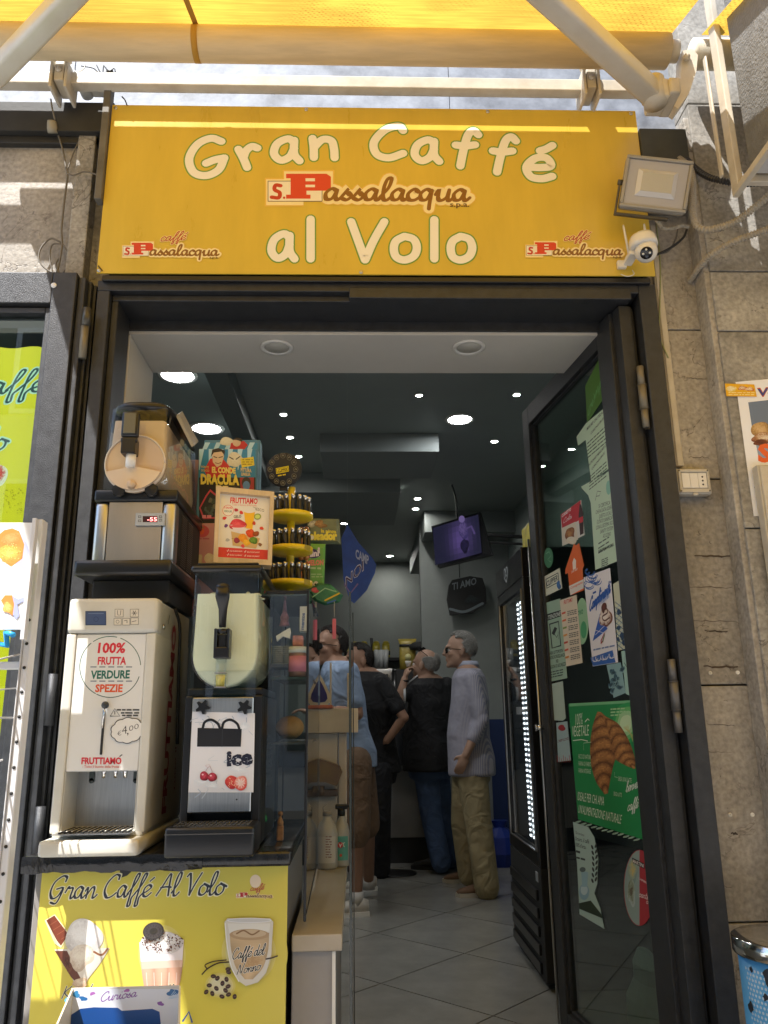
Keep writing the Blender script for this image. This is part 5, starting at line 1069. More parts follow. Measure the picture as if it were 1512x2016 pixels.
# bar counter and what stands on it
bc = thing('bar_counter', 'grey fronted bar counter with black top and plinth at the back of the room', 'counter', (.1, 7.3, FLZ))
GREYP = mat('grey_laminate', (.17, .16, .145), .4, noise=.1)
MB().box(-1.6, .58, 7.05, 7.75, .30, .88, ch=.003).build('front_panel', GREYP, bc); MB().box(-1.6, .60, 7.07, 7.7, FLZ, .299).build('plinth', BLACKM, bc); MB().box(-1.6, .64, 6.98, 7.8, .881, 1.16, ch=.004).build('top', mat('black_stone', (.015, .015, .016), .25), bc)
em = thing('espresso_machine', 'steel coffee machine with a black lever on the back bar', 'coffee machine', at(755, 1340, y=7.6))
a, b = at(728, 1316, y=7.5), at(772, 1345, y=7.5)
MB().box(a.x, b.x+.02, 7.5, 7.9, b.z, a.z, ch=.02).build('body', STEEL, em); MB().box(a.x, b.x, 7.52, 7.88, 1.161, b.z-.001, ch=.01).build('base', BLACKM, em)
c = at(732, 1318, y=7.45); MB().tube([c, c+Vector((0, 0, .22)), c+Vector((0, 0, .29))], [.008, .009, .016], 8).build('lever', BLACK, em); MB().cyl(c+Vector((-.02, 0, -.03)), c+Vector((.03, 0, -.03)), .02, seg=12).build('group_head', CHROME, em); MB().cyl(at(762, 1329, y=7.48), at(762, 1329, y=7.5), .012, seg=8).build('tap', BLACK, em)
for i, x in enumerate((742, 751, 760)):
    a = at(x, 1315, y=7.6); o = MB().lathe(a, [(.02, 0), (.028, .17), (.026, .17), (.018, .005)], 14).build('paper_cup_stack', mat('clear_cups', (.45, .46, .46), .3), None); tag(o, ['leftmost', 'middle', 'rightmost'][i]+' stack of clear plastic cups on the coffee machine', 'cups', 'plastic cup stacks on the coffee machine')
sh_ = thing('back_shelf', 'dark shelf on the back wall carrying coffee bags', 'shelf', (.1, 8.0, 1.8)); z_ = at(740, 1296, y=8.0).z
MB().box(-.6, .58, 7.92, 8.12, z_-.03, z_, ch=.003).build('board', BLACKM, sh_); MB().box(-.6, .58, 8.121, 8.16, .1, z_+.02).build('support', mat('grey_back_wall', (.2, .2, .2)), sh_)
BAGY = mat('yellow_coffee_bag', (.36, .29, .02), .35, noise=.2, nscale=20); BAGK = mat('black_bag_band', (.02, .02, .02), .4)
for i, px in enumerate((686, 698, 717, 741, 760)):
    a = at(px, 1292, y=8.0); o = thing('coffee_bag', ['first', 'second', 'third', 'fourth', 'fifth'][i]+' yellow and black coffee bag from the left on the back shelf', 'coffee bag', (a.x, 8.0, z_), group='coffee bags on the back shelf')
    MB().loft([((a.x, 8.0, z_+.001), .04, .03), ((a.x, 8.0, z_+.05), .042, .032), ((a.x, 8, z_+.12), .038, .025), ((a.x, 8, z_+.15), .036, .006)], 12, p=3).build('bag', BAGY, o); MB().loft([((a.x, 8.0, z_+.03), .0425, .033), ((a.x, 8.0, z_+.07), .043, .033)], 12, p=3).build('band', BAGK, o); MB().ball((a.x, 8.0, z_+.158), (.03, .01, .015), 10, 6).build('fold', BAGY, o)
a = at(803, 1318, y=7.5); o = thing('coffee_bag', 'large gold coffee bag standing on the bar beside the drinking man', 'coffee bag', a)
gh = at(803, 1258, y=7.5).z-a.z
MB().loft([(a, .075, .04), (a+Vector((0, 0, gh*.4)), .08, .045), (a+Vector((0, 0, gh*.85)), .075, .03), (a+Vector((0, 0, gh)), .09, .012)], 14, p=3).build('bag', mat('gold_bag', (.45, .34, .06), .3, noise=.3, nscale=18), o)
MB().loft([(a+Vector((0, 0, gh*.74)), .078, .046), (a+Vector((0, 0, gh*.82)), .078, .046)], 14, p=3).build('band', BAGK, o); MB().lathe(a+Vector((0, -.05, gh*.4)), [(.03, 0), (.03, -.002), (0, -.002)], 14, 'y').build('emblem', mat('gold_emblem', (.7, .65, .3), .4), o)
o = box('grinder', BLACKM, None, a.x-.12, a.x+.10, 7.42, 7.7, 1.161, a.z-.003, .01); tag(o, 'black coffee grinder base under the gold bag', 'grinder')
a = at(778, 1330, y=7.5); o = MB().cyl((a.x, 7.5, 1.161), (a.x, 7.5, a.z+.03), .04, seg=16).cyl((a.x, 7.5, a.z+.03), (a.x, 7.5, a.z+.06), .03, seg=16).build('thermos', mat('dark_steel', (.12, .12, .12), .3, 1), None); tag(o, 'dark steel thermos between coffee machine and gold bag', 'thermos')
a = at(826, 1272, y=7.45); o = MB().loft([(a+Vector((0, 0, -.035)), .09, .07), (a, .10, .08), (a+Vector((0, 0, .03)), .07, .06), (a+Vector((0, 0, .042)), .03, .03)], 18).build('black_cap', BLACKM, None); tag(o, 'black cap hanging on the grinder behind the drinking man', 'cap')
MB().cyl((a.x, 7.45, a.z-.3), (a.x, 7.45, a.z-.03), .012, seg=8).build('peg', BLACKM, o)
o = box('price_card', PAPERW, None, at(750, 1405, y=6.97).x, at(769, 1405, y=6.97).x, 6.972, 6.978, at(0, 1421, y=6.97).z, at(0, 1406, y=6.97).z, 0); tag(o, 'small white card on the black bar front', 'card')
a = at(780, 1720, z=FLZ); o = MB().lathe((a.x, a.y, FLZ), [(.16, 0), (.16, .006), (.14, .010), (0, .010)], 30).build('floor_drain', mat('black_drain', (.008, .008, .008), .5), None); tag(o, 'round black mat cover lying on the floor before the bar', 'drain cover')
o = MB(); r = random.Random(3); o.loft([((1.16, 6.9, FLZ), .16, .14), ((1.16, 6.9, FLZ+.1), .19, .17), ((1.17, 6.9, FLZ+.22), .15, .13), ((1.17, 6.9, FLZ+.29), .05, .05), ((1.17, 6.9, FLZ+.34), .07, .06)], 13, smooth=False)
tag(o.build('rubbish_bag', mat('blue_plastic_bag', (.01, .03, .22), .3, bump=.6, bscale=20), None), 'shiny blue rubbish bag on the floor by the far wall', 'bag')
# blue football flag hanging inside
p = Print((0, 3.3, 0), (1, 0, 0), (0, 0, 1)); F_ = [(672, 1060), (684, 1032), (706, 1068), (733, 1098), (741, 1112), (738, 1128), (722, 1162), (697, 1188), (688, 1180), (676, 1140)]
MBf = MB().prism([at(a, b, y=3.302) for a, b in F_], (0, .004, 0)); fg = thing('flag', 'blue cloth pennant with white outlined letters hanging beside the candy stand', 'flag', at(700, 1110, y=3.3)); MBf.build('cloth', mat('blue_flag_cloth', (.02, .08, .42), .6, noise=.25, nscale=12), fg)
p.ptext('CAMP', 700, 1098, 726, 1112, 18, '9aaee0', .03); p.ptext('NOI', 680, 1158, 716, 1122, 22, 'b8c4ea', .03); p.ptext('NOI', 681, 1157, 715, 1122, 20, '3a2a6a', -.002); p.pline([(678, 1150), (690, 1168), (704, 1150)], 3, '7a6ab0')
p.build('lettering', fg); MB().tube([at(684, 1032, y=3.302), Vector((at(684, 1032, y=3.3).x, 3.302, 3.095))], .0002, 4).build('cord', WW, fg)
# ------------------------------------------------------------------ front counter
def Z(px, py, y): return at(px, py, y=y).z
def X(px, py, y): return at(px, py, y=y).x
GRAN = mat('polished_black_granite', (.02, .02, .021), .14, noise=.6, nscale=60)
ct = thing('front_counter', 'black topped serving counter under the drink machines with a yellow front', 'counter', (-.43, 2.1, 0))
MB().box(-.722, -.147, 1.845, 2.44, .948, .978, ch=.006).build('top', GRAN, ct)
MB().box(-.705, -.16, 1.885, 2.43, .0, .9475, ch=.002).build('cabinet', mat('grey_carcass', (.25, .23, .22), .6), ct)
tp = MB()
r = random.Random(12); vs = []; n = 34
for i in range(n+1):
    x = -.722+.385*i/n
    for k, (dy, dz) in enumerate(((-.001, .978), (-.004, .968), (-.003, .957), (-.001, .946-.0015*math.sin(i*.9)-r.uniform(0, .003)))): vs.append((x, 1.845+dy+r.uniform(-.0015, .0005), dz))
tp.add(vs, [(i*4+k, i*4+k+1, (i+1)*4+k+1, (i+1)*4+k) for i in range(n) for k in range(3)], True)
tp.build('shiny_edge_tape', mat('shiny_black_tape', (.012, .012, .013), .07, bump=.8, bscale=30), ct)
bn = thing('menu_banner', 'yellow Gran Caffé Al Volo banner with three iced coffee pictures on the counter front', 'banner', (-.42, 1.875, .6))
BZ = .953
MB().box(-.688, -.155, 1.874, 1.880, .33, BZ).build('board', mat('banner_yellow', (.70, .60, .09), .38), bn)
p = Print((0, 1.874, 0), (1, 0, 0), (0, 0, 1))
p.pglow(165, 1862, 66, 66, 'f6f0cc', (.70, .60, .09)); p.pglow(319, 1878, 66, 82, 'f6f0cc', (.70, .60, .09)); p.pglow(490, 1875, 76, 84, 'f6f0cc', (.70, .60, .09)); p.pglow(434, 1940, 42, 36, 'f6f0cc', (.70, .60, .09))
p.ppoly([(236, 1704), (258, 1706), (259, 1716), (250, 1724), (236, 1729)], '2a2a2e')
p.script('Gran Caffé Al Volo', (92, 1770), (440, 1761), 45, [(.30, 'f2e9b0'), (.23, 'f6f2d8'), (.15, '2a2f3a')], .35, .6)
brand(p, 465, 1767, 72, 'c03030', '6a3a2a'); p.script('caffé', (492, 1754), (519, 1751), 12, [(.12, 'c04040')], .3, .2)
p.pell(503, 1735, 11, 13, 'f2dcc0')
# cone of cream with a wafer
p.ppoly([(88, 1812), (108, 1800), (136, 1838), (120, 1866), (108, 1858)], 'f2e8c0'); p.ppoly([(91, 1812), (107, 1802), (135, 1840), (120, 1862), (112, 1852)], '7a3a26')
for i in range(4): p.pline([(97+i*8, 1822+i*9), (113+i*8, 1812+i*9)], 1.3, '9a5a3e')
p.pstrip([(107, 1869), (125, 1900), (143, 1928), (150, 1952)], [(216, 1866), (196, 1898), (172, 1930), (166, 1952)], lambda u, v: tuple(c*(.62+.45*math.sin(PI*(.15+.8*u))) for c in (.78, .72, .64)), 20, 16); p.ppoly([(108, 1872), (132, 1872), (146, 1902), (160, 1928), (150, 1934), (140, 1924)], '6a3a2a')
p.pblob(165, 1845, 34, 38, ['ffffff', 'f8f6f4', 'e2dedc', 'c8c2c0'], .10, 4); p.pblob(160, 1884, 24, 26, ['f4ecdc', 'e6dacb', 'cbb8a4'], .15, 9); p.pblob(134, 1898, 7, 16, ['4a2418', '7a4a34'], .25, 2); p.pline([(185, 1874), (200, 1880), (212, 1868)], 4, '8a5a3a', smooth=True); p.pblob(158, 1935, 16, 9, ['e8d8c4', 'c8a888'], .2, 5)
# latte glass with biscuit

p.ppoly([(274, 1855), (362, 1850), (358, 1905), (350, 1945), (284, 1945), (278, 1905)], 'f0e6ea'); p.pstrip([(277, 1893), (280, 1920), (284, 1945)], [(360, 1890), (357, 1920), (352, 1945)], lambda u, v: tuple(c*(.72+.5*abs(math.sin(u*9+.4))**.6)*(1.1-.2*v) for c in (.62, .36, .26)), 30, 8); p.ppoly([(278, 1893), (360, 1890), (358, 1904), (280, 1908)], 'e8c4b4')
for i in range(5): p.pline([(288+i*15, 1915), (290+i*14, 1944)], 1.3, 'f2dcd0')
p.pblob(319, 1856, 44, 21, ['ffffff', 'f4f0f2', 'd8d2d4'], .05, 6)
for i in range(120):
    r_ = random.Random(i*3+1); a = r_.uniform(0, 6.28); q = math.sqrt(r_.random()); p.pell(319+42*q*math.cos(a), 1854+20*q*math.sin(a), r_.uniform(1, 2.6), r_.uniform(.7, 1.8), r_.choice(('4a2a1e', '6a4030', '5a3424', '8a6a5a')), r_.uniform(0, 3), 6)
p.pell(302, 1833, 21, 17, '3c3838', .3); p.pell(302, 1833, 18, 14, '4c4646', .3)
for k in range(16): a = k*PI/8; p.pline([(302+12*math.cos(a), 1833+9*math.sin(a)), (302+15*math.cos(a), 1833+12*math.sin(a))], 1, '302c2c')
p.pell(302, 1833, 8, 6, '38342f', .3)
# glass of cold coffee, vanilla and beans

p.ppoly([(442, 1815), (448, 1808), (532, 1808), (538, 1815), (534, 1880), (524, 1915), (508, 1934), (484, 1941), (468, 1930), (454, 1900), (446, 1860)], 'd8d4cc'); p.pstrip([(452, 1838), (455, 1870), (464, 1904), (482, 1928)], [(530, 1836), (528, 1870), (518, 1904), (498, 1928)], lambda u, v: tuple(c*(.66+.42*math.sin(PI*(.1+.8*u))+.08*math.sin(v*14+u*5)) for c in (.60, .44, .27)), 22, 20)
p.ppoly([(448, 1818), (532, 1818), (530, 1836), (452, 1838)], 'e4e2dc'); p.pell(491, 1840, 39, 11, 'b49878'); p.pell(491, 1838, 33, 8, 'c9b396'); p.pline([(466, 1838), (480, 1832), (496, 1840), (510, 1833)], 3, '8a6a4a', smooth=True); p.pell(491, 1812, 44, 5, 'e9e9ec'); p.pell(491, 1812, 41, 3.6, 'cfcfd0')
p.pblob(500, 1895, 18, 22, ['b8946a', 'c8ae88'], .2, 3); p.pline([(443, 1818), (447, 1860), (455, 1902), (470, 1932)], 2, 'f4f4f6', smooth=True)
p.script('Caffé del', (456, 1889), (520, 1879), 21, [(.22, 'f4efe4'), (.12, '24242c')], .3, .3); p.script('Nonno', (466, 1919), (512, 1909), 19, [(.22, 'f4efe4'), (.12, '24242c')], .3, .3)
p.pline([(398, 1918), (410, 1906), (430, 1896), (450, 1894)], 3, '3a2c26', smooth=True); p.pline([(408, 1908), (404, 1900), (420, 1893), (445, 1890)], 2.6, '3a2c26', smooth=True); p.pline([(524, 1888), (535, 1886), (546, 1882)], 3, '3a2c26')
for i, (x, y) in enumerate(((420, 1922), (428, 1926), (446, 1928), (450, 1914), (449, 1942), (438, 1936), (426, 1946), (412, 1940), (406, 1953), (418, 1956), (437, 1962), (450, 1958), (462, 1962), (444, 1950), (449, 1908))):
    p.pell(x, y, 5.4, 4.2, '3e2c2c', i*.9, 12); p.pline([(x-3, y+1), (x+3, y-1)], .8, '8a7068')
p.script('Kinder', (118, 1966), (200, 1960), 24, [(.2, 'f4efd0'), (.12, '2a2f3a')], .3, .3); p.script('Caffé', (300, 1962), (345, 1958), 20, [(.2, 'f4efd0'), (.12, '2a2f3a')], .3, .3)
p.pline([(360, 2010), (372, 1992), (378, 2012)], 4, '3a5a9a'); p.build('printed_picture', bn)
for x, y in ((82, 1709), (564, 1693)): c = at(x, y, y=1.872); MB().lathe(c, [(.0085, 0), (.008, -.003), (.004, -.004), (.003, -.002), (0, -.002)], 16, 'y').build('screw', CHROME, bn)

# ------------------------------------------------------------------ fruit sorbet machine (cream)
fm = thing('frozen_drink_machine', 'cream soft fruit dispenser printed 100% Frutta Verdure Spezie, front left on the counter', 'drink machine', (-.57, 2.0, .978))
x0, x1 = -.679, -.472; yf, yb = 1.868, 2.24
zt, zh, zp, zc = 1.540, Z(140, 1247, yf), Z(130, 1517, yf), Z(120, 1640, yf)
MB().box(x0+.002, x1-.0015, yf+.012, yb-.003, zp, zt-.003, ch=.004).build('body', CREAM, fm)
MB().box(x0, x1+.002, yf-.004, yf+.05, zh, zt, ch=.010).build('control_panel', CREAM, fm)
boxes('side_post', CREAM, fm, ((x0, x0+.022, yf, yb-.002, zc-.002, zh-.001), (x1-.022, x1, yf, yb-.002, zc-.002, zh-.001)), .004)
front = MB().box(x0+.0225, x1-.0225, yf+.004, yf+.011, zp-.003, zh-.002, ch=.002).build('front_panel', mat('white_enamel_panel', (.80, .79, .76), .22), fm)
MB().box(x0+.023, x1-.023, yf+.09, yf+.10, zc, zp-.001).build('back_plate', STEEL, fm); boxes('inner_cheek', CREAM, fm, ((x0+.023, x0+.0245, yf+.004, yf+.09, zc, zp-.004), (x1-.0245, x1-.023, yf+.004, yf+.09, zc, zp-.004)), 0)
MB().box(x0-.002, x1+.004, yf-.055, yb, .979, 1.012, ch=.009).box(x0+.006, x1-.004, yf-.0, yb, 1.0121, zc+.003, ch=.004).build('base', CREAM, fm)
q = MB(); dx = (x1-x0-.05)/13
q.box(x0+.02, x1-.02, yf-.045, yf+.085, zc+.0005, zc+.002); q.build('drip_tray', STEEL, fm); q = MB()
for i in range(13): q.box(x0+.03+i*dx, x0+.03+i*dx+dx*.45, yf-.03, yf+.07, zc+.0021, zc+.004)
q.build('tray_slots', BLACKM, fm)
for k, px in enumerate((181, 268)): c = at(px, 1530, y=yf+.088); MB().cyl((c.x, yf+.086, c.z-.008), (c.x, yf+.089, c.z-.008), .006, seg=12).box(c.x-.006, c.x+.006, yf+.086, yf+.0895, c.z-.008, c.z+.012).build('slot_window', mat('slot_grey', (.08, .1, .1), .5), fm)
q = MB()
for px in (205, 228, 247): c = at(px, 1522, y=yf+.04); q.cyl((c.x, yf+.04, zp-.02), (c.x, yf+.04, zp+.01), .004, .006, seg=10)
q.build('nozzles', CHROME, fm)
c = at(207, 1388, y=yf-.012); MB().ball(c, .0085, 14, 8).cyl(c, c+Vector((0, .02, 0)), .004, seg=8).build('lever_knob', mat('dark_grey_knob', (.04, .045, .05), .4), fm)
a_, b_ = at(205, 1398, y=yf+.002), at(203, 1486, y=yf+.002); MB().box(a_.x-.0026, a_.x+.0026, yf+.001, yf+.005, b_.z, a_.z, ch=.001).build('lever_slot', BLACKM, fm); MB().tube([c, Vector((a_.x, yf-.003, a_.z-.04))], .002, 6).build('lever_rod', CHROME, fm)
p = Print((0, yf-.0045, 0), (1, 0, 0), (0, 0, 1))
p.prect(168, 1203, 209, 1231, '3c4a6a'); p.prect(170, 1205, 207, 1229, '4a5a80'); p.pell(189, 1219, 5, 5, '3a4668'); p.pell(189, 1219, 4, 4, '4a5a80'); p.pline([(174, 1208), (204, 1208)], .8, '8a9ab8')
for (x, y, w, h) in ((226, 1199, 17, 16), (256, 1199, 17, 16), (224, 1217, 15, 14), (241, 1217, 15, 14), (257, 1216, 16, 14)):
    p.prect(x, y, x+w, y+h, '8a8478'); p.prect(x+.9, y+.9, x+w-.9, y+h-.9, 'ded6c6')
p.pline([(231, 1202), (232, 1211), (237, 1211), (238, 1202)], 1, '5a564e');
for k in range(3): a = k*PI/3; p.pline([(264.5-5*math.cos(a), 1207-5*math.sin(a)), (264.5+5*math.cos(a), 1207+5*math.sin(a))], 1, '5a564e')
p.pell(231.5, 1224, 3.5, 3.5, '8a8478'); p.pell(231.5, 1224, 2.6, 2.6, 'ded6c6'); p.pline([(245, 1222), (250, 1221), (250, 1226)], 1.2, '5a564e'); p.pline([(260, 1224), (268, 1222)], 1, '5a564e')
p.build('control_print', fm)
p = Print((0, yf+.004, 0), (1, 0, 0), (0, 0, 1)); cx, cy, R = 217, 1313, 60
for a0, a1, col in ((.35, 1.5, '4a6a5a'), (1.9, 3.6, '3a5a50'), (3.65, 5.6, '2f5a50'), (5.7, 6.5, '3a6a58')): p.pline([(cx+R*math.sin(a0+(a1-a0)*k/16)+(cy-1313)*.05, cy-R*math.cos(a0+(a1-a0)*k/16)) for k in range(17)], 1.6, col)
RED = 'd8303c'
p.ptext('100%', 192, 1285, 246, 1285, 20, RED, .035, .12); p.ptext('FRUTTA', 192, 1308, 248, 1308, 15, RED, .035, .08); p.ptext('VERDURE', 178, 1336, 255, 1335, 16, '1f6a5a', .035, .08); p.ptext('SPEZIE', 187, 1362, 241, 1362, 15, 'e05a28', .035, .08)
for yy in (1313, 1341):
    for i in range(5): p.pline([(178+i*17.5, yy), (190+i*17.5, yy)], 2.4, '8a9098', caps=False)
p.pline([(217, 1410), (226, 1395), (236, 1410), (217, 1410)], 1.2, '2a2a2a'); p.pline([(226, 1400), (226, 1406)], 1.4, '2a2a2a'); p.ptext('~4', 230, 1399, 277, 1399, 4, '4a4844'); p.ptext('~3', 238, 1405, 276, 1405, 4, '4a4844'); p.ptext('~3', 240, 1410, 274, 1410, 4, '4a4844')
p.ptext('FRUTTIAMO', 160, 1504, 239, 1504, 13, RED, .035, .05); p.pline([(236, 1489), (240, 1486)], 2, '2a3a3a'); p.ptext("- Tutto il buono della frutta -", 162, 1511.5, 238, 1511.5, 5, 'd8605a', .01)
p.build('front_print', fm)
p = Print((x1+.0005, 0, 0), (0, 1, 0), (0, 0, 1), base=.0004)
def side_txt(p, s, px0, px1, w, col, off=.03):
    A = Vector(p.px(*px0)); B = Vector(p.px(*px1)); vs, fs, a, b = text_mesh(s, off); D = B-A; e = D.normalized(); n = Vector((-e.y, e.x))
    p.raw([tuple(A+D*((X_-a)/(b-a))+n*(Y_/.727*w)) for X_, Y_ in vs], fs, col); p.up()
side_txt(p, 'FRUTTIAMO', (326, 1600), (347, 1232), .042, '9a2438', .045); side_txt(p, 'Tutto il buono della frutta', (344, 1560), (355, 1250), .012, '9a4454', .02); p.pline([(331, 1228), (334, 1212)], 3, '23282c')
p.build('side_print', fm)
MB().tube(crom([Vector((x1+.006, 2.02, 1.535)), Vector((x1+.012, 2.06, 1.49)), Vector((x1+.006, 2.10, 1.38)), Vector((x1+.01, 2.11, 1.2))]), .004, 8).build('power_cable', WB, fm)
MB().cyl((x1, 1.93, 1.478), (x1+.004, 1.93, 1.478), .006, seg=12).build('side_screw', CHROME, fm)
# price cloud
p = Print((0, yf+.0015, 0), (1, 0, 0), (0, 0, 1)); ccx, ccy = 251, 1438
def cloud(rx, ry): return [(ccx+(rx*(1+.075*abs(math.sin(k*PI/8.0*1.0*4/4*1)))*math.cos(k*PI/40))*1+0, ccy-8*math.cos(k*PI/40)*.35+ry*(1+.09*abs(math.sin(k*PI/8)))*math.sin(k*PI/40)) for k in range(80)]
p.ppoly(cloud(32, 24), '2c2a28'); p.ppoly(cloud(30.4, 22.6), 'e9e6e0')
p.ptext('€', 231, 1449, 239, 1447, 9, '3a3430', -.01); p.ptext('4', 240, 1446, 250, 1444, 17, '3a3430', -.01); p.ptext(',', 250, 1446, 253, 1445, 17, '3a3430'); p.ptext('00', 254, 1440, 273, 1434, 11, '3a3430', -.012)
tag(p.build('price_tag', None, MATTE), 'cloud shaped white price tag reading €4,00 on the cream dispenser', 'price tag')

# ------------------------------------------------------------------ coffee slush machine standing on the cream one
def ushape(x0, x1, ztop, zc, r, y0, y1, name, mt, par, flare=0, n=20, ztop2=None):
    """tank: straight walls, half-round belly, running back along y"""
    xc = (x0+x1)/2; pts = [(x0+flare, ztop)]+[(xc-r*math.cos(PI*k/n), zc-r*math.sin(PI*k/n)) for k in range(n+1)]+[(x1-flare, ztop)]
    vs = []; ys = [y0+.012, y0+.003, y0, y1]; sc = [1, 1, .93, .93][::1]
    rings = [(y0, .90), (y0+.004, .97), (y0+.014, 1.0), (y1, 1.0)]; cz = (ztop+zc)/2
    for yy, s in rings: vs += [(xc+(a-xc)*s, yy, b if b >= ztop-1e-6 else zc+(b-zc)*(s if b < zc else 1)) for a, b in pts]
    m = len(pts); fs = [tuple(range(m))[::-1], tuple(range(3*m, 4*m))]
    for j in range(3):
        for i in range(m): i2 = (i+1) % m; fs.append((j*m+i, j*m+i2, (j+1)*m+i2, (j+1)*m+i))
    return MB().add(vs, fs, False).build(name, mt, par)
def smooth_by_angle(o, a=40):
    for f_ in o.data.polygons: f_.use_smooth = True
    try: o.data.set_sharp_from_angle(angle=math.radians(a))
    except Exception: pass
    return o
s2 = thing('slush_machine', 'steel slush machine with a round tank of beige coffee slush, stacked on top', 'drink machine', (-.565, 2.1, 1.60))
a = -.665; b = -.462; yb0 = 1.95
MB().box(-.688, -.452, 1.895, 2.32, 1.600, 1.640, ch=.010).build('drip_tray', BLACK, s2); MB().box(-.66, -.47, 1.96, 2.25, 1.543, 1.599, ch=.003).build('feet_plate', BLACKM, s2)
boxes('corner_post', STEEL, s2, ((a, a+.033, yb0-.002, yb0+.05, 1.6405, 1.800), (b-.033, b, yb0-.002, yb0+.05, 1.6405, 1.800)), .010)
MB().box(a+.034, b-.034, yb0, yb0+.01, 1.6405, 1.800, ch=.001).build('front_panel', mat('warm_steel_panel', (.52, .47, .41), .33, 1, noise=.1, nscale=10, stretch=(1, 1, .15)), s2)
MB().box(a+.004, b-.002, yb0+.051, 2.33, 1.6405, 1.800, ch=.003).build('body', BLACKM, s2)
q = MB()
for j in range(2):
    for i in range(24):
        z = 1.65+i*.0058; y = 2.03+j*.075; q.box(b-.001, b+.0008, y, y+.06, z, z+.0024)
q.build('side_vents', mat('vent_edge', (.16, .13, .11), .5), s2)
MB().box(a-.004, b+.004, yb0-.006, 2.33, 1.8005, 1.832, ch=.006).build('collar', BLACK, s2)
d0, d1 = at(268, 1010, y=yb0-.004), at(324, 1035, y=yb0-.004)
dp = MB().box(d0.x, d1.x, yb0-.006, yb0, d1.z, d0.z, ch=.001).build('display', mat('display_bezel', (.45, .47, .48), .35), s2)
p = Print((0, yb0-.006, 0), (1, 0, 0), (0, 0, 1)); p.prect(281, 1016, 310, 1028, '3a0a10')
p.build('display_window', s2); p = Print((0, yb0-.0066, 0), (1, 0, 0), (0, 0, 1)); p.ptext('-55', 290, 1026, 309, 1026, 8, 'ff3040', .01)
REDL = lamp_mat('red_digits', (1, .12, .12), 3); p.build('display_digits', s2, REDL)
p = Print((0, yb0-.006, 0), (1, 0, 0), (0, 0, 1))
for x, y in ((272, 1015), (272, 1023), (313, 1015), (313, 1022)): p.prect(x, y, x+6, y+4.6, '4a4c4c'); p.prect(x+.9, y+.8, x+5.1, y+3.8, 'a8aaa8')
p.build('display_keys', s2)
ctn = at(266, 912, y=1.93); rr = .0785
COFS = mat('coffee_slush', (.66, .48, .31), .35, noise=.07, nscale=12, bump=.1, bscale=30); LEMS = mat('lemon_slush', (.86, .88, .62), .4, noise=.04, nscale=6, bump=.15, bscale=30)
ck = smooth_by_angle(ushape(ctn.x-rr+.004, ctn.x+rr-.004, 2.020, ctn.z, rr-.004, 1.945, 2.29, 'slush', COFS, s2, .008))
smooth_by_angle(ushape(ctn.x-rr, ctn.x+rr, 2.052, ctn.z-.001, rr, 1.938, 2.30, 'tank', CLEAR, s2, .006))
MB().lathe((ctn.x, 1.938, ctn.z), [(rr-.001, .006), (rr-.001, -.004), (rr-.006, -.007), (rr-.010, -.0065), (0, -.0062)], 40, 'y').build('front_disc', mat('tank_front_coffee', (.68, .51, .35), .16, coat=.6), s2)
MB().tube([(ctn.x+(rr-.003)*math.cos(t_), 1.930, ctn.z+(rr-.003)*math.sin(t_)) for t_ in [k*2*PI/40 for k in range(41)]], .0028, 6).build('disc_rim', mat('clear_rim', (.70, .60, .48), .12), s2)
q = MB(); q.prism([(ctn.x+(rr-.004)*math.cos(t_), 1.915, ctn.z+(rr-.004)*math.sin(t_)) for t_ in [PI+.38+k*(PI-.76)/16 for k in range(17)]]+[(ctn.x, 1.915, ctn.z-.012)], (0, .016, 0)); q.build('spout_basin', mat('tank_front_coffee2', (.72, .56, .40), .16, coat=.6), s2)
q = MB(); q.cyl((ctn.x, 1.915, ctn.z-.062), (ctn.x, 1.90, ctn.z-.062), .012, .009, seg=16); q.build('spout', COFS, s2)
MB().cyl((ctn.x-.004, 1.905, ctn.z+.015), (ctn.x-.004, 1.905, ctn.z-.018), .0125, seg=18).build('nozzle', WHITEP, s2)
hz1, hz0 = Z(262, 813, 1.90), Z(262, 858, 1.90); hx = X(258, 840, 1.90)
MB().box(hx-.022, hx+.022, 1.888, 1.905, hz0-.006, hz1, ch=.006).build('handle', BLACK, s2); MB().box(hx-.015, hx+.015, 1.885, 1.8885, hz0+.002, hz1-.006, ch=.001).build('handle_inlay', mat('olive_grey_inlay', (.14, .13, .09), .3), s2)
MB().box(hx-.019, hx+.017, 1.888, 1.925, ctn.z+.014, hz0-.008, ch=.003).cyl((hx-.02, 1.895, hz0-.014), (hx+.02, 1.895, hz0-.014), .007, seg=12).build('tap_body', BLACK, s2)
MB().loft([((ctn.x+.002, 2.12, 2.050), .083, .19), ((ctn.x+.002, 2.12, 2.062), .084, .19), ((ctn.x+.002, 2.12, 2.072), .074, .178), ((ctn.x+.002, 2.12, 2.075), .05, .15)], 36, p=4).build('lid', BLACK, s2)
q = MB(); xr = ctn.x+.09; q.prism([at(346, 818, y=2.0), at(377, 880, y=2.0), at(386, 872, y=2.16), at(354, 812, y=2.16)], (.007, 0, .004)); q.build('side_flap', mat('grey_flap', (.35, .33, .30), .4), s2)
MB().prism([(ctn.x-.04, 1.935, ctn.z-.072), (ctn.x+.06, 1.935, ctn.z-.07), (ctn.x+.06, 1.935, 1.822), (ctn.x-.045, 1.935, 1.822)], (0, .004, 0)).build('skirt', CLEAR, s2)
q = MB()
for dx in (-.036, .046): q.lathe((ctn.x+dx, 1.936, 1.826), [(0, -.012), (.016, -.011), (.018, -.004), (.012, 0)], 10, 'y', False)
q.build('star_knobs', BLACK, s2)

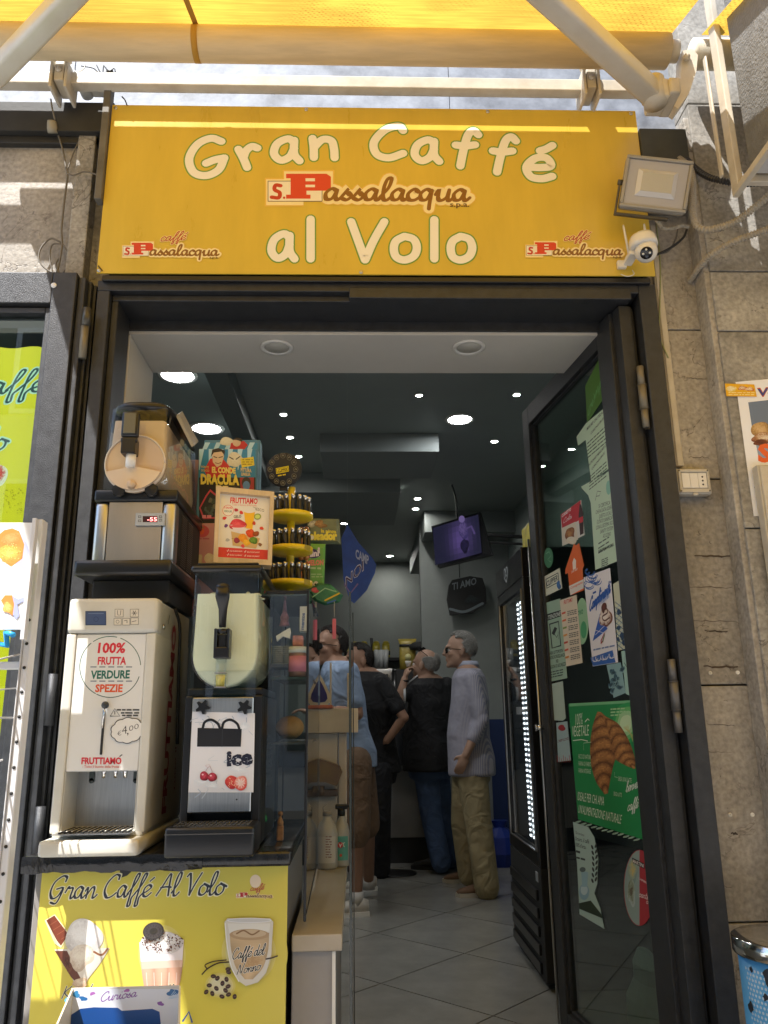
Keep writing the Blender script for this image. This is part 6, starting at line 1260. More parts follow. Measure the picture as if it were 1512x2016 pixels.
# ------------------------------------------------------------------ lemon slush machine
ic = thing('slush_machine', 'black slush machine with a tall tank of pale lemon slush and an ice print', 'drink machine', (-.31, 2.0, .978))
xa, xb = -.392, -.232; y0 = 1.87; xc = (xa+xb)/2
smooth_by_angle(ushape(xa+.004, xb-.004, Z(450, 1168, y0), Z(450, 1288, y0), (xb-xa)/2-.004, y0+.006, 2.17, 'slush', LEMS, ic, .004))
smooth_by_angle(ushape(xa, xb, 1.604, Z(450, 1288, y0), (xb-xa)/2, y0, 2.18, 'tank', CLEAR, ic, .002))
zs_ = Z(450, 1168, y0); q = MB(); q.ball((xc, 2.0, zs_-.002), (.07, .12, .012), 20, 8); r = random.Random(8)
for i in range(26): q.ball((xc+r.uniform(-.062, .068), y0+.02+r.uniform(0, .10), zs_+r.uniform(-.004, .004)), (r.uniform(.006, .018), r.uniform(.008, .02), r.uniform(.003, .008)), 8, 5)
q.build('slush_crust', LEMS, ic)
MB().box(xa-.006, xb+.005, y0-.008, 2.19, 1.600, 1.618, ch=.008).box(xa+.008, xb-.006, y0+.006, 2.18, 1.6185, 1.626, ch=.006).build('lid', BLACK, ic)
hx = X(438, 1240, 1.84); hp_ = [at(438, 1156, y=1.815), at(438, 1175, y=1.812), at(439, 1200, y=1.83), at(438, 1235, y=1.84)]
q = MB(); secs = [(.016, .009), (.0165, .010), (.010, .007), (.008, .006)]
q.loft([(Vector(P_), w_, d_) for P_, (w_, d_) in zip(hp_, secs)][::-1], 16, p=3); q.ball(hp_[0], (.0165, .010, .010), 16, 8); q.build('handle', BLACK, ic)
ha = at(438, 1237, y=1.835); hb = at(438, 1296, y=1.835); MB().box(hx-.018, hx+.018, 1.832, 1.868, hb.z, hb.z+.026, ch=.003).box(hx-.018, hx-.011, 1.832, 1.868, hb.z+.02, ha.z, ch=.002).box(hx+.011, hx+.018, 1.832, 1.868, hb.z+.02, ha.z, ch=.002).box(hx-.010, hx+.010, 1.842, 1.868, hb.z+.006, ha.z-.012, ch=.003).cyl((hx-.016, 1.842, ha.z-.006), (hx+.016, 1.842, ha.z-.006), .006, seg=12).build('tap_body', BLACK, ic)
n0, n1, n2 = Z(434, 1297, 1.85), Z(434, 1325, 1.85), Z(434, 1353, 1.85)
MB().cyl((hx-.002, 1.85, n0), (hx-.002, 1.85, n2), .0125, seg=20).build('nozzle', CLEAR, ic); MB().cyl((hx-.002, 1.85, n2+.002), (hx-.002, 1.85, n1-.004), .0095, .0110, seg=14).build('lemon_residue', mat('lemon_bits', (.7, .6, .12), .5, noise=.4, nscale=90), ic)
for zz in (n1, n2): MB().lathe((hx-.002, 1.85, zz), [(.0125, -.0015), (.0145, -.001), (.0145, .001), (.0125, .0015)], 20).build('nozzle_ring', mat('smoky_clear', (.3, .3, .3), .15), ic)
zk = Z(440, 1376, y0)
MB().box(xa+.004, xb-.004, y0+.004, y0+.008, zk, Z(440, 1320, y0)).build('skirt', CLEAR, ic)
zb_ = Z(440, 1600, y0); zt_ = Z(440, 1373, y0)
MB().box(xa+.012, xb-.008, y0, y0+.012, zb_, zt_, ch=.002).build('front_panel', STEEL, ic)
MB().box(xa-.006, xa+.0115, y0+.006, y0+.05, .985, zt_+.004, ch=.003).box(xb-.0075, xb+.012, y0+.006, y0+.05, .985, zt_+.004, ch=.003).box(xa-.002, xb+.012, y0+.052, 2.20, .985, 1.31, ch=.003).build('body', BLACK, ic)
q = MB()
for j in range(8):
    for k in range(3): q.box(xb+.0115, xb+.0128, 2.0+k*.05, 2.035+k*.05, 1.10+j*.016, 1.108+j*.016)
q.build('side_vents', mat('vent_dark_edge', (.07, .07, .07), .4), ic)
MB().box(xa-.004, xb+.010, y0+.02, 2.19, zt_+.0045, zt_+.022, ch=.004).build('collar', BLACK, ic)
q = MB()
for px in (399, 481):
    c = at(px, 1392, y=y0-.012); n = 20; pts = [(c.x+(.013+.005*math.cos(5*2*PI*k/n+.6))*math.cos(2*PI*k/n), y0-.014, c.z+(.013+.005*math.cos(5*2*PI*k/n+.6))*math.sin(2*PI*k/n)) for k in range(n)]; q.prism(pts, (0, .013, 0))
q.build('star_knobs', BLACK, ic)
p = Print((0, y0-.0005, 0), (1, 0, 0), (0, 0, 1)); p.ppoly([(379, 1401), (502, 1404), (499, 1560), (371, 1560)], 'e6e6ea')
for i in range(22):
    r = random.Random(i*7+2); x, y = r.uniform(382, 492), r.choice((r.uniform(1408, 1430), r.uniform(1440, 1555)))
    p.pline([(x, y), (x+r.uniform(-12, 12), y+r.uniform(2, 10)), (x+r.uniform(-16, 16), y+r.uniform(6, 20))], r.uniform(.8, 2), r.choice(('c4ccd8', 'd4dae2', 'b0bcca')), smooth=True)
for x, y, rx, ry in ((480, 1432, 14, 10), (400, 1540, 18, 8), (470, 1515, 20, 8), (420, 1548, 16, 6)): p.pblob(x, y, rx, ry, ['f2f4f8', 'dfe4ea', 'e6e6ea'], .25, int(x))
p.ppoly([(389, 1433), (476, 1435), (474, 1470), (388, 1470)], '1c1c20'); p.pline([(438, 1434), (437, 1470)], 1, '3a3a40')
for x in (415, 453): p.pline([(x-16, 1434), (x-12, 1422), (x, 1417), (x+13, 1424), (x+18, 1434)], 5, '1c1c20', smooth=True)
p.ptext('ice', 446, 1507, 498, 1503, 29, '1e2238', .055); r = random.Random(6)
for i in range(26): x, y = r.uniform(448, 497), r.uniform(1480, 1507); p.pline([(x, y), (x+r.uniform(-5, 5), y+r.uniform(-1.5, 1.5))], .9, 'e0e2ea', caps=False)
for x, y in ((402, 1528), (418, 1530)): p.pblob(x, y, 9, 9, ['d05060', 'b02838', '7a1420'], .06, x); p.pell(x-3, y-3, 2, 1.6, 'f0c8cc')
p.pline([(404, 1520), (412, 1508), (418, 1520)], 1, 'b89aa0', smooth=True); p.pblob(409, 1508, 4, 4, ['e6e6ea', 'd8c4c8'], .2, 3)
p.pblob(456, 1540, 12, 14, ['e06050', 'd84038', 'b82828'], .08, 3); p.pblob(474, 1542, 13, 14, ['f4d8cc', 'f0a090', 'd84a40'], .08, 5)
for i in range(14): r = random.Random(i); p.pell(456+r.uniform(-8, 8), 1540+r.uniform(-10, 10), .8, 1.1, 'f4d0a8', n=6)
for k in range(9): a = k*.7; p.pline([(474+3*math.cos(a), 1542+3*math.sin(a)), (474+9*math.cos(a), 1542+10*math.sin(a))], 1, 'fbeee8', caps=False)
p.build('ice_print', ic)
c = at(466, 1574, y=y0-.001); MB().lathe(c, [(.0018, 0), (.0018, -.0006), (0, -.0006)], 8, 'y').build('lock_hole', BLACKM, ic)
zb2, zt2_ = .979, Z(420, 1628, 1.755)
MB().box(xa-.008, xb+.016, 1.750, 1.862, zb2+.004, zt2_, ch=.006).build('drip_tray', BLACK, ic); q = MB()
for i in range(17):
    for k in range(3): x = xa+.006+i*.0094; q.box(x, x+.0055, 1.765+k*.030, 1.785+k*.030, zt2_+.0002, zt2_+.002)
q.build('tray_grid', mat('grid_gloss', (.09, .09, .09), .25), ic)
MB().box(xa-.008, xb+.016, 1.7485, 1.7498, zt2_-.014, zt2_-.012).build('tray_line', mat('grid_gloss', (.1, .1, .1), .2), ic)

# wooden framed menu on the lid of the lemon machine
WOOD = mat('pale_pine', (.62, .47, .28), .55, noise=.14, nscale=5, stretch=(14, 14, 1.2), bump=.1)
A, B, C_, D = at(426, 957, y=2.0), at(540, 968, y=2.03), at(535, 1113, y=1.985), at(420, 1107, y=1.955)
wf = thing('framed_menu', 'pine framed Fruttiamo menu standing on the lemon slush machine lid', 'picture', (A+B+C_+D)/4)
U_ = (B-A+C_-D).normalized(); V_ = (A-D+B-C_); V_ = (V_-U_*V_.dot(U_)).normalized(); Nn = U_.cross(V_); Nn = -Nn if Nn.dot(EYE-A) < 0 else Nn
def sh4(k, d=0): c = (A+B+C_+D)/4; return [c+(P_-c)*k+Nn*d for P_ in (A, B, C_, D)]
O4 = sh4(1, .0); I4 = sh4(.86, .0)
for i in range(4):
    j = (i+1) % 4; MB().prism([O4[i], O4[j], I4[j], I4[i]], -Nn*.028).build('frame_rail', WOOD, wf)
MB().prism(sh4(.87, -.012), -Nn*.004).build('backing', PAPERW, wf)
p = Print(sh4(1, -.0118)[0], U_, V_); p.ppoly([(436, 968), (531, 979), (527, 1102), (430, 1097)], 'e6e0d4')
p.ppoly([(430, 1077), (529, 1083), (527, 1104), (429, 1099)], 'd6323c'); p.ptext('FRUTTIAMO', 453, 990, 507, 992, 11, 'd8303c', .035, .05); p.ptext('Tutto il buono della frutta', 457, 995, 505, 997, 4, 'd8605a')
p.pell(449, 1005, 11, 11, 'd8605a'); p.pell(449, 1005, 10, 10, 'ece6da'); p.ptext('100%', 442, 1001, 457, 1002, 4, 'd8303c', .02); p.ptext('VERDURE', 441, 1008, 457, 1009, 4, '3a6a5a', .01); p.ptext('FRESCO', 498, 1003, 520, 1008, 5.5, '4a4a48', .0); p.ptext('GELO', 460, 1020, 475, 1019, 5.5, '4a4a48', .02)
p.ppoly([(480, 1005), (502, 1008), (497, 1042), (484, 1040)], 'f2b830'); p.pell(491, 1006, 11, 4, 'e8e4dc'); p.ppoly([(483, 1003), (488, 995), (502, 1000), (503, 1008), (480, 1006)], 'e4e0d8')
p.pblob(468, 1033, 15, 12, ['f06070', 'd82848', 'b81c38'], .14, 4); p.ppoly([(453, 1033), (484, 1035), (476, 1047), (462, 1046)], 'e8dada'); p.pell(468, 1036, 15, 3, 'e05060'); p.ppoly([(466, 1046), (471, 1046), (474, 1057), (462, 1056)], 'd8d8d8')
p.ppoly([(455, 1046), (512, 1060), (504, 1080), (458, 1074)], 'd0ac74'); p.pline([(456, 1060), (506, 1070)], 1.2, 'a8804a', caps=False)
for x, y, rr_, cc in ((478, 1059, 9, ('f0a030', 'e08020')), (493, 1050, 9, ('e85030', 'c83020')), (486, 1068, 7, ('f4c040', 'e0a020')), (499, 1064, 8, ('6a9a3a', '3a6a2a')), (466, 1064, 6, ('a83050', '802040')), (504, 1051, 6, ('a84a2a', '7a3420'))): p.pblob(x, y, rr_, rr_*.9, list(cc), .1, x)
p.pell(507, 1017, 7, 6, '8aa04a', .2); p.pell(507, 1017, 5, 4, 'c8d878', .2)
for x, y, c_ in ((442, 1020, 'd83040'), (465, 1004, 'c02848'), (475, 1009, 'd83a40'), (515, 1040, 'd83a30'), (445, 1035, '6a3a8a'), (512, 1072, '8a5a3a'), (478, 1075, 'd8404a'), (500, 1030, 'c83a30'), (448, 1063, 'b0b0b0')): p.pblob(x, y, 3.6, 3.4, [c_, c_], .15, x)
for x, y in ((447, 1086), (481, 1088), (447, 1094), (481, 1096)): p.pline([(x, y-2), (x+1, y), (x+3, y-4)], .8, 'ffffff'); p.ptext('SENZA COLORANTI AGGIUNTI'[: 14 if y > 1090 else 24], x+5, y, x+30, y+1, 3, 'f8dada', .01)
p.build('menu_print', wf)

# ------------------------------------------------------------------ glass vitrine behind, and what it holds
wz0_ = .80
vt = thing('glass_vitrine', 'black edged glass display case on the counter between machines and cabinet', 'display case', (-.19, 2.2, .98))
vx0, vx1, vy0, vy1, vz0, vz1 = -.222, -.1175, 1.93, 2.44, .979, 1.565
boxes('edge_rail', BLACK, vt, ((vx1-.006, vx1, vy0, vy0+.006, Z(592, 1815, vy0), vz1), (vx0, vx1-.0065, vy0, vy0+.005, vz1-.008, vz1), (vx0, vx0+.004, vy1-.004, vy1, vz0, vz1)), .001)
MB().prism([(vx1-.004, vy0+.007, Z(592, 1815, vy0)), (vx1-.004, vy0+.007, vz1-.001), (-.137, 2.815, vz1-.001), (-.137, 2.815, Z(592, 1815, vy0))], (.004, 0, 0)).build('side_pane', CLEAR, vt); MB().box(-.214, vx1-.007, vy0+.001, vy0+.004, vz0, vz1-.009).build('front_pane', CLEAR, vt); MB().box(vx0-.1, vx1-.001, 2.02, vy1, vz1+.0005, vz1+.005).build('top_pane', mat('smoky_shelf_glass', (.05, .07, .06), .1), vt)
for zz in (Z(570, 1460, 2.15), Z(570, 1335, 2.15)): MB().box(vx0+.001, vx1-.005, 2.06, 2.42, zz-.005, zz).build('shelf', mat('dark_shelf', (.10, .10, .10), .25), vt)
MB().tube([(vx1-.001, vy0-.001, Z(595, 1800, vy0)), (-.132, 2.80, wz0_+.012)], .0022, 6).build('floor_edge', BLACK, vt)
MB().box(-.45, -.235, 2.22, 2.45, .979, 1.570).build('back_box', BLACKM, vt)
VZ = vz1+.0055
c = at(571, 1459, y=2.12); tag(MB().ball((-.178, 2.14, c.z+.034), (.037, .038, .030), 22, 12).build('bread_roll', mat('crusty_bread', (.50, .27, .09), .55, noise=.35, nscale=25, bump=.4, bscale=60), None), 'round golden bread roll on the shelf of the glass case', 'bread')
jz = Z(575, 1352, 2.0)
o = thing('jar', 'small glass jar with a white lid and pink label in the glass case', 'jar', (-.155, 2.0, 1.36)); jx = X(586, 1310, 2.0); j0, j1, j2 = Z(586, 1334, 2.0), Z(586, 1284, 2.0), Z(586, 1274, 2.0)
MB().lathe((jx, 2.0, 0), [(.018, j0), (.022, j0+.004), (.022, j1-.004), (.018, j1)], 20).build('glass', mat('jar_contents', (.30, .16, .14), .2), o); MB().lathe((jx, 2.0, 0), [(.0225, j0+.014), (.0225, j1-.010)], 20).build('label', mat('pink_label', (.75, .25, .35), .5), o); MB().lathe((jx, 2.0, 0), [(.023, j1-.002), (.023, j2), (0, j2+.001)], 20).build('lid', WHITEP, o)
q = box('glass_shelf', mat('smoky_shelf_glass'), vt, vx0+.01, vx1-.006, 1.96, 2.04, j0-.005, j0-.0005, 0)
p0 = at(588, 1262, y=2.02); o = MB().box(p0.x-.014, p0.x+.012, 2.0, 2.03, j2+.003, p0.z+.012, ch=.003).build('sweets_box', mat('red_white_box', (.62, .25, .22), .5, noise=.6, nscale=50), None); tag(o, 'small red and white sweets box on top of the pink labelled jar', 'box')
p0 = at(596, 1220, y=2.05); o = thing('snack_box', 'white upright snack carton with blue lettering at the glass corner', 'carton', p0); MB().box(p0.x-.008, p0.x+.012, 2.05, 2.09, p0.z-.03, p0.z+.035, ch=.001).build('carton', PAPERW, o); p = Print((0, 2.0495, 0), (1, 0, 0), (0, 0, 1)); side_txt(p, 'mentos', (598, 1240), (600, 1207), .009, '2f5aa8', .03); p.build('lettering', o)
for i in range(4):
    a = X(549+i*9, 1265, 2.1); q = MB()
    for k in range(9): q.lathe((a, 2.1+.03*(i % 2), 1.395+k*.0055), [(.015, 0), (.017, .005), (.015, .0052)], 12)
    tag(q.build('cup_stack', mat('smoky_cups', (.32, .33, .30), .4), None), 'stack %s of dark translucent cups inside the glass case' % ['nearest the lemon tank', 'second from the lemon tank', 'third from the lemon tank', 'nearest the jar'][i], 'cups', 'cup stacks in the glass case')
MB().box(vx0+.002, vx1-.007, 2.05, 2.16, 1.386, 1.3945).build('cup_board', mat('dark_shelf'), vt)
p0 = at(558, 1195, y=2.06); o = MB().lathe((p0.x, 2.1, 0), [(.014, p0.z-.045), (.010, p0.z-.03), (.012, p0.z-.022), (.006, p0.z-.008), (.003, p0.z+.02), (.0005, p0.z+.04)], 10).build('pink_cone', mat('pink_candy', (.55, .22, .26), .4, noise=.5, nscale=60), None); tag(o, 'slim pink pointed sweet cone in the glass case', 'sweet')
p0 = at(560, 1260, y=1.97); q = MB(); q.prism([at(a, b, y=1.99) for a, b in ((543, 1252), (570, 1236), (572, 1245), (570, 1256), (556, 1252), (545, 1262))], (0, .02, 0)); tag(q.build('paper_napkin', PAPERW, None), 'folded white paper napkin lying above the cup stacks', 'napkin')
for (px, py, col, lb_, cat) in ((520, 1610, (.03, .30, .14), 'small green drop shaped charm hanging by the lemon machine', 'charm'), (552, 1618, (.45, .22, .08), 'small brown figurine on the counter inside the glass case', 'figurine')):
    c = at(px, py, y=2.0); q = MB(); q.lathe((c.x, 2.0, c.z), [(0, -.012), (.007, -.008), (.0075, 0), (.003, .010), (.001, .016)], 12)
    if cat == 'figurine': q.ball((c.x, 2.0, c.z+.018), .006, 10, 8); q.box(c.x-.008, c.x+.008, 1.995, 2.005, .979, c.z-.008, ch=.002)
    tag(q.build('green_charm' if cat == 'charm' else 'figurine', mat(cat+'_mat', col, .4, noise=.3, nscale=80), None), lb_, cat)

# boxes of sweets
def candy_box(name, lb_, px0, py0, px1, py1, y, dep, mt, draw=None, cat='box', zbot=None):
    a, b = at(px0, py0, y=y), at(px1, py1, y=y); o = thing(name, lb_, cat, Vector(((a.x+b.x)/2, y, b.z if zbot is None else zbot)))
    MB().box(a.x, b.x, y, y+dep, b.z if zbot is None else zbot, a.z, ch=.002).build('carton', mt, o)
    if draw: p = Print((0, y, 0), (1, 0, 0), (0, 0, 1)); draw(p); p.build('printed_front', o)
    return o
def dr(p):
    p.prect(392, 885, 503, 1030, '1c1a20'); p.prect(392, 885, 503, 940, '2f86b0')
    for i in range(6): p.ppoly([(392+i*19, 884), (402+i*19, 884), (393+i*19, 925), (392+i*19, 925)], 'b8dce8')
    p.ppoly([(402, 925), (414, 903), (436, 900), (458, 925), (450, 940), (408, 940)], 'c82c38'); p.ppoly([(417, 888), (422, 884), (438, 885), (441, 899), (436, 915), (427, 920), (419, 910)], 'dcc0a0'); p.ppoly([(415, 900), (418, 885), (430, 882), (443, 887), (442, 896), (436, 889), (421, 891)], '2a2226')
    p.pline([(421, 899), (427, 901)], 1.6, '3a2a26'); p.pline([(431, 901), (438, 899)], 1.6, '3a2a26'); p.pline([(424, 911), (430, 913), (435, 910)], 1.2, '7a2a2a')
    p.pblob(462, 905, 14, 16, ['e4ddc4', 'd8cfae'], .12, 4); p.pline([(452, 900), (459, 904)], 2, '3a3430'); p.pline([(465, 904), (472, 899)], 2, '3a3430')
    p.ppoly([(473, 903), (499, 899), (501, 916), (476, 921)], 'e6d040'); p.lines(477, 903, 498, 916, 3, '8a6a20', .8)
    p.ptext('PONTE', 396, 921, 411, 922, 4.5, 'd8c070', .03); p.ptext('DI BACIO', 396, 928, 412, 929, 4.5, 'd8c070', .03); p.ptext('EL CONDE', 417, 930, 464, 932, 11, 'f0dc80', .06); p.ptext('PITTURA', 474, 928, 495, 930, 7, 'e0c888', .04); p.ptext('LINGUA', 475, 936, 493, 937, 6, 'e0c888', .04)
    p.ptext('DRACULA', 395, 952, 471, 954, 19, 'ecd860', .06); p.ptext('FRIZ', 425, 964, 450, 966, 9, 'f0e0a0', .05); p.ppoly([(472, 940), (500, 940), (500, 965), (474, 965)], 'a02c34'); p.pell(485, 950, 9, 11, '3c3030'); p.pell(485, 956, 7, 9, '5a86b8')
    p.ppoly([(392, 1000), (405, 975), (414, 963), (424, 972), (432, 966), (440, 972), (470, 972), (480, 1000), (470, 1020), (400, 1022)], 'c84858'); p.ppoly([(395, 1000), (407, 978), (414, 968), (424, 976), (432, 970), (440, 976), (468, 976), (476, 1000), (466, 1017), (402, 1018)], '24262a')
    for i in range(20): r = random.Random(i); p.pblob(r.uniform(400, 465), r.uniform(982, 1012), 4, 6, [r.choice(('3a4a40', '4a5a58', '2f3a34', '6a6a5a'))]*2, .3, i)
    p.ptext('~2', 398, 1020, 418, 1020, 8, 'e88a98', .04)
candy_box('candy_box', 'dark comic style sweets box reading El Conde Dracula Friz, front one of two', 392, 884, 503, 1030, 2.285, .05, mat('blue_carton', (.08, .22, .32), .5), dr, zbot=Z(400, 1034, 2.285))
def dr(p):
    p.prect(402, 872, 507, 890, '3a8ab0'); 
    for i in range(5): p.ppoly([(404+i*22, 871), (414+i*22, 871), (404+i*22, 890), (396+i*22, 890)], 'b8dce8')
    p.pblob(446, 869, 12, 9, ['e4ddc4', 'd8cfae'], .12, 4); p.ppoly([(452, 885), (455, 872), (480, 868), (488, 876), (480, 886)], 'c82c38'); p.pell(466, 871, 8, 8, 'd8b898'); p.ppoly([(458, 866), (466, 861), (476, 864), (477, 870), (466, 866)], '2a2226')
candy_box('candy_box', 'second sweets box with blue stripes standing behind the front Dracula one', 402, 866, 508, 1030, 2.345, .05, mat('blue_carton'), dr, zbot=Z(400, 1034, 2.285))
def dr(p):
    p.pell(398, 1046, 14, 12, 'c8505a'); p.pell(397, 1046, 5, 6, 'd8603a'); p.pline([(392, 1040), (397, 1037), (402, 1040)], 1.4, '4a8a4a'); p.ptext('~2', 388, 1062, 415, 1062, 4, 'b86070', .02)
    p.pblob(412, 1100, 9, 12, ['e8d8b8', 'e0c8a0'], .1, 3); p.pblob(392, 1102, 7, 10, ['d8c8a0', 'c8b890'], .15, 5)
candy_box('candy_box', 'pink sweets box with fruit drawings half hidden behind the framed menu', 384, 1030, 440, 1135, 2.275, .06, mat('pink_carton', (.60, .28, .28), .5, noise=.1), dr, zbot=VZ)
candy_box('candy_box', 'dusky pink carton behind the coffee slush tank', 350, 905, 388, 1040, 2.36, .09, mat('dusky_carton', (.34, .19, .15), .5), lambda p: p.ptext('I', 362, 945, 368, 945, 18, 'c83038', .05), zbot=VZ)
# lighter display
sx_, sy_ = X(572, 1060, 2.27), 2.27
ls = thing('lighter_display', 'three tier yellow rotating stand for lighters under a round black sign', 'display stand', (sx_, sy_, VZ))
MB().cyl((sx_, sy_, VZ), (sx_, sy_, Z(566, 960, sy_)), .012, seg=14).build('pole', YELPL, ls)
tz = [Z(575, 1005, 2.21), Z(575, 1073, 2.21), Z(575, 1141, 2.21)]
for i, z in enumerate(tz):
    R = .066; ti = MB().lathe((sx_, sy_, z), [(.012, -.020), (R*.86, -.014), (R, -.010), (R, .004), (R*.96, .004), (R*.95, -.006), (.012, -.006)], 36).build('tier', YELPL, ls)
    if i: a0 = -PI/2+.75; vs = [(sx_+(R+.0006)*math.cos(a0+k*.1), sy_+(R+.0006)*math.sin(a0+k*.1), z+dz) for dz in (-.012, .004) for k in range(5)]; MB().add(vs, [(k, k+1, 6+k, 5+k) for k in range(4)]).build('tier_label', mat('olive_label', (.35, .28, .02), .5), ti)
dc = at(559, 925, y=2.25); ds = MB().lathe(dc, [(.053, .002), (.054, 0), (.053, -.002), (0, -.002)], 44, 'y').build('round_sign', BLACKM, ls); MB().box(dc.x-.012, dc.x+.012, 2.252, 2.26, Z(566, 960, 2.26)-.01, dc.z).build('sign_bracket', BLACKM, ls)
p = Print((0, 2.248, 0), (1, 0, 0), (0, 0, 1)); p.ppoly([(543, 922), (568, 917), (569, 928), (544, 933)], 'e8d020'); p.ppoly([(544, 923), (567, 918.5), (568, 927), (545, 931.5)], '2a2608'); p.ppoly([(545, 923.7), (566, 919.5), (567, 926.3), (546, 930.7)], 'e8d020'); p.ptext('CLIPPER', 547, 930, 566, 926, 5.5, '2a2608', .03); p.ptext('~2', 547, 938, 564, 935, 3.4, 'd8c020', .02)
for k in range(12): a = k*PI/6; x, y = 557+26*math.cos(a)*.97, 924+27*math.sin(a); p.pell(x, y, 5, 5.4, '6a6a68'); p.pell(x, y, 4.3, 4.7, '18181a'); p.pline([(x-2, y+1), (x, y-2), (x+2, y+1)], .9, '8a8a86')
p.build('sign_print', ds)
LB = mat('black_lighter_print', (.03, .03, .03), .3, stain=(.012, .012, .012), nscale=60); LC = mat('lighter_metal', (.7, .66, .58), .22, 1)
proto = None; nm = ['top', 'middle', 'bottom']
for i, z in enumerate(tz):
    for ring_, (R, cnt) in enumerate(((.057, 8), (.036, 4))):
        for k in range(cnt):
            a = -PI/2+(k-(cnt-1)/2)*(.36 if ring_ == 0 else .55); P_ = Vector((sx_+R*math.cos(a), sy_+R*math.sin(a), z-.004+(.004 if ring_ else 0)))
            if proto is None:
                proto = thing('lighter', '', 'lighter', P_); MB().lathe(P_, [(.0055, 0), (.0064, .002), (.0064, .040)], 12).build('body', LB, proto); MB().lathe(P_, [(.0055, .0402), (.006, .054), (.005, .056), (0, .056)], 10).build('cap', LC, proto); o = proto
            else: o = copy_tree(proto); o.location = P_
            tag(o, 'black patterned lighter with a pale metal cap on the %s tier of the yellow stand' % nm[i], 'lighter', 'lighters on the %s tier' % nm[i])
# bags of sweets on the right of the stand
RG = mat('red_gold_wrapping', (.42, .07, .03), .3, stain=(.5, .3, .08), nscale=70)
for (px, y0_, y1_, n, lb_) in ((598, 1022, 1066, 3, 'upper'), (598, 1096, 1132, 3, 'lower')):
    q = MB()
    for i in range(n*2): c = at(593+(i % 2)*10, y0_+(y1_-y0_)*(i//2)/(n-1), y=2.33); q.ball(c, (.010, .010, .012), 12, 8)
    c = at(598, y0_-8, y=2.33); q.tube([c, Vector((c.x, 2.33, c.z+.01))], .002, 6); tag(q.build('chocolate_strip', RG, None), '%s hanging strip of red and gold wrapped chocolates beside the lighter stand' % lb_, 'chocolates')
def bag(lb_, pts, y, mt, draw, name='candy_bag'):
    o = thing(name, lb_, 'candy bag', at(*pts[0], y=y)); P_ = [at(a, b, y=y) for a, b in pts]; c = sum(P_, Vector())/len(P_); n = len(P_)
    vs = P_+[c+(q_-c)*.8+Vector((0, -.010, 0)) for q_ in P_]+[c+(q_-c)*.8+Vector((0, .012, 0)) for q_ in P_]
    fs = [tuple(range(n, 2*n)), tuple(range(2*n, 3*n))]+[(i, (i+1) % n, n+(i+1) % n, n+i) for i in range(n)]+[(i, (i+1) % n, 2*n+(i+1) % n, 2*n+i) for i in range(n)]
    MB().add(vs, fs).build('wrapper', mt, o); p = Print((0, y-.0105, 0), (1, 0, 0), (0, 0, 1)); draw(p); p.build('printed_front', o); return o
def dr(p): p.ptext('la pinza', 632, 1048, 662, 1050, 7, 'd8c840', .04); p.ptext('oleador', 608, 1062, 664, 1062, 15, 'e8d850', .07); p.pell(614, 1058, 4, 4, 'e8e4d8'); p.pblob(630, 1032, 12, 7, ['b0885a', '7a5a3a'], .3, 2); p.pblob(614, 1032, 8, 6, ['d0cbb8', '8a8a7a'], .3, 5)
bag('grey green Oleador candy bag right of the lighter stand', [(604, 1020), (668, 1022), (671, 1072), (606, 1070)], 2.42, mat('grey_green_foil', (.16, .19, .12), .35, noise=.3, nscale=20), dr)
def dr(p): p.ptext('mini', 600, 1099, 630, 1094, 17, 'e4d8e8', .08); p.ptext('MELON', 604, 1113, 637, 1112, 10, 'e08a7a', .06); p.ptext('~2', 608, 1120, 634, 1121, 5, 'b8d0a8', .03); p.lines(606, 1128, 636, 1138, 2, 'a8c898'); p.pell(612, 1150, 5, 6, 'e8e8e0'); p.pell(622, 1150, 5, 6, 'e8e8e0'); p.pell(613, 1151, 2, 2.6, '1a1a1a'); p.pell(621, 1151, 2, 2.6, '1a1a1a'); p.pblob(614, 1090, 16, 9, ['4a3a8a', '3a2c70'], .1, 2); p.ptext('mini', 602, 1097, 628, 1094, 12, 'e8e0f0', .05)
bag('bright green Mini Melon candy bag below the grey green one', [(598, 1070), (641, 1071), (638, 1158), (604, 1160)], 2.40, mat('bright_green_foil', (.16, .42, .10), .35, noise=.15, nscale=12), dr)
def dr(p): p.pline([(612, 1178), (640, 1158), (662, 1165)], 2, '9ac8a0'); p.pblob(620, 1162, 7, 5, ['d86a70', 'b83a48'], .2, 2); p.pline([(640, 1182), (668, 1168)], 3, 'd8b830'); p.pline([(645, 1187), (660, 1182)], 3, '3a6ab8')
bag('dark green crumpled candy bag lying at the glass case corner', [(606, 1165), (625, 1148), (650, 1150), (676, 1172), (668, 1186), (640, 1192), (620, 1184)], 2.37, mat('dark_green_foil', (.04, .18, .09), .3, noise=.4, nscale=20, bump=.4), dr)

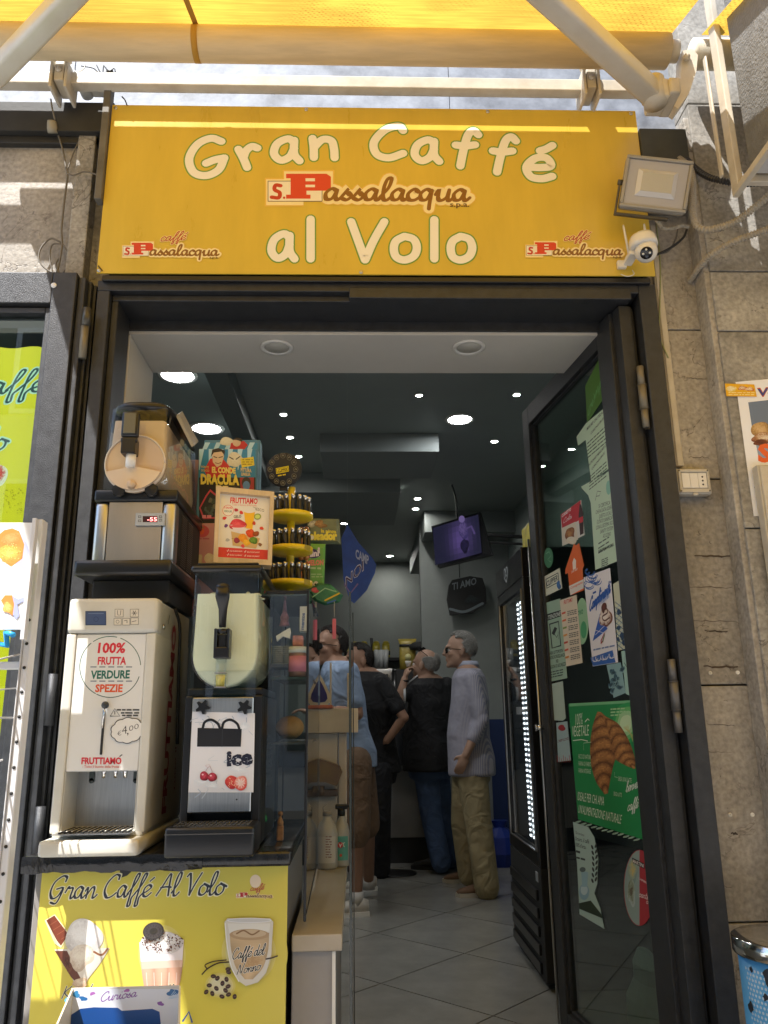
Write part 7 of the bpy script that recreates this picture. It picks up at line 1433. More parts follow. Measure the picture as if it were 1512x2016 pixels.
# ------------------------------------------------------------------ white cabinet, towel unit, bottles
wc = thing('white_cabinet', 'low white worktop cabinet with a worn front edge right of the counter', 'cabinet', (-.09, 2.3, 0))
WLAM = mat('worn_white_laminate', (.52, .48, .41), .4, stain=(.42, .36, .28), nscale=7)
wz = .80
MB().box(-.146, -.036, 1.90, 2.82, wz-.034, wz, ch=.003).build('worktop', WLAM, wc); MB().box(-.146, -.056, 1.912, 2.80, 0, wz-.035, ch=.002).build('carcass', mat('grey_cabinet_side', (.34, .32, .31), .5, noise=.08), wc)
MB().box(-.058, -.0505, 1.906, 1.9115, 0, wz-.036).build('corner_strip', WHITEP, wc)
ty = 2.80
tu = thing('paper_towel_unit', 'beige wall unit with towel dispenser and purple drop emblem above the bottles', 'dispenser', (-.08, ty, 1.2))
SEAM_X = -.1365; x0_, x1_ = SEAM_X+.002, X(705, 1418, ty); MB().box(x0_, x1_, ty, ty+.12, Z(650, 1443, ty), Z(650, 1395, ty), ch=.003).box(x0_, x1_-.004, ty-.002, ty, Z(650, 1405, ty), Z(650, 1403, ty)).build('shelf_box', OLDCREAM, tu)
x2_ = X(682, 1500, ty); zlo = Z(650, 1700, ty)
MB().box(x0_, X(664, 1500, ty), ty+.03, ty+.12, zlo, Z(650, 1444, ty), ch=.003).box(X(666, 1500, ty), x2_, ty+.03, ty+.13, zlo, Z(650, 1444, ty), ch=.003).build('back_panels', mat('beige_panel', (.56, .52, .45), .4, noise=.05), tu)
P_ = [(629, 1494), (668, 1508), (674, 1520), (663, 1548), (640, 1540), (629, 1540)]; MB().prism([at(a, b, y=ty-.02) for a, b in P_], (0, .05, 0)).build('towel_holder', mat('amber_plastic', (.24, .17, .07), .3, stain=(.14, .09, .07), nscale=14), tu)
for px in (651, 685): x = X(px, 1350, ty); MB().box(x-.003, x+.003, ty, ty+.006, Z(650, 1395, ty), Z(px, 1305 if px != 685 else 1325, ty), ch=.001).build('upright', OLDCREAM, tu)
def drop(s_): return [(630+s_*dx, 1366+s_*dy) for dx, dy in ((0, -34), (8, -20), (17, 0), (19, 12), (13, 20), (0, 22))]
MB().prism([at(a, b, y=ty-.008) for a, b in drop(1.12)], (0, .012, 0)).build('drop_frame', OLDCREAM, tu); MB().prism([at(a, b, y=ty-.0095) for a, b in drop(.78)], (0, .0012, 0)).build('drop_emblem', mat('deep_violet', (.035, .03, .14), .25), tu)
MB().box(SEAM_X+.003, X(655, 1390, ty), ty-.012, ty+.03, Z(650, 1395, ty), Z(650, 1388, ty), ch=.002).build('red_base', mat('red_base', (.45, .15, .1), .5), tu)
MB().tube([at(634, 1547, y=ty), at(633, 1566, y=ty)], .009, 10).box(SEAM_X+.003, X(665, 1565, ty), ty, ty+.03, Z(0, 1580, ty), Z(0, 1566, ty), ch=.004).build('tap_holder', mat('brown_holder', (.13, .10, .09), .4), tu)
for i, (px, x_l, lab, lb_) in ((1, (644, 0, 'w', 'pale refill bottle with a white label on the white cabinet beside the glass')), (2, (672, 1, 'g', 'slimmer spray bottle with a green label and black trigger on the white cabinet'))):
    y = 2.70 if i < 2 else 2.74; x = X(px, 1650, y); R = .034 if i < 2 else .027; zt_ = Z(px, 1612 if i < 2 else 1612, y); o = thing('plastic_bottle', lb_, 'bottle', (x, y, wz))
    MB().lathe((x, y, wz+.0005), [(R*.9, 0), (R, .006), (R, zt_-wz-.045), (R*.8, zt_-wz-.018), (R*.4, zt_-wz), (R*.38, zt_-wz+.01)], 24).build('body', mat('milky_bottle', (.50, .49, .45), .35), o)
    lw = mat('bottle_label', (.62, .60, .55), .5) if lab == 'w' else mat('green_label', (.12, .42, .36), .5)
    vs = [(x+(R+.0005)*math.cos(-PI/2-.9+k*.2), y+(R+.0005)*math.sin(-PI/2-.9+k*.2), zz) for zz in (wz+.02, zt_-.05) for k in range(10)]; lbm = MB().add(vs, [(k, k+1, 11+k, 10+k) for k in range(9)], True).build('label', lw, o)
    p = Print((0, y-R-.0012, 0), (1, 0, 0), (0, 0, 1))
    if i < 2: p.lines(px-3, 1645, px+9, 1690, 9, '8a5a50', .8, seed=i)
    else: p.ptext('VIX', 665, 1668, 679, 1667, 9, 'e8f0ec', .05); p.pell(670, 1664, 5, 6, 'c83038'); p.ptext('V', 667, 1668, 673, 1668, 7, 'f4e8e8', .06); p.pell(671, 1684, 2.5, 3, 'd85a3a')
    p.build('label_print', lbm)
    if i < 2: MB().lathe((x, y, zt_+.010), [(R*.45, 0), (R*.45, .012), (R*.3, .014), (0, .014)], 16).tube([(x+(-.012 if i else .012), y, zt_+.02), (x+(-.014 if i else .014), y, zt_+.035), (x, y, zt_+.045)], .0015, 6).build('cap', mat('grey_cap', (.3, .28, .25), .4), o)
    else: MB().lathe((x, y, zt_+.010), [(R*.45, 0), (R*.45, .015), (R*.4, .02)], 14).box(x-.02, x+.022, y-.012, y+.012, zt_+.03, zt_+.045, ch=.004).box(x+.02, x+.034, y-.004, y+.004, zt_+.036, zt_+.042, ch=.002).build('trigger', BLACK, o)
# glass screen right of the cabinet
gs = thing('glass_screen', 'tall dark edged glass screen standing right of the white cabinet', 'screen', (-.015, 2.3, 0))
MB().box(-.020, -.014, 1.90, 2.76, 0, Z(686, 1165, 1.9)).build('pane', CLEAR, gs); boxes('edge', mat('dark_glass_edge', (.05, .06, .055), .2), gs, ((-.019, -.015, 1.897, 1.8995, 0, Z(686, 1165, 1.9)), (-.0215, -.0125, 2.7605, 2.766, 0, 1.62)), 0)
PK = mat('pink_sticker_strip', (.70, .18, .30), .5)
for px, py, w in ((622, 1240, 4), (658, 1238, 6)): a = at(px, py, y=2.36); o = MB().box(a.x-w*.0009, a.x+w*.0009, 2.358, 2.36, a.z-.03, a.z+.03).build('pink_strip', PK, None); tag(o, ('narrow' if w == 4 else 'wider')+' pink paper strip hanging inside the glass before the man in blue', 'label')
for px in (622, 658): a = at(px, 1215, y=2.36); MB().tube([a, Vector((a.x, 2.36, 1.60))], .0008, 5).build('hanging_thread', WW, gs)

# ------------------------------------------------------------------ white rack on the left with its board
rk = thing('wire_rack', 'white perforated steel rack at the left edge holding wire baskets', 'rack', (-.75, 1.75, 0))
RW = mat('white_powder_coat', (.66, .66, .68), .35)
MB().box(-.722, -.706, 1.735, 1.765, .0, 1.70, ch=.002).box(-.724, -.7225, 1.73, 1.77, 0, 1.70).build('upright', RW, rk); q = MB()
for i in range(24): z = .30+i*.051; q.cyl((-.714, 1.7335, z), (-.714, 1.7348, z), .0035, seg=10)
q.build('holes', BLACKM, rk); MB().box(-1.3, -.7245, 1.74, 1.76, Z(40, 1318, 1.75), Z(40, 1303, 1.75), ch=.002).build('cross_rail', RW, rk)
for i, (zt_, zb_) in enumerate(((Z(50, 1330, 1.64), Z(45, 1412, 1.64)), (Z(30, 1552, 1.64), Z(25, 1670, 1.64)), (Z(10, 1775, 1.64), Z(10, 1880, 1.64)))):
    q = MB(); xr = -.722-.012*i
    q.tube([(-1.2, 1.52, zt_), (xr-.05, 1.52, zt_), (xr-.004, 1.73, zt_+.05)], .0022, 6).tube([(-1.2, 1.52, zb_), (xr-.05, 1.52, zb_), (xr-.004, 1.73, zb_+.0)], .0022, 6).tube([(xr-.05, 1.52, zb_), (xr-.05, 1.52, zt_)], .0022, 6).tube([(-1.2, 1.52, (zb_+zt_)/2), (xr-.05, 1.52, (zb_+zt_)/2), (xr-.004, 1.73, (zb_+zt_)/2+.02)], .0016, 6)
    for k in range(14): q.tube([(xr-.05-.028*k-.028, 1.52, zt_), (xr-.05-.028*k-.028, 1.52, zb_), (xr-.05-.028*k-.028, 1.73, zb_)], .0012, 5)
    q.build('wire_basket', RW, rk)
for k in range(5):
    x = -.782-.052*k; o = thing('sweet_packet', ['blue and green flowered sweets packet at the right end of the upper basket', 'second sweets packet from the right in the upper basket', 'third sweets packet in the upper basket', 'fourth sweets packet in the upper basket', 'fifth sweets packet in the upper basket'][k], 'packet', (x, 1.56, Z(45, 1412, 1.64)))
    zz = Z(45, 1412, 1.64)+.003; MB().box(x-.024, x+.024, 1.54+.004*(k % 2), 1.60, zz, zz+.075, ch=.006).build('wrapper', mat('packet_%s' % 'abcde'[k], ((.25, .40, .62), (.6, .2, .2), (.3, .5, .2), (.7, .6, .2), (.4, .2, .5))[k], .3, noise=.5, nscale=40), o)
    p = Print((0, 1.5395+.004*(k % 2), 0), (1, 0, 0), (0, 0, 1)); r = random.Random(k)
    for i in range(14): p.ell(x+r.uniform(-.02, .02), zz+r.uniform(.006, .07), r.uniform(.002, .005), r.uniform(.002, .005), r.choice(('e04a50', 'f0e0d0', '3a8a5a', '70b0d8', 'f0c040')), 8)
    p.build('printed_front', o)
rb_ = thing('display_board', 'white board with orange ice cream shell pictures hooked on the rack', 'board', (-.9, 1.7, 1.57))
MB().box(-1.35, -.712, 1.694, 1.700, Z(60, 1240, 1.70), Z(72, 1030, 1.70), ch=.001).build('board', PAPERW, rb_); MB().box(-.7115, -.7025, 1.69, 1.706, Z(60, 1260, 1.70), Z(72, 1022, 1.70), ch=.001).build('edge_strip', RW, rb_)
p = Print((0, 1.694, 0), (1, 0, 0), (0, 0, 1))
p.ppoly([(36, 1044), (52, 1068), (64, 1104), (60, 1122), (46, 1124), (30, 1110)], 'b8bce0'); p.ppoly([(-6, 1056), (8, 1044), (24, 1040), (38, 1046), (48, 1072), (44, 1100), (22, 1116), (4, 1104), (-6, 1080)], 'e89048'); p.pblob(20, 1090, 22, 20, ['f4d070', 'f0b858', 'e89a4c'], .12, 3)
p.pblob(22, 1062, 20, 12, ['f0a868', 'e48a48'], .15, 5); r = random.Random(1)
for i in range(60): p.pell(r.uniform(4, 42), r.uniform(1066, 1108), 1, .8, r.choice(('d89040', 'f8e090')), n=6)
p.ppoly([(22, 1172), (36, 1180), (50, 1174), (48, 1182), (34, 1190), (38, 1212), (32, 1219), (24, 1208)], 'a8b0e0'); p.ppoly([(2, 1182), (10, 1172), (24, 1172), (28, 1190), (25, 1212), (14, 1204)], 'e89048'); p.pblob(15, 1196, 8, 12, ['f4d080', 'e8a050'], .2, 4)
p.build('printed_picture', rb_)
o = MB().tube([at(-8, 1266, y=1.72), at(14, 1271, y=1.70), at(12, 1245, y=1.70), at(26, 1250, y=1.68)], .006, 10).build('blue_crank', mat('bright_blue_plastic', (.02, .35, .75), .3), None); tag(o, 'small bright blue plastic crank below the white board', 'toy')

# open cardboard box at the bottom
bx = thing('open_carton', 'open white and blue printed cardboard box standing before the yellow banner', 'box', (-.4, 1.52, .6))
yb = 1.60; A, B = at(141, 1946, y=yb), at(352, 1946, y=yb); zt_ = A.z; xl, xr = A.x, B.x
al, bl = at(104, 2030, y=1.46), at(357, 2030, y=1.46)
CB = mat('white_carton', (.62, .60, .58), .55); CBL = mat('blue_carton_inside', (.02, .10, .36), .5, noise=.15, nscale=5)
MB().prism([(xl, yb, zt_), (xr, yb, zt_), (xr, yb, .45), (xl, yb, .45)], (0, .003, 0)).build('back_panel', CB, bx)
p = Print((0, yb-.0005, 0), (1, 0, 0), (0, 0, 1), )
p.ppoly([(141, 1947), (352, 1947), (352, 2030), (130, 2030)], 'd8dce8'); p.ppoly([(120, 2030), (140, 1998), (158, 1986), (185, 1983), (232, 1984), (240, 1990), (300, 1986), (314, 1992), (318, 2030)], '1a4a90')
for x, y, a, c in ((150, 1958, 8, '3a86b8'), (164, 1966, 7, '2a6aa8'), (182, 1956, 5, 'a868b0'), (250, 1950, 5, 'a868b0'), (340, 1954, 10, '3a6aa0'), (316, 1976, 6, '8a5aa8'), (134, 1968, 7, '5ab0d0')): p.pblob(x, y, a, a*.7, [c, c], .25, x)
p.script('Curiosa', (196, 1972), (268, 1962), 18, [(.13, '8a58a8')], .3, .4)
for k in range(5): p.pline([(332+k*1.5, 1966), (344+k*2, 1950+k*3)], 1, 'b8d0e8')
p.build('back_print', bx)
MB().prism([(xl, yb, zt_), (xl, yb, .45), (al.x, 1.44, .45), (al.x, 1.44, .76)], (.003, 0, 0)).prism([(xr, yb, zt_), (xr, yb, .45), (bl.x, 1.44, .45), (bl.x, 1.44, .76)], (.003, 0, 0)).build('side_panels', mat('cream_carton', (.65, .58, .42), .55), bx)
MB().box(al.x, bl.x, 1.435, 1.439, .45, .70).build('front_panel', CB, bx); MB().box(xl, xr, 1.45, yb-.002, .451, .455).build('bottom', CBL, bx)
tag(MB().box(al.x, bl.x, 1.42, 1.86, 0, .449, ch=.01).build('low_stand', mat('plinth_grey', (.2, .2, .2), .6), None), 'low grey stand carrying the open carton', 'stand')
# ------------------------------------------------------------------ customers
SKIN = mat('tanned_skin', (.30, .165, .105), .6, noise=.1, nscale=18, bump=.05); SKIN2 = mat('fair_tanned_skin', (.38, .23, .16), .6, noise=.1, nscale=18, bump=.05)
def orient(fwd, up=(0, 0, 1), o=(0, 0, 0)):
    f_ = Vector(fwd).normalized(); u_ = Vector(up); s_ = f_.cross(u_).normalized(); u_ = s_.cross(f_)
    return Matrix(((s_.x, f_.x, u_.x, o[0]), (s_.y, f_.y, u_.y, o[1]), (s_.z, f_.z, u_.z, o[2]), (0, 0, 0, 1)))
def skin_build(mb, name, mt, parent, vox=.008, it=4, fac=.5):
    o = mb.build(name, mt, parent); m = o.modifiers.new('r', 'REMESH'); m.mode = 'VOXEL'; m.voxel_size = vox; m.use_smooth_shade = True
    s_ = o.modifiers.new('s', 'SMOOTH'); s_.iterations = it; s_.factor = fac; return o
def limb(mb, pts, rs, seg=14):
    P = []; R = []
    for i in range(len(pts)-1):
        for k in range(4): P.append(pts[i].lerp(pts[i+1], k/4)); R.append(rs[i]+(rs[i+1]-rs[i])*k/4)
    P.append(pts[-1]); R.append(rs[-1]); mb.tube(P, R, seg)
    for p_, r_ in zip(pts, rs): mb.ball(p_, r_*.99, 12, 8)
def rings(mb, secs, side, fwd, p=2.3, seg=24):
    """torso: (centre, half breadth, half depth)"""
    vs = []; fs = []
    for c, w, d in secs:
        for k in range(seg):
            a = 2*PI*k/seg; ca, sa = math.cos(a), math.sin(a); vs.append(Vector(c)+side*(w*math.copysign(abs(ca)**(2/p), ca))+fwd*(d*math.copysign(abs(sa)**(2/p), sa)))
    for i in range(len(secs)-1):
        for k in range(seg): k2 = (k+1) % seg; fs.append((i*seg+k, i*seg+k2, (i+1)*seg+k2, (i+1)*seg+k))
    fs += [tuple(range(seg))[::-1], tuple((len(secs)-1)*seg+k for k in range(seg))]; mb.add(vs, fs, True)
def hand(mb, w, d, n, s=1.0, curl=.5):
    """wrist point, direction of the palm, palm normal; thumb leaves the side near the wrist"""
    d = Vector(d).normalized(); n = Vector(n); n = (n-d*n.dot(d)).normalized(); t_ = d.cross(n)
    rot = Matrix((t_, d, n)).transposed(); mb.ball(w+d*.045*s, (.040*s, .050*s, .016*s), 14, 8, rot)
    for i, (o_, L) in enumerate(((-.028, .062), (-.010, .074), (.009, .070), (.027, .055))):
        b = w+d*(.078*s)+t_*(o_*s); P = [b-d*.02, b]; a = .15
        for k in range(3): a += curl*.55; P.append(P[-1]+(d*math.cos(a)+n*math.sin(a))*(L*s/3))
        mb.tube(P, [.0095*s, .0095*s, .009*s, .0085*s, .0075*s], 8)
    b = w+d*.022*s+t_*(-.030*s); mb.tube([b-t_*-.01, b, b+(d*.5-t_*.8).normalized()*.028*s, b+(d*.8-t_*.5+n*.3).normalized()*.055*s], [.012*s, .012*s, .0105*s, .009*s], 8)
def head(mb, H, s=1.0):
    B = lambda c, r: mb.ball(H @ (Vector(c)*s), tuple(x*s for x in r), 18, 12, H.to_3x3())
    B((0, -.012, .035), (.074, .095, .090)); B((0, .012, -.03), (.060, .078, .078)); B((0, .045, -.072), (.040, .040, .034)); B((0, .074, -.092), (.018, .018, .016))
    B((0, .070, .030), (.050, .026, .014)); B((0, .090, -.002), (.011, .020, .026)); B((0, .104, -.018), (.014, .014, .011)); B((0, .082, -.048), (.022, .014, .007)); B((0, .080, -.059), (.020, .013, .007))
    for sx in (-1, 1): B((sx*.036, .062, -.018), (.022, .024, .022)); B((sx*.076, -.008, -.004), (.009, .019, .031)); B((sx*.079, -.016, .006), (.006, .014, .020))
def shoe(parent, heel, toe, mt, sole, name='shoe'):
    a, b = Vector(heel), Vector(toe); d = (b-a); L = d.length; d.normalize(); M_ = orient(d, o=a); q = MB(M_)
    secs = [(-.01, .032, .075), (.03, .036, .09), (.09, .038, .088), (.15, .043, .066), (.21, .045, .05), (.26, .038, .040), (.285, .022, .026)]; k = L/.27
    vs = []; fs = []; n = 16
    for y, w, h in secs:
        for i in range(n):
            t_ = 2*PI*i/n; vs.append((w*math.cos(t_), y*k, .012+h*.5+h*.5*math.sin(t_)))
    for i in range(len(secs)-1):
        for j in range(n): j2 = (j+1) % n; fs.append((i*n+j, i*n+j2, (i+1)*n+j2, (i+1)*n+j))
    fs += [tuple(range(n)), tuple((len(secs)-1)*n+j for j in range(n))]; q.add(vs, fs, True); o = q.build(name, mt, parent)
    pts = [(-.034, -.012), (-.045, .12), (-.048, .21), (-.036, .275), (0, .296), (.036, .275), (.048, .21), (.045, .12), (.034, -.012)]
    MB(M_).prism([(x, y*k, .0005) for x, y in pts], (0, 0, .026)).build('sole', sole, o)
def person(label, J, fwd, look, skin, shirt, trousers, hs=1.0, sleeve=.55, tw=.205, td=.125, hem=.10, belly=0, legr=(.088, .06, .045), trouser_to=1.0, long_sleeve=False, palm=((0, 0, 1), (0, 0, 1)), curls=(.5, .5)):
    """J: joints in metres. One continuous body; clothes are close fitting meshes over it."""
    o = thing('person', label, 'person', Vector((J['hip'].x, J['hip'].y, FLZ))); f_ = Vector(fwd).normalized(); sd = f_.cross(Vector((0, 0, 1))).normalized()
    for k_, u_ in (('neck', .065), ('shL', .06), ('shR', .06), ('chest', .04), ('elL', .02), ('elR', .02)): J[k_] = J[k_]+Vector((0, 0, u_))
    hip, ch, nk, hd = J['hip'], J['chest'], J['neck'], J['head']; W_ = ch.lerp(hip, .6)
    b = MB()
    hs *= 1.10; H = orient(look, o=hd+Vector((0, 0, .015))); limb(b, [nk+Vector((0, 0, -.03)), H @ Vector((0, -.015, -.05))], [.062, .056]); head(b, H, hs)
    tor = [(hip+Vector((0, 0, -.09)), tw*.80, td*.92), (hip, tw*.88, td*1.0), (W_+f_*belly*.7, tw*.84, td*.95+belly*.6), (W_.lerp(ch, .5)+f_*belly*.4, tw*.88, td*.98+belly*.3), (ch, tw*.98, td*1.0), (ch.lerp(nk, .68), tw*.97, td*.86), (nk+Vector((0, 0, -.015)), tw*.62, td*.62), (nk+Vector((0, 0, .02)), .068, .06)]
    rings(b, tor, sd, f_)
    for s_, sh, el, wr, hn, pl, cu in ((-1, 'shL', 'elL', 'wrL', 'haL', palm[0], curls[0]), (1, 'shR', 'elR', 'wrR', 'haR', palm[1], curls[1])):
        limb(b, [J[sh], J[el], J[wr]], [.050, .040, .028]); hand(b, J[wr], J[hn]-J[wr], pl, 1.0, cu)
    for a_, k_, n_ in (('hiL', 'knL', 'anL'), ('hiR', 'knR', 'anR')): limb(b, [J[a_], J[k_], J[n_]], [legr[0]*.95, legr[1]*.95, legr[2]*.9])
    skin_build(b, 'body', skin, o, .0075, 3)
    g = .014; q = MB(); hc = hip+Vector((0, 0, -hem))
    rings(q, [(hc, tw*.97+g, td*1.12+g+belly*.5), (hip, tw*.95+g, td*1.08+g+belly*.6)]+[(c, w+g, d+g) for c, w, d in tor[2:7]], sd, f_)
    for sh, el, wr in (('shL', 'elL', 'wrL'), ('shR', 'elR', 'wrR')):
        if long_sleeve: m_ = J[el].lerp(J[wr], sleeve); limb(q, [J[sh], J[el], m_], [.064, .056, .047])
        else: m_ = J[sh].lerp(J[el], sleeve+.2); limb(q, [J[sh], m_], [.066, .064])
    st = skin_build(q, 'shirt', shirt, o, .012, 5)
    q = MB(); rings(q, [(hip+Vector((0, 0, -.16)), tw*.80, td*1.0), (hip+Vector((0, 0, -.05)), tw*.93+.006, td*1.08), (hip+Vector((0, 0, .04)), tw*.9, td*1.02)], sd, f_)
    for a_, k_, n_ in (('hiL', 'knL', 'anL'), ('hiR', 'knR', 'anR')):
        if trouser_to >= 1: limb(q, [J[a_], J[k_], J[n_]+Vector((0, 0, -.03))], [legr[0]+.018, legr[1]+.024, legr[2]+.030])
        else: limb(q, [J[a_], J[a_].lerp(J[k_], trouser_to)], [legr[0]+.02, legr[1]+.034])
    skin_build(q, 'trousers', trousers, o, .012, 5)
    for i in (-1, 1):
        e = H @ (Vector((i*.031, .075, .006))*hs); ey = MB().ball(e, .0115*hs, 12, 8).build('eye', mat('eye_white', (.6, .58, .55), .2), o); MB().ball(e+(H.to_3x3() @ Vector((0, .0075, 0))), .0062*hs, 10, 6).build('iris', mat('eye_iris', (.04, .025, .02), .1), ey)
    return o, H
def hair_cap(parent, H, mt, s=1.10, bald=0, back=True, name='hair'):
    """short hair: clumpy cap over crown, sides and nape"""
    q = MB(H); r = random.Random(3); n = 0
    for i in range(420):
        z = r.uniform(-.55, 1); a = r.uniform(0, 2*PI); k = math.sqrt(max(0, 1-z*z)); x, y = k*math.cos(a), k*math.sin(a)
        if y > .38-.35*(z < .5) and z < .72: continue
        if z < -.1 and y > -.25: continue
        if bald and z > .45-bald*.1 and y > -.75: continue
        P_ = Vector((x*.077*s, (-.012+y*.098)*s, (.035+z*.094)*s)); q.ball(P_, (.013*s, .014*s, .011*s), 6, 4)
    o = q.build(name, mt, parent); m = o.modifiers.new('r', 'REMESH'); m.mode = 'VOXEL'; m.voxel_size = .006; m.use_smooth_shade = True; m = o.modifiers.new('s', 'SMOOTH'); m.iterations = 8
    q = MB(H); r = random.Random(5)
    for i in range(2600):
        z = r.uniform(-.6, 1); a = r.uniform(0, 2*PI); k = math.sqrt(max(0, 1-z*z)); x, y = k*math.cos(a), k*math.sin(a)
        if (y > .40-.35*(z < .5) and z < .72) or (z < -.1 and y > -.25) or (bald and z > .35 and y > -.75): continue
        P_ = Vector((x*.087*s, (-.012+y*.108)*s, (.035+z*.104)*s)); n = Vector((x, y, z)); t_ = Vector((r.uniform(-.5, .5), -.75, -.35+r.uniform(-.35, .35))); t_ = (t_-n*t_.dot(n)); t_ = t_.normalized() if t_.length > .05 else Vector((0, -1, 0))
        L = r.uniform(.016, .034)*s; q.tube([P_-n*.004, P_+t_*L*.5+n*.003, P_+t_*L-n*r.uniform(.001, .006)], [.0016, .0013, .0004], 3, cap=False, smooth=False)
    q.build('hair_strands', mt, o, fix=False, kind='stuff'); return o
def shades(parent, H, s=1.12, up=0, name='sunglasses'):
    q = MB(H @ Matrix.Translation((0, -up*.5, up)) @ Matrix.Rotation(up*6, 4, 'X')); y = .094
    for i in (-1, 1):
        q.prism([(i*(.006+.024*(1+math.cos(t_)))*s, (y-.004*abs(i))*s-(.010 if math.cos(t_) > .3 else 0)*s, (.004+.019*math.sin(t_))*s) for t_ in [k*PI/8 for k in range(16)]], (0, .004, 0)); q.tube([(i*.056*s, (y-.012)*s, .010*s), (i*.079*s, .05*s, .010*s), (i*.080*s, -.02*s, .006*s)], .0026, 6)
    q.box(-.008*s, .008*s, y*s-.002, y*s+.003, .006*s, .011*s); return q.build(name, mat('dark_sunglasses', (.008, .008, .009), .12), parent)
def stripes(name, c1, c2, sc):
    m = mat(name, c1, .75); t = m.node_tree; b = t.nodes['Principled BSDF']; tc = t.nodes.new('ShaderNodeTexCoord'); w = t.nodes.new('ShaderNodeTexWave'); w.inputs['Scale'].default_value = sc; w.inputs['Distortion'].default_value = .6; w.inputs['Detail'].default_value = 1; w.bands_direction = 'X'
    mp = t.nodes.new('ShaderNodeMapping'); mp.inputs['Rotation'].default_value = (0, 0, .7); t.links.new(tc.outputs['Object'], mp.inputs[0]); t.links.new(mp.outputs[0], w.inputs['Vector'])
    r = t.nodes.new('ShaderNodeValToRGB'); r.color_ramp.elements[0].color = (*lin(c1), 1); r.color_ramp.elements[1].color = (*lin(c2), 1); r.color_ramp.elements[0].position = .35; r.color_ramp.elements[1].position = .6
    t.links.new(w.outputs[0], r.inputs[0]); t.links.new(r.outputs[0], b.inputs['Base Color'])
    n = t.nodes.new('ShaderNodeTexNoise'); n.inputs['Scale'].default_value = 9; t.links.new(tc.outputs['Object'], n.inputs['Vector']); bp = t.nodes.new('ShaderNodeBump'); bp.inputs['Strength'].default_value = .7; bp.inputs['Distance'].default_value = .03; t.links.new(n.outputs[0], bp.inputs['Height']); t.links.new(bp.outputs[0], b.inputs['Normal']); return m
def cloth(name, c, nz=.12):
    m = mat(name, c, .85, noise=nz, nscale=14); t = m.node_tree; tc = t.nodes.new('ShaderNodeTexCoord'); n = t.nodes.new('ShaderNodeTexNoise'); n.inputs['Scale'].default_value = 8; n.inputs['Distortion'].default_value = 1.2; t.links.new(tc.outputs['Object'], n.inputs['Vector'])
    bp = t.nodes.new('ShaderNodeBump'); bp.inputs['Strength'].default_value = .8; bp.inputs['Distance'].default_value = .035; t.links.new(n.outputs[0], bp.inputs['Height']); t.links.new(bp.outputs[0], t.nodes['Principled BSDF'].inputs['Normal']); return m
def J_(**k): return {n: at(v[0], v[1], y=v[2]) for n, v in k.items()}
GREYH = mat('grey_hair', (.28, .27, .25), .8, noise=.3, nscale=120, bump=.6, bscale=200); DARKH = mat('dark_hair', (.02, .015, .012), .6, noise=.3, nscale=120, bump=.6, bscale=200)
# man in striped shirt
y0 = 5.78
J = J_(hip=(928, 1492, y0), chest=(926, 1390, y0), neck=(922, 1331, y0), head=(905, 1287, y0), shL=(930, 1352, y0-.17), elL=(948, 1425, y0-.21), wrL=(917, 1487, y0-.22), haL=(905, 1516, y0-.22), shR=(922, 1352, y0+.17), elR=(928, 1428, y0+.22), wrR=(905, 1480, y0+.2), haR=(895, 1510, y0+.2),
       hiL=(928, 1510, y0-.09), knL=(942, 1622, y0-.10), anL=(958, 1738, y0-.10), hiR=(920, 1510, y0+.09), knR=(913, 1620, y0+.10), anR=(925, 1712, y0+.14))
o, H = person('old man with sunglasses in a pale striped shirt and khaki trousers, standing in profile', J, (-1, .12, 0), (-1, .05, .02), SKIN2, stripes('striped_shirt_cloth', (.42, .40, .44), (.24, .24, .32), 34), cloth('khaki_cloth', (.33, .27, .15)), tw=.195, td=.125, hem=.12, belly=.03, sleeve=.5, long_sleeve=True, legr=(.092, .068, .056), palm=((0, 1, 0), (0, -1, 0)), curls=(.35, .35))
hair_cap(o, H, GREYH); shades(o, H)
a = at(975, 1762, z=FLZ); shoe(o, (a.x, a.y, FLZ), (a.x-.25, a.y-.04, FLZ), mat('brown_suede', (.16, .09, .05), .8, noise=.2), mat('pale_sole', (.5, .45, .36), .6)); a = at(945, 1737, z=FLZ); shoe(o, (a.x, a.y, FLZ), (a.x-.25, a.y+.02, FLZ), mat('brown_suede'), mat('pale_sole'))
q = MB(); q.loft([(J['neck']+Vector((0, 0, -.0)), .085, .085), (J['neck']+Vector((.0, 0, .04)), .074, .07)], 20); q.build('collar', mat('shirt_collar', (.40, .42, .52), .8), o)
# drinking man seen from behind
y0 = 6.60
J = J_(hip=(846, 1492, y0), chest=(852, 1395, y0), neck=(846, 1348, y0), head=(836, 1315, y0-.02), shL=(822, 1362, y0-.03), elL=(786, 1381, y0-.14), wrL=(797, 1336, y0-.12), haL=(802, 1312, y0-.08), shR=(880, 1362, y0+.02), elR=(893, 1430, y0+.10), wrR=(878, 1470, y0+.3), haR=(868, 1478, y0+.4),
       hiL=(838, 1510, y0-.02), knL=(848, 1602, y0-.05), anL=(868, 1690, y0-.05), hiR=(858, 1510, y0+.05), knR=(872, 1600, y0+.1), anR=(888, 1682, y0+.15))
o, H = person('bald man in a black sports shirt and jeans lifting a small cup to his mouth', J, (-.65, .75, 0), (-.85, .5, .1), SKIN2, cloth('black_shirt_cloth', (.012, .012, .014)), cloth('blue_denim', (.05, .085, .17)), tw=.205, td=.15, hem=.10, belly=.06, sleeve=.5, legr=(.088, .062, .05), palm=((.6, .3, 0), (0, 0, 1)), curls=(.9, .5))
hair_cap(o, H, GREYH, bald=1); shades(o, H, up=.085)
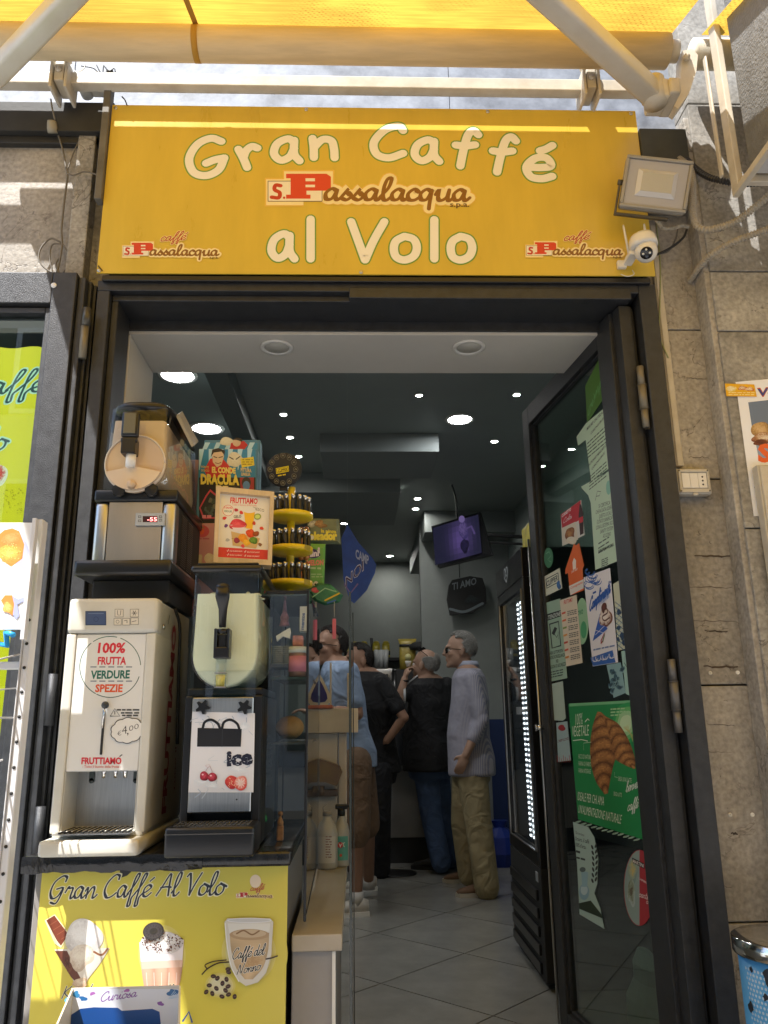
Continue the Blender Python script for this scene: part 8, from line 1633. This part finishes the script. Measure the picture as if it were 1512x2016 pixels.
q = MB(); q.tube([J['shL']+Vector((-.0, -.03, .068)), J['shL'].lerp(J['elL'], .35)+Vector((0, -.02, .069)), J['shL'].lerp(J['elL'], .66)+Vector((0, -.02, .066))], .007, 8); q.lathe(J['shL'].lerp(J['elL'], .72), [(.067, -.01), (.067, .008)], 18, 'x'); q.build('white_trim', mat('white_cloth', (.6, .6, .6), .8), o)
MB().lathe(J['wrL']+Vector((0, 0, -.02)), [(.033, -.008), (.034, .008), (.031, .008)], 16).build('bracelet', BLACKM, o)
for (hx, hy, tx, ty_) in ((875, 1712, -.24, .06), (903, 1700, -.22, .12)): a = at(hx, hy, z=FLZ); shoe(o, (a.x, a.y, FLZ), (a.x+tx, a.y+ty_, FLZ), mat('black_leather', (.02, .018, .018), .4), BLACKM)
cu = J['haL']+Vector((.01, .03, .02)); o = MB().lathe(cu, [(.015, -.02), (.024, .012), (.026, .025), (.023, .025), (.014, -.012)], 18).build('espresso_cup', WHITEP, None); tag(o, 'small white cup held to the mouth of the bald man', 'cup')
# man with hand on hip
y0 = 6.15
J = J_(hip=(738, 1500, y0+.15), chest=(732, 1405, y0), neck=(720, 1336, y0), head=(704, 1308, y0-.02), shL=(700, 1352, y0+.12), elL=(675, 1400, y0+.35), wrL=(690, 1425, y0+.5), haL=(700, 1430, y0+.6), shR=(752, 1358, y0-.10), elR=(795, 1418, y0-.12), wrR=(762, 1458, y0-.05), haR=(750, 1456, y0),
       hiL=(728, 1515, y0+.2), knL=(726, 1610, y0+.25), anL=(724, 1705, y0+.3), hiR=(745, 1515, y0+.05), knR=(748, 1610, y0+.1), anR=(750, 1702, y0+.3))
o, H = person('dark haired man in a black t-shirt with one hand on his hip', J, (-.7, .7, 0), (-.85, -.45, .05), SKIN, cloth('black_tee_cloth', (.012, .012, .013)), cloth('black_trouser_cloth', (.015, .015, .018)), tw=.20, td=.14, hem=.08, belly=.02, sleeve=.5, palm=((0, 0, 1), (-.3, 1, 0)), curls=(.4, .9))
hair_cap(o, H, DARKH)
for (hx, hy) in ((733, 1722), (758, 1718)): a = at(hx, hy, z=FLZ); shoe(o, (a.x, a.y, FLZ), (a.x-.18, a.y+.18, FLZ), BLACKM, BLACKM)
# man in blue shirt behind the glass
y0 = 5.35
J = J_(hip=(692, 1478, y0+.05), chest=(676, 1385, y0), neck=(664, 1318, y0), head=(650, 1280, y0), shL=(688, 1340, y0-.17), elL=(704, 1412, y0-.16), wrL=(665, 1398, y0-.25), haL=(645, 1392, y0-.28), shR=(662, 1345, y0+.18), elR=(640, 1415, y0+.2), wrR=(615, 1405, y0+.1), haR=(600, 1400, y0+.1),
       hiL=(700, 1500, y0-.09), knL=(700, 1650, y0-.10), anL=(702, 1765, y0-.08), hiR=(705, 1498, y0+.10), knR=(722, 1630, y0+.2), anR=(726, 1735, y0+.42))
o, H = person('man in light blue shirt and brown shorts behind the glass screen', J, (-.95, -.1, 0), (-.85, -.5, .0), SKIN, cloth('light_blue_cloth', (.26, .34, .48)), cloth('brown_shorts_cloth', (.16, .10, .06)), tw=.185, td=.13, hem=.10, belly=.02, sleeve=.5, trouser_to=.95, legr=(.088, .06, .04), palm=((0, 0, -1), (0, 0, -1)), curls=(.5, .5))
hair_cap(o, H, DARKH); shades(o, H)
WS = mat('white_trainer', (.50, .46, .40), .6, noise=.1)
a = at(722, 1802, z=FLZ); shoe(o, (a.x, a.y, FLZ), (a.x-.26, a.y-.05, FLZ), WS, WHITEP); a = at(738, 1752, z=FLZ); shoe(o, (a.x, a.y, FLZ), (a.x-.25, a.y-.06, FLZ), WS, WHITEP)
for nme in ('anL', 'anR'): MB().tube([J[nme]+Vector((0, 0, -.05)), J[nme]+Vector((0, 0, .03))], [.042, .043], 14).build('sock', mat('white_sock', (.5, .48, .45), .9), o)
